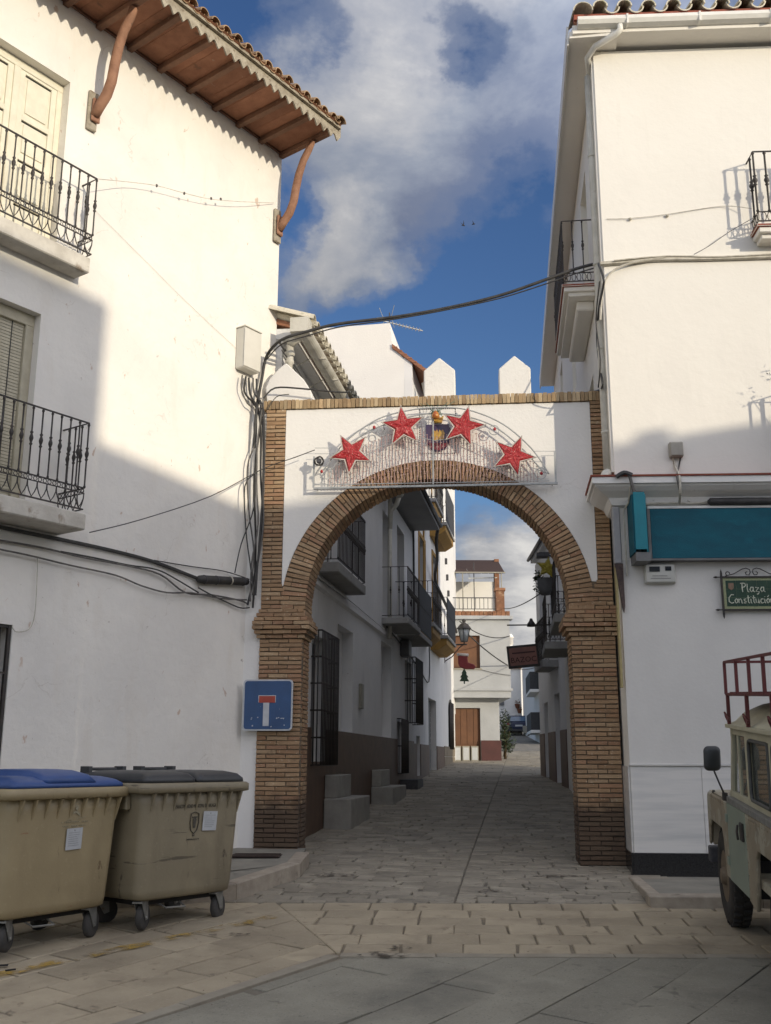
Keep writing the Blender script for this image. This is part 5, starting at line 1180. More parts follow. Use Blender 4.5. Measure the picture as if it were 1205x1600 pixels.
def container(loc, yaw, bodym, lidm, label, two_lids):
    t = thing('wheeled_bin', loc, label, 'waste container', yaw=R(yaw)); t.scale = (.955, .955, .975)
    Wb, Db = 1.04, .84; cx, cy = Wb/2, Db/2+.0
    mb = MB(); loft(mb, [ringverts(Wb-.06, Db-.06, .06, .245, cx, cy), ringverts(Wb+.03, Db-.01, .085, .262, cx, cy), ringverts(Wb+.06, Db, .09, .32, cx, cy), ringverts(Wb+.085, Db+.06, .09, .72, cx, cy), ringverts(Wb+.10, Db+.10, .085, 1.02, cx, cy), ringverts(Wb+.13, Db+.12, .085, 1.125, cx, cy)])
    body = mb.build('bin_body', bodym, t)
    mb = MB(); loft(mb, [ringverts(Wb+.17, Db+.16, .07, 1.115, cx, cy), ringverts(Wb+.24, Db+.22, .07, 1.125, cx, cy), ringverts(Wb+.24, Db+.22, .07, 1.185, cx, cy), ringverts(Wb+.19, Db+.18, .06, 1.20, cx, cy)]); mb.build('rim', bodym, body)
    mb = MB()
    for i in range(9):
        x_ = .02+i*(Wb-.0)/8.2; mb.prism([(-.105, 1.115), (-.035, 1.115), (-.018, .93), (-.034, .93)], x_, x_+.016, axis='x')
    mb.build('rib', bodym, body)
    for sx_ in (-1, 1):
        mb = MB(); xe = cx+sx_*(Wb/2+.06); mb.box(min(xe, xe+sx_*.05), max(xe, xe+sx_*.05), .12, .40, .98, 1.112); mb.build('trunnion', bodym, body, bevel=.008)
        mb = MB(); mb.lathe([(.028, -.05), (.028, .05)], (xe+sx_*.07, .22, 1.06), 10, axis='x'); mb.build('lifting_pin', bodym, body)
    mb = MB(); mb.box(.08, Wb-.08, .1, Db-.12, .20, .244); mb.build('underframe', DARK, body)
    # lid
    def lidring(a, b_, z_, w_, ins): return ringverts(b_-a, w_, .06, z_, (a+b_)/2, cy+ins)
    if two_lids:
        for (a, b_) in ((-.07, cx-.004), (cx+.004, Wb+.07)):
            mb = MB(); loft(mb, [lidring(a, b_, 1.203, Db+.16, 0), lidring(a+.005, b_-.005, 1.235, Db+.15, 0), lidring(a+.03, b_-.03, 1.275, Db+.06, .01), lidring(a+.09, b_-.09, 1.298, Db-.16, .03), lidring(a+.16, b_-.16, 1.303, Db-.4, .04)])
            ld = mb.build('lid', lidm, t); mb = MB(); loft(mb, [ringverts((b_-a)*.72, .10, .02, 1.205, (a+b_)/2, -.005), ringverts((b_-a)*.70, .09, .02, 1.262, (a+b_)/2, .0)]); mb.build('lid_handle', lidm, ld)
        for a in (.02, .62):
            mb = MB(); mb.tube([(a-.02, cy+.42, 1.22), (a-.02, cy+.50, 1.31), (a+.36, cy+.50, 1.31), (a+.36, cy+.42, 1.22)], .016, 8); mb.box(a-.04, a+.0, cy+.40, cy+.53, 1.2, 1.335); mb.box(a+.34, a+.38, cy+.40, cy+.53, 1.2, 1.335); mb.build('hinge_handle', lidm, t)
    else:
        mb = MB(); loft(mb, [lidring(-.07, Wb+.07, 1.203, Db+.16, 0), lidring(-.065, Wb+.065, 1.232, Db+.15, 0), lidring(-.03, Wb+.03, 1.262, Db+.05, .01), lidring(.05, Wb-.05, 1.285, Db-.12, .02), lidring(.12, Wb-.12, 1.292, Db-.4, .03)]); ld = mb.build('lid', lidm, t)
        mb = MB(); loft(mb, [lidring(.23, Wb-.23, 1.24, Db+.10, -.02), lidring(.25, Wb-.25, 1.30, Db-.02, .0), lidring(.30, Wb-.30, 1.335, Db-.26, .03), lidring(.38, Wb-.38, 1.343, Db-.45, .05)]); mb.build('lid_flap', lidm, ld)
    # castors
    for (x_, y_, an) in ((.09, .10, .5), (Wb-.10, .10, .35), (.12, Db-.12, -.4), (Wb-.12, Db-.12, .2)):
        mt4 = Matrix.Translation((x_, y_, 0)) @ Matrix.Rotation(an, 4, 'Z')
        def xf(m_): m_.v = [tuple(mt4 @ Vector(v)) for v in m_.v]; return m_
        f = MB()
        for sg in (-1, 1): f.prism([(-.075, .245), (.075, .245), (.085, .095), (.04, .08), (-.03, .19)], sg*.036-.0025, sg*.036+.0025)
        f.box(-.075, .065, -.045, .045, .225, .238); cs = xf(f).build('castor', STEEL, t)
        f = MB(); f.lathe([(.03, -.028), (.095, -.028), (.108, -.018), (.108, .018), (.095, .028), (.03, .028)], (.055, 0, .108), 18, axis='y'); xf(f).build('wheel', RUB, cs)
        f = MB(); f.lathe([(.014, -.046), (.014, .046)], (.055, 0, .10), 8, axis='y'); f.lathe([(.036, -.0275), (.036, .0275)], (.055, 0, .10), 10, axis='y'); xf(f).build('hub', STEEL, cs)
    mb = MB(); mb.tube([(.3, .12, .2), (.3, .02, .17), (.5, .0, .165), (.52, .12, .2)], .008, 5); mb.build('brake_bar', STEEL, t)
    return t
def onface(z): return -.0 - .03*max(0, (z-.30)/.42) if z < .72 else -.03 - .02*(z-.72)/.30
z1_ = ground_z(8.2); z2_ = ground_z(9.1)
b1 = container((-2.77, 7.93, z1_+.03), 58, BIN1, LIDB, 'ochre wheeled waste container with a blue lid and a white paper notice', False)
b2 = container((-1.98, 8.80, z2_+.0), 51, BIN2, LIDG, 'khaki wheeled waste container with dark grey lids and a printed crest', True)
def notice(t, x, z, w_, h_, seed):
    y = onface(z+h_/2)-.006; tl = math.atan(.03/.42)
    rg = random.Random(seed); m_ = MB(); m_.box(-w_/2, w_/2, -.001, .001, 0, h_); o = m_.build('paper_notice', PAPER, t); o.location = (x, y, z); o.rotation_euler = (tl, R(rg.uniform(-2, 2)), 0)
    m_ = MB()
    for k in range(7): zz = h_*.78-k*h_*.10; m_.box(-w_*.36, w_*rg.uniform(.1, .38), -.0022, -.0012, zz, zz+.004)
    m_.box(-.006, .006, -.0022, -.0012, h_*.86, h_*.93); m_.build('printed_lines', INK2, o)
notice(b1, .60, .72, .165, .165, 1); notice(b2, .70, .785, .165, .165, 2)
# prints on the bins
bintext = text_mesh('MANCOMUNIDAD MUNICIPAL DE MALAGA', .026, INK, 'printed_lettering'); bintext.transform(Matrix.Diagonal((.92, 1, 1.75, 1)))
def printed(t, me, x, z, name): o = put(name, me, t, loc=(x, onface(z)-.006, z), rot=(math.atan(.03/.42), 0, 0)); return o
printed(b2, bintext, .53, .985, 'printed_lettering')
m_ = MB(); m_.tube([(-.045, 0, .17), (-.05, 0, .09), (-.035, 0, .03), (0, 0, 0), (.035, 0, .03), (.05, 0, .09), (.045, 0, .17), (0, 0, .185)], .008, 4, closed=True, flat=.3); m_.prism([(-.012, .05), (.012, .05), (.02, .12), (0, .15), (-.02, .12)], -.002, .001); m_.box(-.03, .03, -.002, .001, .135, .145); m_.box(-.012, .012, -.002, .001, -.02, -.006)
printed(b2, m_.mesh('printed_crest', INK), .525, .765, 'printed_crest'); m_ = MB(); [m_.box(-.07+i*.016, -.07+i*.016+.010, -.002, .001, 0, .008) for i in range(9)]; printed(b2, m_.mesh('faded_print', INK), .525, .715, 'faded_print')
m_ = MB(); m_.prism([(.018*math.cos(i*.785), .018*math.sin(i*.785)+.05) for i in range(8)][::-1], -.002, .001); m_.prism([(-.035, .02), (.0, .03), (.04, .0), (.03, -.012), (.0, .01), (-.04, .008)], -.002, .001); m_.tube([(-.10, 0, -.05), (-.06, 0, -.03), (-.03, 0, -.06), (.03, 0, -.03), (.10, 0, -.02)], .003, 3)
printed(b1, m_.mesh('worn_emblem', PALE), .60, .99, 'worn_emblem'); m_ = MB(); [m_.box(-.15+i*.018, -.15+i*.018+.011, -.002, .001, z_, z_+.007) for i in range(16) for z_ in (0, .03) if (i*7+int(z_*100)) % 5]; tag(printed(b1, m_.mesh('faded_print', PALE), .60, .90, 'faded_print'), kind='stuff')

# ============================================================ OFF-ROAD CAR
CREAM = M('cream_faded_paint', (.52,.49,.35), (.44,.41,.285), 5, .5, spots=[(7, .64, (.24,.215,.155), .6, .1), (14, .7, (.16,.09,.05), .5, .05)])
TAN = M('patchy_beige_paint', (.30,.255,.18), (.235,.20,.14), 3, .55, .001, 40, spots=[(2.6, .52, (.37,.35,.27), .8, .03), (4, .56, (.15,.125,.09), .7, .08), (12, .62, (.12,.065,.04), .6, .05), (40, .66, (.40,.38,.3), .6, .03)])
MINT = M('faded_mint_paint', (.24,.285,.225), (.215,.25,.20), 3, .5, spots=[(5, .62, (.26,.25,.17), .7, .08), (13, .7, (.14,.08,.05), .5, .05)])
REDP = M('red_oxide_rack', (.145,.032,.03), (.11,.026,.024), 8, .5, spots=[(14, .66, (.08,.03,.025), .6, .08)]); TYRE = M('worn_tyre_rubber', (.022,.021,.02), (.04,.036,.03), 9, .9, .004, 30); RIM = M('dusty_rim_paint', (.17,.13,.085), (.12,.09,.06), 8, .7)
GASK = M('window_rubber', (.10,.10,.09), (.07,.07,.065), 20, .7); CGL = M('car_glass', (.35,.38,.36), None, rough=.03, trans=.85, spec=.5); CHR = M('mirror_back_plastic', (.045,.05,.052), (.035,.038,.04), 10, .5)
gz = ground_z(9.3)
lr = thing('off_road_car', (2.87, 9.3, gz), 'old boxy off-road car in cream, beige and faded mint with a red roof rack', 'car', yaw=R(81))
lr.rotation_euler = (0, -math.atan(.061), R(81))
# local: x forward (front axle at 0), y left (0 = left side skin), negative y across the car
WID = 1.60
wheel = MB(); wheel.lathe([(.19, -.16), (.36, -.165), (.385, -.14), (.395, -.08), (.395, -.06), (.385, -.02), (.36, .0), (.215, .0), (.20, -.02)], n=36, axis='y'); 
for i in range(30):
    a = 6.2832*i/30; c_, s_ = math.cos(a), math.sin(a); m3 = Matrix.Rotation(-a, 3, 'Y')
    vs = [m3 @ Vector(v) for v in [(.385, -.155, -.02), (.385, -.085, -.02), (.385, -.085, .02), (.385, -.155, .02), (.408, -.15, -.016), (.408, -.088, -.016), (.408, -.088, .016), (.408, -.15, .016)]]
    wheel.add(vs, [(4,5,6,7),(0,1,5,4),(1,2,6,5),(2,3,7,6),(3,0,4,7)]); a2 = R(6); m4 = Matrix.Rotation(-a-a2, 3, 'Y'); wheel.add([m4 @ Vector((v[0], v[1]+.075, v[2])) for v in [(.385, -.155, -.02), (.385, -.085, -.02), (.385, -.085, .02), (.385, -.155, .02), (.408, -.15, -.016), (.408, -.088, -.016), (.408, -.088, .016), (.408, -.15, .016)]], [(4,5,6,7),(0,1,5,4),(1,2,6,5),(2,3,7,6),(3,0,4,7)])
wme = wheel.mesh('wheel', TYRE)
rim = MB(); rim.lathe([(.218, -.005), (.212, -.02), (.19, -.03), (.15, -.055), (.10, -.05), (.085, -.03), (.07, .01), (.06, .03), (.03, .035)], n=24, axis='y')
for i in range(5): a = 6.2832*i/5; rim.lathe([(.011, -.048), (.011, -.02)], (.118*math.cos(a), 0, .118*math.sin(a)), 6, axis='y')
rme_ = rim.mesh('rim', RIM)
for (x_, sgn) in ((0, 1), (-2.235, 1), (0, -1), (-2.235, -1)):
    rot = (0, 0, 0) if sgn > 0 else (0, 0, math.pi); w_ = put('wheel', wme, lr, loc=(x_, -.055 if sgn > 0 else -WID+.055, .395), rot=rot); put('rim', rme_, w_)
def archpts(cx, r, z0, n=10, a0=0, a1=180): return [(cx+r*math.cos(R(a0+(a1-a0)*i/n)), z0+r*math.sin(R(a0+(a1-a0)*i/n))) for i in range(n+1)]
# front wing with a squarish wheel opening
m_ = MB(); wingp = [(.40, .60), (.40, .98), (.385, 1.035), (.34, 1.07), (-.655, 1.075), (-.655, .47), (-.50, .47), (-.46, .60), (-.42, .76), (-.36, .83), (.26, .83), (.34, .76), (.365, .62)]
m_.prism([(a, b) for a, b in wingp], -.03, .0); m_.prism([(.40, .60), (.40, .98), (.385, 1.035), (.34, 1.07), (.30, 1.045), (.355, 1.0), (.37, .60)], -.42, -.031); m_.box(-.655, .33, -.42, -.031, 1.04, 1.07); m_.build('front_wing', TAN, lr, bevel=.012)
m_ = MB(); m_.box(-.65, .36, -WID+.42, -.42, 1.04, 1.10); m_.box(.30, .36, -WID+.03, -.42, .5, 1.05); m_.box(-.65, .34, -WID, -WID+.03, .6, 1.07); m_.build('bonnet', TAN, lr, bevel=.01)
m_ = MB(); m_.box(.40, .52, -WID, .0, .44, .58); m_.build('front_bumper', GREYIRON, lr, bevel=.01)
m_ = MB(); m_.box(-.50, .30, -.36, -.20, .30, .80); m_.box(-3.0, .4, -1.1, -.5, .42, .62); m_.box(-2.9, -.66, -WID+.1, -.15, .55, .62); m_.build('chassis', DARK, lr)
# door: mint lower half
m_ = MB(); m_.prism([(-.665, 1.075), (-1.455, 1.075), (-1.455, .47), (-.665, .47)], -.045, .0); dr = m_.build('door', MINT, lr, bevel=.008); dr['label'] = 'faded mint green door'
m_ = MB(); m_.box(-1.40, -1.30, .001, .018, .86, .99); m_.tube([(-1.31, .03, .97), (-1.36, .045, .93), (-1.36, .04, .87)], .010, 6); m_.build('door_handle', IRON, dr, bevel=.004)
for z_ in (.62, .95): m_ = MB(); m_.box(-.70, -.63, .001, .014, z_-.03, z_+.03); m_.build('hinge', MINT, dr)
# rear body side with arch
m_ = MB(); m_.prism([(-1.465, 1.075), (-3.0, 1.075), (-3.0, .55), (-2.75, .55), (-2.70, .78), (-2.60, .86), (-1.87, .86), (-1.80, .80), (-1.76, .55), (-1.70, .43), (-1.465, .46)], -.03, .0); m_.build('rear_body_side', TAN, lr, bevel=.008)
m_ = MB(); m_.box(-1.5, -3.02, -WID+.0, -.031, .62, 1.05) if False else m_.box(-3.0, -1.5, -WID, -.031, .60, .66); m_.box(-3.02, -2.98, -WID, 0, .55, 1.08); m_.box(-3.0, -.66, -WID, -WID+.03, .5, 1.07); m_.build('tub', TAN, lr)
# waist: galvanised capping
m_ = MB(); m_.prism([(-.655, 1.078), (-3.0, 1.078), (-3.0, 1.125), (-.655, 1.125)], -.06, .006); m_.build('waist_capping', STEEL, lr, bevel=.004)
# cab and hard top sides
def topside(y0, y1):
    m_ = MB(); holes = [(-1.42, -1.02, 1.17, 1.60), (-2.62, -1.70, 1.17, 1.60)]
    # front slanted door frame
    m_.prism([(-.70, 1.128), (-.78, 1.128), (-.95, 1.64), (-.90, 1.66)], y0, y1); m_.prism([(-.78, 1.128), (-1.46, 1.128), (-1.46, 1.17), (-.79, 1.17)], y0, y1); m_.prism([(-.95, 1.62), (-1.46, 1.62), (-1.46, 1.67), (-.91, 1.67)], y0, y1)
    m_.prism([(-1.455, 1.128), (-1.52, 1.128), (-1.52, 1.67), (-1.455, 1.67)], y0, y1); m_.prism([(-1.09, 1.17), (-1.13, 1.17), (-1.13, 1.62), (-1.09, 1.62)], y0+.005, y1-.008)
    m_.prism([(-1.52, 1.128), (-3.0, 1.128), (-3.0, 1.17), (-1.52, 1.17)], y0, y1); m_.prism([(-1.52, 1.61), (-3.0, 1.61), (-3.0, 1.67), (-1.52, 1.67)], y0, y1); m_.prism([(-1.52, 1.17), (-1.60, 1.17), (-1.60, 1.61), (-1.52, 1.61)], y0, y1); m_.prism([(-2.30, 1.17), (-2.42, 1.17), (-2.42, 1.61), (-2.30, 1.61)], y0, y1); m_.prism([(-2.92, 1.17), (-3.0, 1.17), (-3.0, 1.61), (-2.92, 1.61)], y0, y1)
    return m_.build('hard_top_side', CREAM, lr)
topside(-.075, -.035); topside(-WID+.035, -WID+.075)
for (a, b_) in ((-1.60, -2.30), (-2.42, -2.92)):
    rg_ = rrect(b_+.01, a-.01, 1.18, 1.60, .05); m_ = MB(); m_.tube([(p[0], -.033, p[1]) for p in rg_], .014, 6, closed=True); gk = m_.build('window_gasket', GASK, lr)
    m_ = MB(); m_.prism(rrect(b_+.01, a-.01, 1.18, 1.60, .05), -.056, -.052); m_.build('side_window', CGL, gk)
for (a, b_) in ((-.86, -1.09), (-1.13, -1.45)):
    m_ = MB(); lean = .16 if a > -1 else 0; m_.prism([(a+(.06 if lean else 0), 1.172), (b_, 1.172), (b_, 1.618), (a-(.09 if lean else 0), 1.618)], -.058, -.054); m_.build('door_window', CGL, lr)
m_ = MB(); m_.prism([(-.70, 1.13), (-.73, 1.13), (-.95, 1.65), (-.92, 1.66)], -WID+.1, -.10) ; 
m_ = MB(); m_.add([(-.72, -.10, 1.16), (-.72, -WID+.1, 1.16), (-.92, -WID+.1, 1.62), (-.92, -.10, 1.62)], [(0, 1, 2, 3)]); m_.build('windscreen', CGL, lr)
m_ = MB(); m_.prism([(-.68, 1.10), (-.74, 1.10), (-.76, 1.17), (-.70, 1.17)], -WID+.03, -.03); m_.prism([(-.89, 1.60), (-.95, 1.60), (-.96, 1.67), (-.90, 1.67)], -WID+.03, -.03); m_.prism([(-.70, 1.15), (-.74, 1.15), (-.94, 1.64), (-.90, 1.64)], -.82, -.78); m_.build('windscreen_frame', CREAM, lr)
# roof: curved shell with a gutter
sec = [(-.02, 1.672), (-.02, 1.70), (-.07, 1.73), (-.13, 1.80), (-.24, 1.855), (-.42, 1.885), (-.80, 1.90), (-1.18, 1.885), (-1.36, 1.855), (-1.47, 1.80), (-1.53, 1.73), (-1.58, 1.70), (-1.58, 1.672)]
m_ = MB(); rings = []
for x_, f_ in ((-.86, .0), (-.90, .62), (-1.0, .9), (-1.2, 1.0), (-3.02, 1.0)): rings.append([(x_, y_, 1.70+(z_-1.70)*f_ if z_ > 1.70 else z_) for y_, z_ in sec])
n_ = len(sec); m_.add([v for r_ in rings for v in r_], [(k*n_+i, k*n_+i+1, (k+1)*n_+i+1, (k+1)*n_+i) for k in range(4) for i in range(n_-1)] + [tuple(range(n_)), tuple(4*n_+i for i in range(n_-1, -1, -1))], 0, True)
m_.build('roof', CREAM, lr); m_ = MB(); m_.box(-3.02, -.87, -.035, .004, 1.668, 1.700); m_.build('roof_gutter', CREAM, lr, bevel=.004)
# seat backs and steering wheel seen through the windows
m_ = MB(); m_.box(-1.55, -1.45, -.62, -.18, .9, 1.5); m_.box(-1.55, -1.45, -1.4, -.95, .9, 1.5); m_.build('seat', M('dark_seat_vinyl', (.035,.025,.022), (.05,.035,.03), 8, .6), lr, bevel=.03)
# roof rack
m_ = MB(); zr0, zr1 = 1.93, 2.18
for z_ in (zr0, zr1): m_.tube([(-1.0, .0, z_), (-3.0, .0, z_), (-3.0, -WID, z_), (-1.0, -WID, z_)], .014, 4, closed=True)
rk = m_.build('roof_rack', REDP, lr)
for i in range(5):
    for y_ in (0, -WID): m_ = MB(); m_.box(-1.0-.5*i-.012, -1.0-.5*i+.012, y_-.011, y_+.011, zr0, zr1); m_.build('rack_upright', REDP, rk)
for i in range(1, 4):
    for x_ in (-1.0, -3.0): m_ = MB(); m_.box(x_-.014, x_+.014, -WID*i/4-.016, -WID*i/4+.016, zr0, zr1); m_.build('rack_upright', REDP, rk)
slat = MB(); slat.box(-.03, .03, -WID+.02, -.02, -.012, .012); sme = slat.mesh('rack_slat', REDP)
for i in range(12): put('rack_slat', sme, rk, loc=(-1.08-i*.165, 0, zr0+.005))
for x_ in (-1.06, -1.85, -2.7):
    m_ = MB(); m_.box(x_-.016, x_+.016, -.012, .012, 1.70, zr0); m_.tube([(x_-.06, .012, 1.74), (x_, .03, 1.79), (x_+.07, .012, 1.76), (x_+.03, .0, 1.71), (x_-.06, .012, 1.74)], .008, 5); m_.build('rack_leg', REDP, rk)
m_ = MB()
for x_ in [.30-.085*i for i in range(11)]: m_.lathe([(.007, 0), (.005, .004)], (x_, .0, 1.045), 5, axis='y')
for x_ in [-1.52-.095*i for i in range(15)]: m_.lathe([(.007, 0), (.005, .004)], (x_, .0, 1.045), 5, axis='y')
for z_ in [.55+.09*i for i in range(6)]: m_.lathe([(.007, 0), (.005, .004)], (-1.50, .0, z_), 5, axis='y')
tag(m_.build('rivets', TAN, lr), kind='stuff')
m_ = MB(); m_.box(-3.0, -1.0, -WID, 0, zr0-.014, zr0-.008); m_.build('rack_tray', REDP, rk)
m_ = MB(); m_.prism([(-.64, 1.076), (.30, 1.072), (.34, 1.082), (-.64, 1.088)], -.40, -.015); m_.build('wing_top', TAN, lr, bevel=.004)
# wing mirror on a long stalk
m_ = MB(); m_.tube([(-.72, .01, 1.12), (-.72, .05, 1.22), (-.71, .085, 1.32)], .008, 6); m_.box(-.74, -.68, -.005, .03, 1.09, 1.15); st_ = m_.build('mirror_stalk', IRON, lr)
m_ = MB(); P_ = rrect(-.068, .068, -.098, .098, .04); m_.v = []; loft(m_, [[(a*.9-.0, 0, b*.9) for a, b in P_], [(a, -.008, b) for a, b in P_], [(a, -.022, b) for a, b in P_], [(a*.7, -.045, b*.7) for a, b in P_]])
mo = m_.build('mirror_head', CHR, st_); mo.location = (-.71, .10, 1.42); mo.rotation_euler = (R(4), 0, R(-90+12))
m_ = MB(); m_.lathe([(.008, 0), (.016, .01), (.012, .03)], (.1, -.02, 1.07), 6); m_.build('side_lamp', IRON, lr)
m_ = MB(); m_.tube([(-3.02, -.2, .52), (-3.12, -.2, .52)], .03, 8); m_.box(-3.12, -3.0, -.35, .0, .46, .56); m_.build('rear_bumperette', STEEL, lr)

# ============================================================ STREET BEHIND THE ARCH
BROWN = M('brown_dado_tile', (.135,.085,.056), (.10,.064,.043), 4, .6, .002, 60, spots=[(60, .62, (.13,.09,.07), .5, .08)]); YELLOW = M('ochre_yellow_trim', (.36,.21,.05), (.29,.165,.04), 4, .8, spots=[(5, .64, (.18,.11,.04), .6, .08)])
STEP = M('pale_step_stone', (.34,.325,.285), (.27,.26,.23), 5, .8, .003, 30); DOORD = M('dark_brown_door', (.06,.03,.018), (.04,.02,.012), 5, .6); ORANGEW = M('orange_brown_shutter', (.15,.066,.028), (.115,.05,.022), 3, .6); BLOCKS = M('beige_block_stone', (.22,.185,.135), (.17,.14,.10), 4, .85, .003, 30)
MESHM = M('grey_privacy_mesh', (.045,.045,.047), (.035,.035,.037), 9, .8); SIGNP = M('cream_wall_plate', (.30,.285,.235), (.26,.245,.2), 4, .6)
# --- first house (low eaves)
n1 = thing('low_street_house', LS, 'white house just behind the arch with brown tiled dado, stone steps and two iron balconies', 'house')
H = [(.0, 1.06, 1.57, 3.42), (1.82, 3.18, 2.06, 3.80), (6.25, 7.62, 2.06, 4.02), (6.35, 7.40, 4.62, 6.85), (8.45, 9.65, 4.62, 7.0), (9.75, 11.0, 2.50, 3.95), (8.46, 9.5, 1.30, 2.45), (.9, 2.0, 4.60, 6.8)]
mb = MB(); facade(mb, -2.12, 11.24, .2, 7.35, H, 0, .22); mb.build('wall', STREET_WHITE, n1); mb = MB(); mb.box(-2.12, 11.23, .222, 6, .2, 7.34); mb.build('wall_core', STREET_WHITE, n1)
mb = MB(); facade(mb, -2.12, 11.24, .3, 2.05, [h for h in H if h[2] < 2.0], -.022, -.001); mb.build('tiled_dado', BROWN, n1)
for h, mt in ((H[0], DARKGLASS), (H[1], STREET_WHITE), (H[2], STREET_WHITE), (H[3], DARKGLASS), (H[4], DARKGLASS), (H[5], DARKGLASS), (H[6], DOORD), (H[7], DARKGLASS)):
    mb = MB(); mb.box(h[0], h[1], .20, .221, h[2], h[3]); f = mb.build('niche' if mt is STREET_WHITE else 'window', mt, n1)
    if mt is STREET_WHITE: continue
    mb = MB(); xm = (h[0]+h[1])/2
    for (a, b) in ((h[0], h[0]+.06), (h[1]-.06, h[1]), (xm-.03, xm+.03)): mb.box(a, b, .17, .199, h[2], h[3])
    mb.box(h[0], h[1], .168, .197, h[3]-.06, h[3]); mb.build('frame', WHITE if mt is not DOORD else DOORD, f)
def grille(root, x0, x1, z0, z1, y, pitch=.11, rows=3, dep=.10, name='window_grille'):
    mb = MB(); 
    for z_ in [z0+(z1-z0)*i/rows for i in range(rows+1)]: mb.box(x0, x1, y-.006, y+.006, z_-.012, z_+.012); mb.box(x0-.006, x0+.006, y, 0, z_-.012, z_+.012); mb.box(x1-.006, x1+.006, y, 0, z_-.012, z_+.012)
    g = mb.build(name, IRON, root); me = bal(z1-z0, False, IRON, .010); n = round((x1-x0)/pitch)
    for i in range(n+1): put('grille_bar', me, g, loc=(x0+(x1-x0)*i/n, y-.012, z0))
    for i in range(1, max(1, round(-y/pitch))+1): put('grille_bar', me, g, loc=(x0, y*i/(round(-y/pitch)+1), z0)); put('grille_bar', me, g, loc=(x1, y*i/(round(-y/pitch)+1), z0))
    return g
grille(n1, -.05, 1.12, 1.52, 3.46, -.16, .10, 5); grille(n1, 9.70, 11.05, 2.45, 4.0, -.26, .10, 3); grille(n1, 8.44, 9.55, 1.3, 2.5, -.10, .10, 2)
mb = MB(); mb.prism([(0, 4.12), (-.05, 4.16), (-.05, 4.22), (0, 4.25)], -1.9, 6.5, axis='x'); mb.tube([(-1.9, -.03, 4.32), (0, -.035, 4.30), (3, -.03, 4.32), (6.5, -.03, 4.27)], .016, 5); mb.build('string_moulding', STREET_WHITE, n1)
CONCG = M('grey_balcony_slab', (.34,.335,.32), (.27,.265,.25), 4, .9, .003, 25, spots=[(5, .6, (.17,.16,.14), .6, .1)])
balcony(n1, .2, 2.46, .33, 4.53, 1.15, .11, 'none', slab_mat=CONCG, slab_t=.16, slab_out=.02)
balcony(n1, 6.32, 8.2, .55, 4.50, 1.08, .17, 'none', slab_mat=CONCG, slab_t=.13, slab_out=.03); balcony(n1, 8.45, 10.9, .50, 4.50, 1.12, .15, 'none', slab_mat=CONCG, slab_t=.13, slab_out=.03, closed=MESHM)
for (a, b, c_, zs_, zt) in ((.82, 2.45, 2.05, 1.03, 1.37), (4.95, 6.75, 6.1, 1.10, 1.41)):
    mb = MB(); g0 = ground_z(LS.w(a, 0, 0).y); mb.box(a, b, -.45, -.03, g0-.1, zs_); mb.build('door_step', STEP, n1, bevel=.015); mb = MB(); mb.box(a+.06, c_, -.21, -.03, zs_+.002, zt); mb.build('step_block', STEP, n1, bevel=.01)
mb = MB(); mb.box(8.8, 9.8, -.42, 0, ground_z(24)-.1, ground_z(24)+.20); mb.build('door_step', GREYIRON, n1)
mb = MB(); mb.box(3.75, 3.98, -.06, -.001, 2.5, 2.95); mb.build('letter_box', SIGNP, n1, bevel=.01)
mb = MB(); mb.box(8.9, 9.35, -.22, -.001, 3.95, 4.33); mb.build('wall_unit', GREYP, n1, bevel=.02)
mb = MB(); mb.prism([(-.17, 7.20), (.3, 7.20), (.3, 7.36), (-.17, 7.34)], -2.14, 6.6, axis='x'); mb.build('eave_soffit', STREET_WHITE, n1)
mb = MB(); mb.prism([(-.70, 7.46), (.2, 7.46), (.2, 7.60), (-.70, 7.60)], 6.9, 11.3, axis='x'); mb.build('eave_slab', M('grey_soffit', (.30,.30,.295), (.26,.26,.255), 2, .9), n1)
mb = MB(); mb.tube([(6.9, -.73, 7.58), (11.35, -.73, 7.58)], .055, 7); mb.build('eave_gutter', GREYIRON, n1)
mb = MB(); mb.prism([(-.32, 7.37), (6, 9.4), (6, 9.3), (-.3, 7.30)], -2.14, 6.8, axis='x'); mb.prism([(-.72, 7.62), (6, 9.6), (6, 9.5), (-.70, 7.605)], 6.9, 11.2, axis='x'); r1 = mb.build('roof', TERRA, n1)
mb = MB(); n_ = 9; vs = []; k_ = 12
for s_ in (-2.45, 6.6):
    for i in range(k_): a = R(180+180*i/(k_-1)); vs.append((s_, -.33+.10*math.cos(a), 7.25+.10*math.sin(a)))
    for i in range(k_): a = R(360-180*i/(k_-1)); vs.append((s_, -.33+.09*math.cos(a), 7.25+.09*math.sin(a)))
mb.add(vs, [(i, (i+1) % (2*k_), 2*k_+(i+1) % (2*k_), 2*k_+i) for i in range(2*k_)] + [tuple(range(2*k_)), tuple(4*k_-1-i for i in range(2*k_))]); gu = mb.build('gutter', GUTTERG, n1)
for s_ in [-2.3+.85*i for i in range(10)]: mb = MB(); mb.box(s_, s_+.03, -.46, -.28, 7.16, 7.18); mb.tube([(s_, -.46, 7.3), (s_, -.0, 7.05)], .008, 4); mb.build('gutter_bracket', GUTTERG, gu)
t1 = MB(); halfpipe(t1, 0, -.47, .5, 7.40, 7.70, .095, 1, th=.016); m1_ = t1.mesh('roof_tile', ROOFW); t2 = MB(); halfpipe(t2, 0, -.44, .5, 7.42, 7.72, .085, -1, th=.016); m2_ = t2.mesh('roof_tile', ROOFW)
s_ = -2.2; k = 0
while s_ < 6.6: put('roof_tile', m2_ if k % 2 else m1_, r1, loc=(s_, 0, 0)); s_ += .125; k += 1
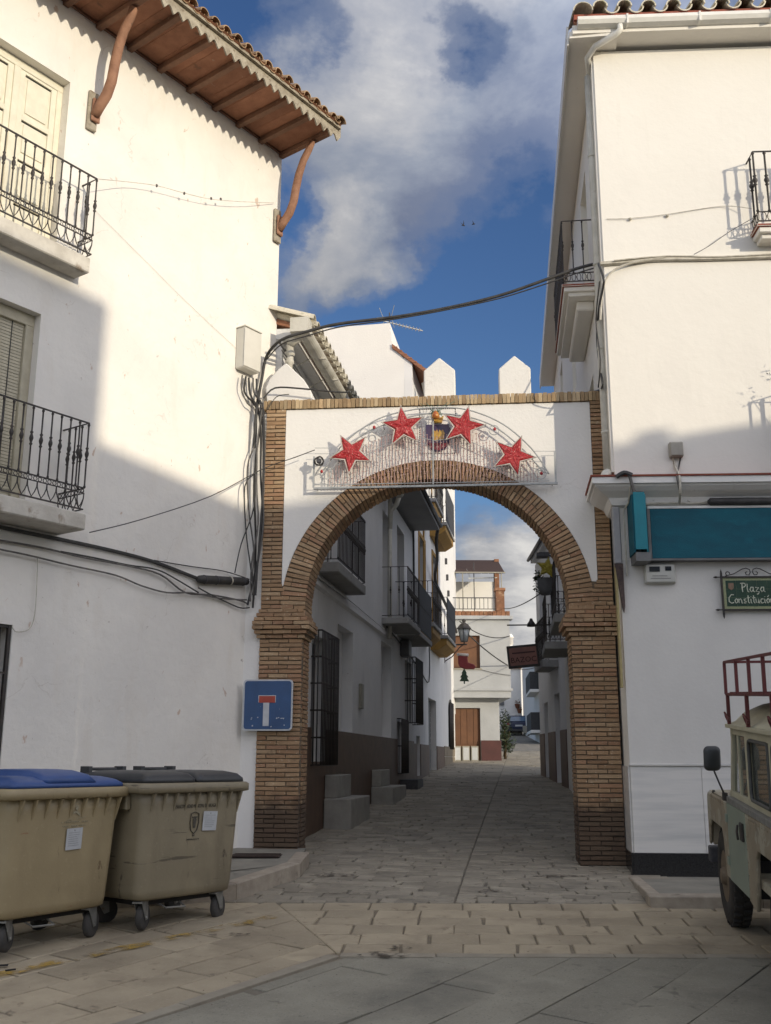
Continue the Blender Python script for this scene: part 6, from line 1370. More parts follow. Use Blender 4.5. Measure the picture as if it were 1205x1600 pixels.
mb = MB(); mb.lathe([(.042, 0), (.042, .12), (.06, .13), (.06, .17), (.05, .18), (.05, .24), (.068, .25), (.068, .29), (.05, .30), (.05, .40)], (-2.24, -.14, 6.66), 10); mb.tube([(-2.24, -.14, 7.05), (-2.25, -.20, 7.12), (-2.26, -.30, 7.16), (-2.3, -.33, 7.2)], .06, 8); mb.box(-2.50, -2.28, -.45, -.2, 7.14, 7.34); mb.build('downpipe_funnel', GUTTERG, n1)
mb = MB(); mb.lathe([(.05, 0), (.05, 3.2)], (6.75, -.10, 4.1), 8); mb.tube([(6.72, -.30, 7.2), (6.73, -.25, 7.05), (6.75, -.12, 6.9), (6.75, -.10, 6.5)], .055, 8); mb.build('downpipe', GUTTERG, n1)
mb = MB(); mb.tube([(-2.5, -.06, 7.0), (5.5, -.06, 6.95)], .02, 5); mb.tube([(-2.5, -.10, 6.88), (5.5, -.08, 6.85)], .013, 5); mb.build('wall_conduit', GREYP, n1)
# --- tall house with ochre balconies
n2 = thing('ochre_trim_house', LS.w(11.24, 0, 0), 'tall white house with ochre yellow balcony bases and window trim behind the low house', 'house'); n2.rotation_euler = (0, 0, LS.a)
L2 = 7.3
H = [(3.2, 5.2, 1.2, 3.32), (4.35, 5.75, 5.35, 7.7), (1.2, 2.5, 5.35, 7.6), (4.35, 5.6, 8.75, 10.8), (1.2, 2.4, 8.75, 10.8), (.55, 1.3, 1.2, 2.2)]
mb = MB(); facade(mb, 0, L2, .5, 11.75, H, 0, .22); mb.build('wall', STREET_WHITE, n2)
mb = MB(); mb.prism([(.222, .5), (6, .5), (6, 13.2), (3.5, 13.34), (.62, 13.38), (.55, 12.72), (.222, 12.3)], .003, L2, axis='x'); mb.build('gable_wall', WHITE, n2)
mb = MB(); mb.prism([(-.42, 11.80), (.55, 12.62), (.55, 12.74), (-.42, 11.92)], -.05, L2, axis='x'); mb.build('roof', TERRA, n2)
mb = MB(); mb.prism([(.0, 11.7), (.222, 11.7), (.222, 12.35), (.0, 12.14)], .004, L2, axis='x'); mb.build('wall_top', STREET_WHITE, n2)
for i in range(7): mb = MB(); mb.box(-.06, .12, -.40+.135*i, -.40+.135*i+.125, 11.93+.115*i, 11.96+.115*i); mb.build('verge_tile', TERRA, n2)
mb = MB(); facade(mb, 0, L2, .5, 2.0, [h for h in H if h[2] < 2.0], -.022, -.001); mb.build('tiled_dado', BROWN, n2)
for h in H:
    mb = MB(); mb.box(h[0], h[1], .19, .221, h[2], h[3]); f = mb.build('roller_shutter' if h[2] < 3 else 'window', GREYP if h[2] < 3 else DARKGLASS, n2)
    if h[2] > 3:
        mb = MB(); mb.box(h[0]-.10, h[0]-.001, -.03, -.001, h[2], h[3]+.12); mb.box(h[1]+.001, h[1]+.10, -.03, -.001, h[2], h[3]+.12); mb.box(h[0], h[1], -.03, -.001, h[3]+.001, h[3]+.12); mb.build('trim', YELLOW, f)
        mb = MB(); mb.box((h[0]+h[1])/2-.04, (h[0]+h[1])/2+.04, .15, .189, h[2], h[3]); mb.build('mullion', WHITE, f)
    else:
        for i in range(14): mb = MB(); mb.box(h[0], h[1], .175, .189, h[2]+.15*i, h[2]+.15*i+.12) if h[2]+.15*i+.12 < h[3] else None; (mb.v and mb.build('shutter_slat', GREYP, f))
mb = MB(); mb.box(2.15, 2.27, -.04, -.001, 5.3, 11.6); mb.build('corner_band', YELLOW, n2)
for (a, b_, z_, d_) in ((.9, 2.9, 5.15, .42), (3.8, 6.3, 5.15, .50), (.9, 2.9, 8.55, .5), (3.8, 6.3, 8.55, .50)):
    bb = balcony(n2, a, b_, d_, z_, 1.12, .16, 'none', slab_mat=CONCG, slab_t=.10, slab_out=.03, closed=MESHM if a > 3 else None); mb = MB(); mb.prism([(0, z_-.101), (-d_+.02, z_-.101), (-d_+.02, z_-.26), (-d_*.45, z_-.42), (0, z_-.42)], a+.03, b_-.03, axis='x'); mb.build('ochre_base', YELLOW, bb, bevel=.01)
mb = MB(); mb.box(.75, 1.5, -.03, -.001, 2.85, 3.38); mb.build('wall_plate', SIGNP, n2)
# --- last house of the left row
n3 = thing('end_house', LS.w(18.54, 0, 0), 'plain white house with an arched barred window at the end of the left row', 'house'); n3.rotation_euler = (0, 0, LS.a); L3 = 5.0
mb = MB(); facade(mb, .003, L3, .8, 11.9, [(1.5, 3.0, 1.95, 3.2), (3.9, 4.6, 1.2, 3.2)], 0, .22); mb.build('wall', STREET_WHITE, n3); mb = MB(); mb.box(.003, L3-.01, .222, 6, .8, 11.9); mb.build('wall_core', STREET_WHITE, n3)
mb = MB(); mb.prism([(1.5, 1.95), (3.0, 1.95), (3.0, 3.2)] + [(2.25+.75*math.cos(R(a)), 3.2+.42*math.sin(R(a))) for a in range(0, 181, 15)], .005, .03); mb.v = [(x_, y_-.012, z_) for x_, y_, z_ in mb.v]; aw = mb.build('arched_window', DARKGLASS, n3)
me = bal(1.55, False, IRON, .014)
for i in range(9): put('window_bar', me, aw, loc=(1.6+.16*i, -.05, 1.95))
mb = MB(); mb.box(3.9, 4.6, .19, .221, 1.2, 3.2); mb.build('door', DOORD, n3)
for i in range(7):
    for j in range(3):
        a = .02+i*.70+(j % 2)*.0; mb = MB(); mb.box(a, a+.68, -.03, -.001, 1.05+j*.33, 1.05+j*.33+.315); (mb.build('block', BLOCKS, n3) if not (a > 3.1 and a < 4.5) else None)
for i in range(5): mb = MB(); mb.box(.9+i*.35, 1.0+i*.35, -.08, -.001, 8.1-i*.5, 8.3-i*.5); mb.build('wall_bracket', GREYIRON, n3)
# cable bundle down that row
wire('street_cable', [LS.w(*p) for p in ((11.3, -.75, 7.75), (12.6, -.5, 7.5), (14.2, -.30, 7.3), (15.5, -.15, 6.9), (17, -.12, 6.6), (19, -.12, 6.4), (21, -.1, 6.25), (23.4, -.1, 6.0))], .05, CABLE, 'thick black cable bundle running down the left row of houses', n=6, jig=.05)
wire('street_cable', [LS.w(*p) for p in ((6.7, -.05, 4.35), (9, -.04, 4.2), (12.0, -.04, 3.95), (14.3, -.04, 3.75), (14.4, -.04, 5.0))], .018, CABLE, 'thin black conduit stepping along the left row under the balconies')
wire('street_cable', [LS.w(*p) for p in ((11.0, -.05, 7.4), (11.05, -.05, 6.2), (11.0, -.05, 4.6))], .03, CABLE, 'black cable dropping under the grey eave slab')
# --- street lamp on a bracket with a red boot and a small green tree hung below
LAMPG = M('frosted_lamp_glass', (.34,.36,.36), (.28,.30,.30), 6, .25)
sl3 = thing('street_lamp', LS.w(19.0, 0, 5.25), 'black four-sided street lantern on a scrolled wall bracket above the left row', 'street lamp'); sl3.rotation_euler = (0, 0, LS.a)
w = MB(); w.tube([(0, 0, .05), (0, -.75, .05)], .025, 6); w.tube([(0, 0, -.5), (0, -.25, -.35), (0, -.5, -.05), (0, -.62, .04)], .018, 5); w.tube([(0, -.66, .05), (0, -.66, .16)], .02, 6); w.box(-.02, .02, -.02, 0, -.55, .2); w.build('bracket', IRON, sl3)
w = MB(); w.lathe([(.11, .16), (.19, .56)], (0, -.66, 0), 4); w.build('lantern_glass', LAMPG, sl3)
w = MB(); w.lathe([(.24, .56), (.24, .585), (.13, .72), (.06, .76), (.05, .80), (.07, .83), (.02, .90)], (0, -.66, 0), 4, smooth=False); w.lathe([(.12, .13), (.12, .16)], (0, -.66, 0), 4, smooth=False)
for i in range(4): a = 6.2832*i/4; w.tube([(.112*math.cos(a), -.66+.112*math.sin(a), .16), (.195*math.cos(a), -.66+.195*math.sin(a), .56)], .012, 4)
w.build('lantern_frame', IRON, sl3)
BOOT = M('dark_red_tinsel', (.20,.012,.015), (.12,.008,.01), 40, .6); GRN = M('green_tinsel', (.02,.05,.025), (.012,.03,.015), 30, .7)
bo = thing('boot_decoration', LS.w(19.3, -.62, 4.62), 'dark red Christmas boot decoration hanging under the street lantern', 'decoration'); bo.rotation_euler = (0, 0, R(10))
w = MB(); w.prism([(-.20, .36), (.12, .34), (.13, .12), (.34, .06), (.40, -.02), (.34, -.10), (.0, -.10), (-.16, -.02), (-.20, .10)], -.03, .03); w.build('boot', BOOT, bo, bevel=.02); w = MB(); w.tube([(-.24, 0, .38), (.15, 0, .36)], .05, 7); w.build('boot_cuff', WHITEWIRE, bo)
tr = thing('tree_decoration', LS.w(19.3, -.62, 4.12), 'small green tinsel tree decoration hanging below the red boot', 'decoration'); tr.rotation_euler = (0, 0, R(10))
w = MB(); w.prism([(-.16, 0), (.16, 0), (.09, .12), (.14, .13), (.06, .25), (.09, .26), (.0, .42), (-.09, .26), (-.06, .25), (-.14, .13), (-.09, .12)], -.02, .02); w.build('tinsel_tree', GRN, tr); w = MB(); w.box(-.02, .02, -.015, .015, -.08, -.001); w.build('trunk', GRN, tr)

# --- house that closes the view, with a roof terrace
CH = Frame(2.9, 37.0, 0)
OLDBR = M('old_red_brick', (.27,.13,.07), (.19,.09,.05), 7, .9, .003, 40, rnd=.2, spots=[(9, .58, (.42,.30,.19), .6, .08)])
ch = thing('terrace_house', CH, 'white house closing the street with a roof terrace, brown awning and garage door', 'house')
mb = MB(); facade(mb, -2.2, 1.60, 3.76, 6.55, [(-.9, .52, 4.80, 5.97)], 0, .25); mb.box(-2.2, 1.6, .252, 7, 3.76, 6.54); mb.build('upper_wall', SHADED_WHITE, ch)
mb = MB(); facade(mb, -2.2, 1.22, 1.0, 3.757, [(-.9, .53, 1.2, 3.42)], .5, .7); mb.box(-2.2, 1.22, .702, 7, 1.0, 3.757); mb.build('lower_wall', SHADED_WHITE, ch)
mb = MB(); mb.box(-.9, .52, .12, .15, 4.80, 5.97); sh_ = mb.build('window_shutter', ORANGEW, ch); mb = MB(); mb.box(-.95, .57, -.04, .11, 4.74, 4.797); mb.build('sill', SIGNP, ch)
mb = MB(); mb.box(-.9, .53, .62, .66, 1.2, 3.42); gd = mb.build('garage_door', ORANGEW, ch)
for i in range(6): mb = MB(); mb.box(-.88+i*.235, -.66+i*.235, .60, .619, 2.15, 3.38); mb.build('door_board', ORANGEW, gd)
for i in range(3): mb = MB(); mb.box(-.45+i*.31, -.19+i*.31, .35, .58, 1.55, 2.08); q = mb.build('meter_cabinet', SIGNP, ch); mb = MB(); mb.box(-.42+i*.31, -.22+i*.31, .34, .349, 1.6, 2.03); mb.build('cabinet_door', PAPER, q)
mb = MB(); mb.box(.54, 1.26, .46, .499, 1.0, 2.28); mb.box(1.221, 1.26, .5, 3, 1.0, 2.28); mb.build('red_dado', M('dark_red_dado', (.085,.028,.025), (.065,.022,.02), 4, .7), ch)
mb = MB(); mb.box(-2.2, 1.66, -.06, -.001, 4.0, 4.09); mb.build('string_course', SHADED_WHITE, ch); mb = MB(); mb.box(-2.2, 1.72, -.12, .4, 6.55, 6.68); mb.build('cornice', SHADED_WHITE, ch, bevel=.01)
for i in range(24):
    mb = MB(); mb.box(-2.2+i*.16, -2.2+i*.16+.145, .0, .2, 6.683, 6.86); mb.build('parapet_brick', OLDBR, ch)
mb = MB(); mb.box(1.15, 1.45, .05, .4, 6.863, 7.62); mb.box(1.11, 1.49, .01, .44, 7.622, 7.72); mb.build('brick_pier', OLDBR, ch)
mb = MB(); mb.tube([(-2.2, .1, 7.36), (1.15, .1, 7.36)], .02, 5); mb.tube([(-2.2, .1, 6.95), (1.15, .1, 6.95)], .015, 5); ra = mb.build('terrace_rail', GREYIRON, ch); me = bal(.42, False, GREYIRON, .010)
for i in range(23): put('rail_bar', me, ra, loc=(-2.15+.15*i, .1, 6.94))
mb = MB(); mb.box(-2.2, 1.42, 3.0, 3.2, 6.56, 8.45); mb.build('terrace_wall', WHITE, ch); mb = MB(); mb.box(1.42, 1.60, 2.9, 3.3, 6.56, 9.35); mb.build('terrace_column', OLDBR, ch)
AWN = M('brown_awning_slats', (.055,.028,.018), (.04,.02,.014), 6, .8, stretch=(8, 1, 1))
mb = MB(); mb.prism([(.9, 8.42), (3.2, 9.32), (3.2, 9.36), (.9, 8.46)], -2.3, 1.58, axis='x'); aw = mb.build('awning', AWN, ch)
for i in range(14): mb = MB(); mb.box(-2.25+i*.27, -2.25+i*.27+.24, -.01, 2.46, -.012, -.001); o = mb.build('awning_slat', AWN, aw); o.matrix_local = Matrix.Translation((0, .92, 8.42)) @ Matrix.Rotation(math.atan(.9/2.3), 4, 'X')
mb = MB()
for x_ in (-1.1, .0, 1.45): mb.tube([(x_, .9, 6.56), (x_, .9, 8.43)], .022, 5); mb.tube([(x_, .92, 8.39), (x_, 3.0, 9.2)], .022, 4)
mb.tube([(-2.3, .88, 8.44), (1.6, .88, 8.44)], .03, 5); mb.tube([(-2.3, 2.6, 9.05), (1.6, 2.6, 9.05)], .03, 5); mb.build('awning_frame', SIGNP, ch)
def antenna(loc, h, label, arms, boxy=True):
    t = thing('tv_antenna', loc, label, 'antenna'); w = MB(); w.tube([(0, 0, 0), (0, 0, h)], .018, 5); w.build('mast', GREYIRON, t)
    for (z_, l_, an, tilt) in arms:
        w = MB(); d_ = Vector((math.cos(an), math.sin(an), tilt)); w.tube([tuple(Vector((0, 0, z_))-d_*l_*.25), tuple(Vector((0, 0, z_))+d_*l_)], .019, 4); bm2 = w.build('boom', ALU, t)
        w = MB()
        for k in range(9): p = Vector((0, 0, z_))+d_*l_*(.1+k*.1); w.tube([tuple(p-Vector((-math.sin(an), math.cos(an), 0))*.12), tuple(p+Vector((-math.sin(an), math.cos(an), 0))*.12)], .011, 3)
        w.build('directors', ALU, bm2)
        for sg in (-1, 1): p = Vector((0, 0, z_))-d_*l_*.15; w = MB(); w.tube([tuple(p), tuple(p+Vector((.0, -.05, sg*.35))-d_*.15)], .010, 3); w.build('reflector', ALU, bm2)
    if boxy: w = MB(); w.box(-.12, .12, -.08, .05, h*.50, h*.50+.20); w.build('amplifier_box', M('orange_box', (.42,.24,.05), (.35,.2,.04), 6, .6), t, bevel=.02)
    return t
antenna(CH.w(.45, 1.2, 6.58), 2.3, 'tv antenna on the roof terrace behind the iron railing', [(1.7, .9, .15, .05)], False)
antenna(LS.w(11.8, .72, 11.2), 2.75, 'tv antenna with an orange box on the tall gable behind the white merlons', [(2.45, .95, .1, -.22), (2.6, .5, 2.2, .3)])
DISHM = M('grey_vent_metal', (.38,.37,.33), (.30,.29,.26), 4, .6)
vc = thing('roof_cowl', LS.w(11.6, -.35, 11.2), 'small grey tapered metal cowl beside the left merlon', 'vent'); w = MB(); w.lathe([(.06, 0), (.13, .45), (.15, .47)], n=10); w.build('cowl', DISHM, vc)
# --- right side of the street
r2 = thing('balcony_house', RS.w(12.62, 0, 0), 'white house on the right of the street behind the corner house, with a deep eave', 'house'); r2.rotation_euler = (0, 0, R(88.6))
H = [(1.0, 1.9, .9, 3.2), (3.2, 4.0, 1.0, 3.1), (1.2, 2.1, 4.3, 6.2), (3.4, 4.2, 4.3, 6.2)]
mb = MB(); facade(mb, 0, 5.0, .4, 7.1, H, 0, -.22); mb.build('wall', STREET_WHITE, r2); mb = MB(); mb.box(0, 5.0, -4.5, -.222, .4, 7.1); mb.build('wall_core', STREET_WHITE, r2)
for h in H: mb = MB(); mb.box(h[0], h[1], -.22, -.19, h[2], h[3]); mb.build('door' if h[2] < 2 else 'window', DOORD if h[2] < 2 else DARKGLASS, r2)
mb = MB(); facade(mb, 0, 5.0, .4, 2.3, [h for h in H if h[2] < 2], .022, .001); mb.build('tiled_dado', BROWN, r2)
mb = MB(); mb.box(-.1, 4.7, -4.5, .16, 7.1, 7.25); mb.prism([(.18, 7.26), (-4.6, 8.6), (-4.6, 8.5), (.14, 7.255)], -.1, 4.7, axis='x'); mb.build('eave', STREET_WHITE, r2); mb = MB(); mb.tube([(-.1, .22, 7.2), (4.75, .22, 7.2)], .05, 7); mb.build('gutter', GREYIRON, r2)
b_ = balcony(r2, 1.0, 2.6, .34, 4.0, 1.05, .14, 'rings', out=1, slab_mat=CONCG, slab_t=.18)
# lower balconies of the corner house on the street side
tmp = thing('tmp', RS, None, None)
for (a, b2_, d_, z_) in ((6.7, 8.7, .42, 4.18), (9.6, 11.4, .5, 4.0)):
    b3 = balcony(tmp, a, b2_, d_, z_, 1.05, .14, 'arcs' if a < 7 else 'rings', out=1, slab_mat=CONCG, slab_t=.16); b3.parent = rb; b3.matrix_local = rel
bpy.data.objects.remove(tmp)
for (a, b2_, z0_, z1_v) in ((9.4, 10.2, .7, 3.0), (3.9, 4.6, 1.6, 3.3)): mb = MB(); mb.box(a, b2_, .002, .02, z0_, z1_v); side_part(mb, 'dark_opening', DOORD)
hb = thing('hanging_planter', RS.w(8.0, .56, 4.95), 'grey planter with trailing leaves hooked on a street balcony beside the yellow star', 'planter'); w = MB(); w.lathe([(.09, -.22), (.14, -.1), (.15, .08), (.16, .10)], n=12); w.build('pot', GREYP, hb); w = MB(); leafy(w, (-.10, .0, .12), (.16, .14, .20), 70, .05, seed=5); leafy(w, (-.14, 0, -.08), (.10, .1, .14), 30, .045, seed=6); w.build('leaves', LEAF, hb)
ys = thing('yellow_star', RS.w(7.75, .52, 5.22), 'yellow Christmas star fixed above the hanging planter on the right', 'decoration')
YS = M('yellow_tinsel', (.36,.30,.03), (.28,.22,.02), 30, .6); star(ys, (0, .0), .20, .15, 0, YS, YS, ri=.45, edge=.008, name='star_plate')
br_ = thing('iron_bracket_lamp', RS.w(10.2, 0, 5.9), 'small iron bracket lamp under the eave on the right side of the street', 'wall lamp'); br_.rotation_euler = (0, 0, RS.a); w = MB(); w.tube([(0, 0, .1), (0, .55, .1)], .02, 5); w.tube([(0, 0, -.3), (0, .2, -.1), (0, .4, .08)], .015, 5); w.build('arm', IRON, br_); w = MB(); w.box(-.14, .14, .36, .64, .0, .09); w.build('lamp_head', GREYIRON, br_)
# hanging sign
hs_ = thing('hanging_shop_sign', RS.w(14.0, .55, 4.18), 'tilted dark-framed reddish hanging sign lettered BAZOC on the right of the street', 'shop sign'); hs_.rotation_euler = (0, R(-7), R(173)+R(0))
hs_.rotation_euler = (0, R(5), R(180-5))
# local x runs from the wall out over the street
w = MB(); w.box(0, .78, -.05, .05, -.30, .26); w.build('sign_frame', IRON, hs_, bevel=.01); w = MB(); w.box(.05, .73, .051, .056, -.24, .20); fc = w.build('sign_face', M('red_brown_sign_face', (.30,.13,.095), (.23,.10,.075), 4, .5, spots=[(6, .6, (.20,.11,.08), .5, .1)]), hs_)
tm = text_mesh('BAZOC', .19, M('dark_sign_letters', (.05,.008,.006), (.03,.006,.005), 9, .6), 'sign_letters'); tm.transform(Matrix.Rotation(math.pi, 4, 'Z')); put('sign_letters', tm, hs_, loc=(.39, .0575, -.17))
w = MB(); w.box(.09, .66, .0565, .058, .05, .085); w.build('sign_rule', M('faded_rule', (.07,.02,.018), (.06,.02,.015), 9, .6), fc)
rd = thing('rod_bell_lamp', RS.w(13.6, 0, 4.86), 'thin iron rod with a small black bell lamp above the hanging sign', 'lamp'); rd.rotation_euler = (0, 0, RS.a); w = MB(); w.tube([(0, 0, 0), (0, 1.32, 0)], .018, 5); w.build('rod', IRON, rd); w = MB(); w.lathe([(.11, -.04), (.10, .03), (.05, .10), (.03, .16)], (0, .72, 0), 8); w.build('bell_lamp', IRON, rd)
# wires across the street
wire('street_wire', sag(CH.w(1.4, .0, 6.95), RS.w(8.2, .5, 4.9), .12), .014, CABLE, 'wire from the brick pier of the terrace house to the planter balcony')
wire('street_wire', sag(LS.w(19.2, -.5, 5.95), CH.w(1.5, -.05, 4.9), .10), .022, CABLE, 'black wire from the street lantern sagging in front of the terrace house')
wire('street_wire', sag(LS.w(19.2, -.5, 6.1), CH.w(1.6, -.05, 5.95), .25), .018, CABLE, 'upper black wire sagging from the street lantern under the cornice')
wire('street_wire', sag(CH.w(.55, -.03, 4.75), CH.w(1.6, -.03, 4.55), .03), .008, CABLEG, 'thin wire across the white wall right of the orange shutter')
wire('street_wire', sag(CH.w(1.6, -.03, 4.9), RS.w(15.5, .1, 4.3), .25), .012, CABLEG, 'thin wire passing under the hanging sign')
# --- far end
SUNW = WHITE; fh = thing('far_white_house', (9.2, 78.0, 0), 'sunlit cream-white house at the far end of the street behind the parked cars', 'house')
mb = MB(); facade(mb, -3.5, 1.05, 3.0, 8.35, [(-.62, -.32, 5.9, 7.1), (-2.2, -1.6, 5.9, 7.1)], 0, .25); mb.box(-3.5, 1.0, .252, 6, 3.0, 8.35); mb.build('wall', WHITE, fh)
for a in ((-.62, -.32), (-2.2, -1.6)): mb = MB(); mb.box(a[0], a[1], .2, .25, 5.9, 7.1); q = mb.build('window', GREYP, fh); mb = MB(); mb.box(a[0]-.05, a[1]+.05, -.12, 0, 5.6, 5.9); mb.build('window_box', GREYP, q)
mb = MB(); mb.prism([(-.25, 8.36), (2.5, 9.2), (2.5, 9.1), (-.2, 8.30)], -3.6, 1.1, axis='x'); mb.build('roof', TERRA, fh); mb = MB(); mb.box(.2, .55, .4, .75, 8.4, 10.2); mb.lathe([(.25, 0), (.25, .5), (.32, .52), (.15, .8)], (.38, .58, 10.2), 8); mb.build('chimney', WHITE, fh)
gw = Frame(8.35, 55.5, 84.9); gh = thing('far_row_house', gw, 'grey-shaded white house with dark balconies at the far right of the street', 'house')
mb = MB(); mb.prism([(0, 1.8), (22.6, 2.6), (22.6, 8.5), (0, 7.6)], 0, -5); mb.build('wall', STREET_WHITE, gh)
for (a, z_) in ((1.5, 5.4), (1.5, 3.2)): mb = MB(); mb.box(a, a+5, .0, .5, z_-.15, z_); bq = mb.build('balcony', WHITE, gh); mb = MB(); mb.box(a, a+5, .47, .5, z_+.001, z_+.95); mb.box(a, a+.03, 0, .47, z_+.001, z_+.95); mb.build('dark_railing', MESHM, bq)
mb = MB(); mb.box(14, 16, .0, .06, 3.2, 4.1); mb.build('low_window', GREYP, gh); mb = MB(); mb.box(16.5, 17.2, .0, .3, 3.4, 3.9); mb.build('wall_vent', SIGNP, gh)
for i, (x_, y_, w_, z0_, z1_v) in enumerate(((8.2, 101, 3.2, 5, 11.2), (11.9, 98, 3.4, 5, 10.6), (14.6, 112, 5, 5, 11.6))):
    o = thing('hillside_house', (x_, y_, 0), ['brown-walled house above the far white house under the hanging sign', 'low white hillside house left of the far balconies', 'white hillside house highest behind the far row'][i], 'house'); mb = MB(); mb.box(-w_/2, w_/2, 0, 5, z0_-2, z1_v); mb.build('wall', (M('tan_wall', (.40,.30,.2), (.33,.24,.16), 1, .9) if i == 0 else WHITE), o); mb = MB(); mb.prism([(-.3, z1_v+.01), (5, z1_v+1.2), (5, z1_v+1.05), (-.3, z1_v-.1)], -w_/2-.2, w_/2+.2, axis='x'); mb.build('roof', TERRA, o)
    mb = MB(); mb.box(-.4, .4, -.04, -.001, z1_v-2.2, z1_v-1.2); mb.build('window', DARKGLASS, o)
# parked cars far away
def far_car(name, loc, yaw, label, col, suv=False, cat='car'):
    t = thing(name, loc, label, cat, yaw=yaw); P1 = M(name+'_paint', col, None, rough=.3, spec=.6)
    h_ = 1.75 if suv else 1.42; Lc = 4.2
    # x across, y forward (away from camera)
    mb = MB(); prof = [(0, .35), (-.06, .55), (-.04, .88), (.12, .95), (.35 if not suv else .10, h_-.06), (.9, h_), (2.1, h_-.02), (2.9, 1.0), (4.1, .85), (4.2, .35)]
    n = len(prof); vs = []
    for x_, f_ in ((-.86, 1), (.86, 1)):
        for y_, z_ in prof: k = 1 if z_ < 1.0 else .80; vs.append((x_*k, y_, z_))
    mb.add(vs, [tuple(range(n)), tuple(range(2*n-1, n-1, -1))] + [(i, n+i, n+(i+1) % n, (i+1) % n) for i in range(n)]); body = mb.build('body', P1, t, bevel=.05, seg=2)
    mb = MB(); y0_, z0_, y1_, z1_c = (.13, 1.0, .34, h_-.10) if not suv else (.06, 1.05, .09, h_-.12); mb.add([(-.68, y0_-.012, z0_), (.68, y0_-.012, z0_), (.58, y1_-.02, z1_c), (-.58, y1_-.02, z1_c)], [(0, 1, 2, 3)]); mb.build('rear_window', M(name+'_glass', (.10,.16,.24), None, rough=.1), t)
    mb = MB(); mb.box(-.26, .26, -.085, -.07, .62, .74); mb.build('number_plate', PAPER, t)
    for sg in (-1, 1):
        mb = MB(); mb.box(min(sg*.84, sg*.66), max(sg*.84, sg*.66), -.075, -.03, .72, .90); mb.build('tail_light', M(name+'_lamp', (.25,.02,.02), None, rough=.3), t)
        for y_ in (.75, 3.4): mb = MB(); mb.lathe([(.15, -.10), (.31, -.10), (.32, 0), (.31, .10), (.15, .10)], (sg*.76, y_, .31), 14, axis='x'); mb.build('wheel', TYRE, t)
    mb = MB(); mb.box(-.84, .84, -.10, -.02, .30, .46); mb.build('bumper', GREYIRON, t, bevel=.02)
    if suv: mb = MB(); mb.lathe([(.20, 0), (.36, -.03), (.37, -.13), (.30, -.2), (.2, -.2)], (.25, -.06, .98), 18, axis='y'); mb.build('spare_wheel', SIGNP, t); 
    return t
far_car('parked_car', (9.55, 74.5, ground_z(75)), R(-3), 'dark blue car parked at the far end of the street, seen from behind', (.010,.018,.055))
far_car('parked_car', (9.25, 81.0, ground_z(81)+.55), R(-3), 'dark maroon off-road car with a pale spare wheel parked beyond the blue car', (.06,.035,.045), True)
# motor scooter by the far right wall
sc = thing('scooter', (10.6, 70.5, ground_z(70.5)), 'scooter with a pale top parked at the far right wall', 'scooter')
w = MB(); w.prism([(-.6, .35), (-.2, .30), (.35, .32), (.55, .8), (.45, .85), (.25, .45), (-.1, .45), (-.2, .75), (-.75, .8), (-.8, .6)], -.13, .13, axis='x'); w.build('body', SIGNP, sc, bevel=.04)
for y_ in (-.55, .6): w = MB(); w.lathe([(.1, -.05), (.24, -.05), (.25, 0), (.24, .05), (.1, .05)], (0, y_, .25), 14, axis='x'); w.build('wheel', TYRE, sc)
w = MB(); w.tube([(-.28, .42, 1.0), (0, .5, .95), (.28, .42, 1.0)], .02, 5); w.build('handlebar', IRON, sc); w = MB(); w.box(-.15, .15, -.75, -.15, .78, .86); w.build('seat', IRON, sc, bevel=.03); w = MB(); w.box(-.18, .18, -.95, -.6, .87, 1.15); w.build('top_box', PAPER, sc, bevel=.04)
# pots on the far wall
for i, (x_, z_) in enumerate(((9.9, 5.35), (10.05, 5.0))):
    t = thing('flower_pot', (x_, 77.75, z_), ['upper wall pot with reddish flowers on the far white house', 'lower wall pot with reddish flowers on the far white house'][i], 'flower pot', group=None); w = MB(); w.lathe([(.12, 0), (.2, .3), (.22, .32)], n=8); w.build('pot', POT, t); w = MB(); leafy(w, (0, 0, .45), (.25, .2, .25), 40, .07, seed=30+i); w.build('flowers', M('red_brown_flower', (.16,.06,.03), (.08,.08,.03), 9, .7), t)
# dark shrubs at the corner of the terrace house
for i, (x_, y_, s_, lab) in enumerate(((4.42, 38.6, 1.0, 'dark green climbing bush against the corner of the terrace house'), (4.62, 40.6, .6, 'low dark bush at the foot of the wall behind the terrace house'))):
    t = thing('bush', (x_, y_, ground_z(y_)), lab, 'bush'); w = MB(); w.tube([(0, 0, 0), (.02, 0, .5*s_), (-.02, .05, 1.3*s_)], [.05, .04, .015], 6); w.tube([(0, 0, .4*s_), (.18, -.05, 1.0*s_)], [.03, .01], 5); w.build('trunk', STEM, t)
    w = MB(); leafy(w, (.0, 0, 1.25*s_), (.26, .34, .6*s_), 420, .06, seed=50+i); leafy(w, (.1, -.1, .6*s_), (.30, .3, .4*s_), 160, .07, seed=60+i); w.build('leaves', LEAF, t)
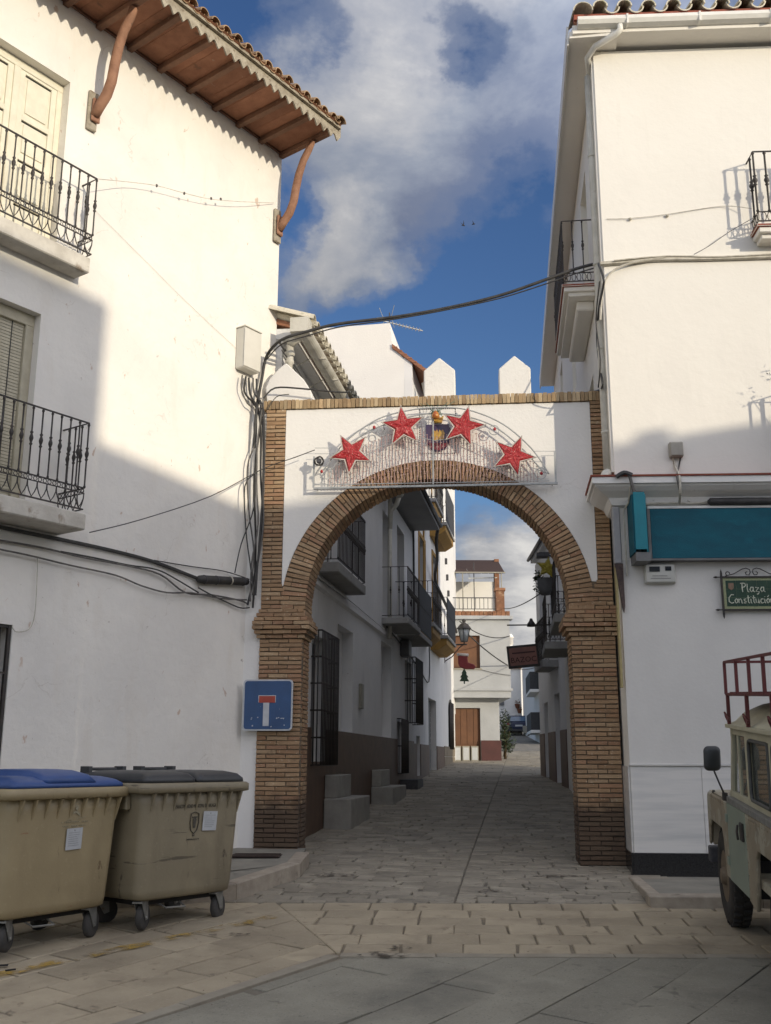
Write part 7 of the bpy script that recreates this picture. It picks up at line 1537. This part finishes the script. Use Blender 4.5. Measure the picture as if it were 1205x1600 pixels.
# two birds high over the street
BIRD = M('dark_plumage', (.02,.02,.025), None, rough=.8)
for i, (p_, lab, ro) in enumerate((((724, 352), 'dark swift gliding in the sky, the left one of two', .5), ((740, 350), 'tiny dark swift in the sky, the right one of two', -.2))):
    d_ = raydir(*p_); q = Vector((0, 0, ZC))+d_*(42/d_.y); t = thing('bird', q, lab, 'bird', yaw=ro); sc_ = .62 if i == 0 else .5
    w = MB(); w.tube([(-.16*sc_, 0, -.02), (-.05*sc_, 0, 0), (.08*sc_, 0, 0), (.16*sc_, 0, .01)], [.008, .03, .03, .008], 6); w.build('bird_body', BIRD, t)
    for sg in (-1, 1): w = MB(); w.prism([(.06*sc_, 0), (.02*sc_, sg*.16*sc_), (-.10*sc_, sg*.36*sc_), (-.04*sc_, sg*.16*sc_), (-.04*sc_, 0)][::sg], .0, .008, axis='z'); o = w.build('wing', BIRD, t); o.rotation_euler = (sg*R(55), 0, 0)

# ============================================================ HOUSES ACROSS THE PLAZA (behind the viewpoint; they throw the large shadows)
OC = Frame(0, 0, 43.12)
def plaza_house(name, x0, x1, zl, zr, y, dep, label, chim=None):
    t = thing(name, OC.w((x0+x1)/2, y, 0), label, 'house'); t.rotation_euler = (0, 0, OC.a); h = (x1-x0)/2
    mb = MB(); mb.prism([(-h, -.3), (h, -.3), (h, zr), (-h, zl)], -dep, 0); mb.build('wall', WHITE, t)
    mb = MB(); mb.prism([(-h-.0, zl+.003), (h, zr+.003), (h, zr+.06), (-h, zl+.06)], -dep-.1, -.2); mb.build('roof', TERRA, t)
    n = max(1, int((x1-x0)/3))
    for i in range(n):
        for z_ in (1.0, 4.6, 7.4):
            if z_+1.8 > min(zl, zr): continue
            c = -h+(x1-x0)*(i+.5)/n; mb = MB(); mb.box(c-.5, c+.5, .001, .03, z_, z_+1.6); mb.build('window', DARKGLASS, t)
    if chim: mb = MB(); mb.box(chim[0]-(x0+x1)/2, chim[1]-(x0+x1)/2, -1.2, -.3, zl, chim[2]); mb.build('chimney', WHITE, t)
plaza_house('plaza_house', -16, 5.05, 11.72, 11.72, -14, 8, 'tall white house across the plaza, opposite the old townhouse')
plaza_house('plaza_house', 5.06, 10.0, 10.08, 9.72, -14, 8, 'lower white house across the plaza beside the tall one')
plaza_house('plaza_house', 10.01, 19, 9.66, 9.60, -14, 8, 'low white house across the plaza with a squat chimney', (10.2, 10.5, 9.85))

# repeats carry the same group phrase
GROUPS = {'wheeled_bin': 'waste containers beside the old house', 'wall_cable': 'cables strung along the old house wall', 'splice_sleeve': 'black cable splice sleeves', 'overhead_cable': 'overhead cables across the street', 'merlon_cable': 'wires on the arch coping',
  'conduit': 'whitewashed cables on the corner house', 'corner_cable': 'cables down the corner house', 'balcony_wire': 'wires to the upper right balcony', 'box_conduit': 'conduits under the beige box', 'ledge_cable': 'cables over the ledge', 'under_ledge_cable': 'wires above the teal fascia',
  'street_cable': 'cables along the left row of houses', 'street_wire': 'wires across the street behind the arch', 'tv_antenna': 'rooftop tv antennas', 'bush': 'dark bushes beside the terrace house', 'bird': 'swifts in the sky', 'hillside_house': 'hillside houses far behind', 'plaza_house': 'houses across the plaza', 'parked_car': 'cars parked at the far end', 'flower_pot': 'wall pots on the far house'}
for o in list(bpy.data.objects):
    if o.parent is None and 'group' not in o:
        k = o.name.split('.')[0]
        if k in GROUPS: o['group'] = GROUPS[k]
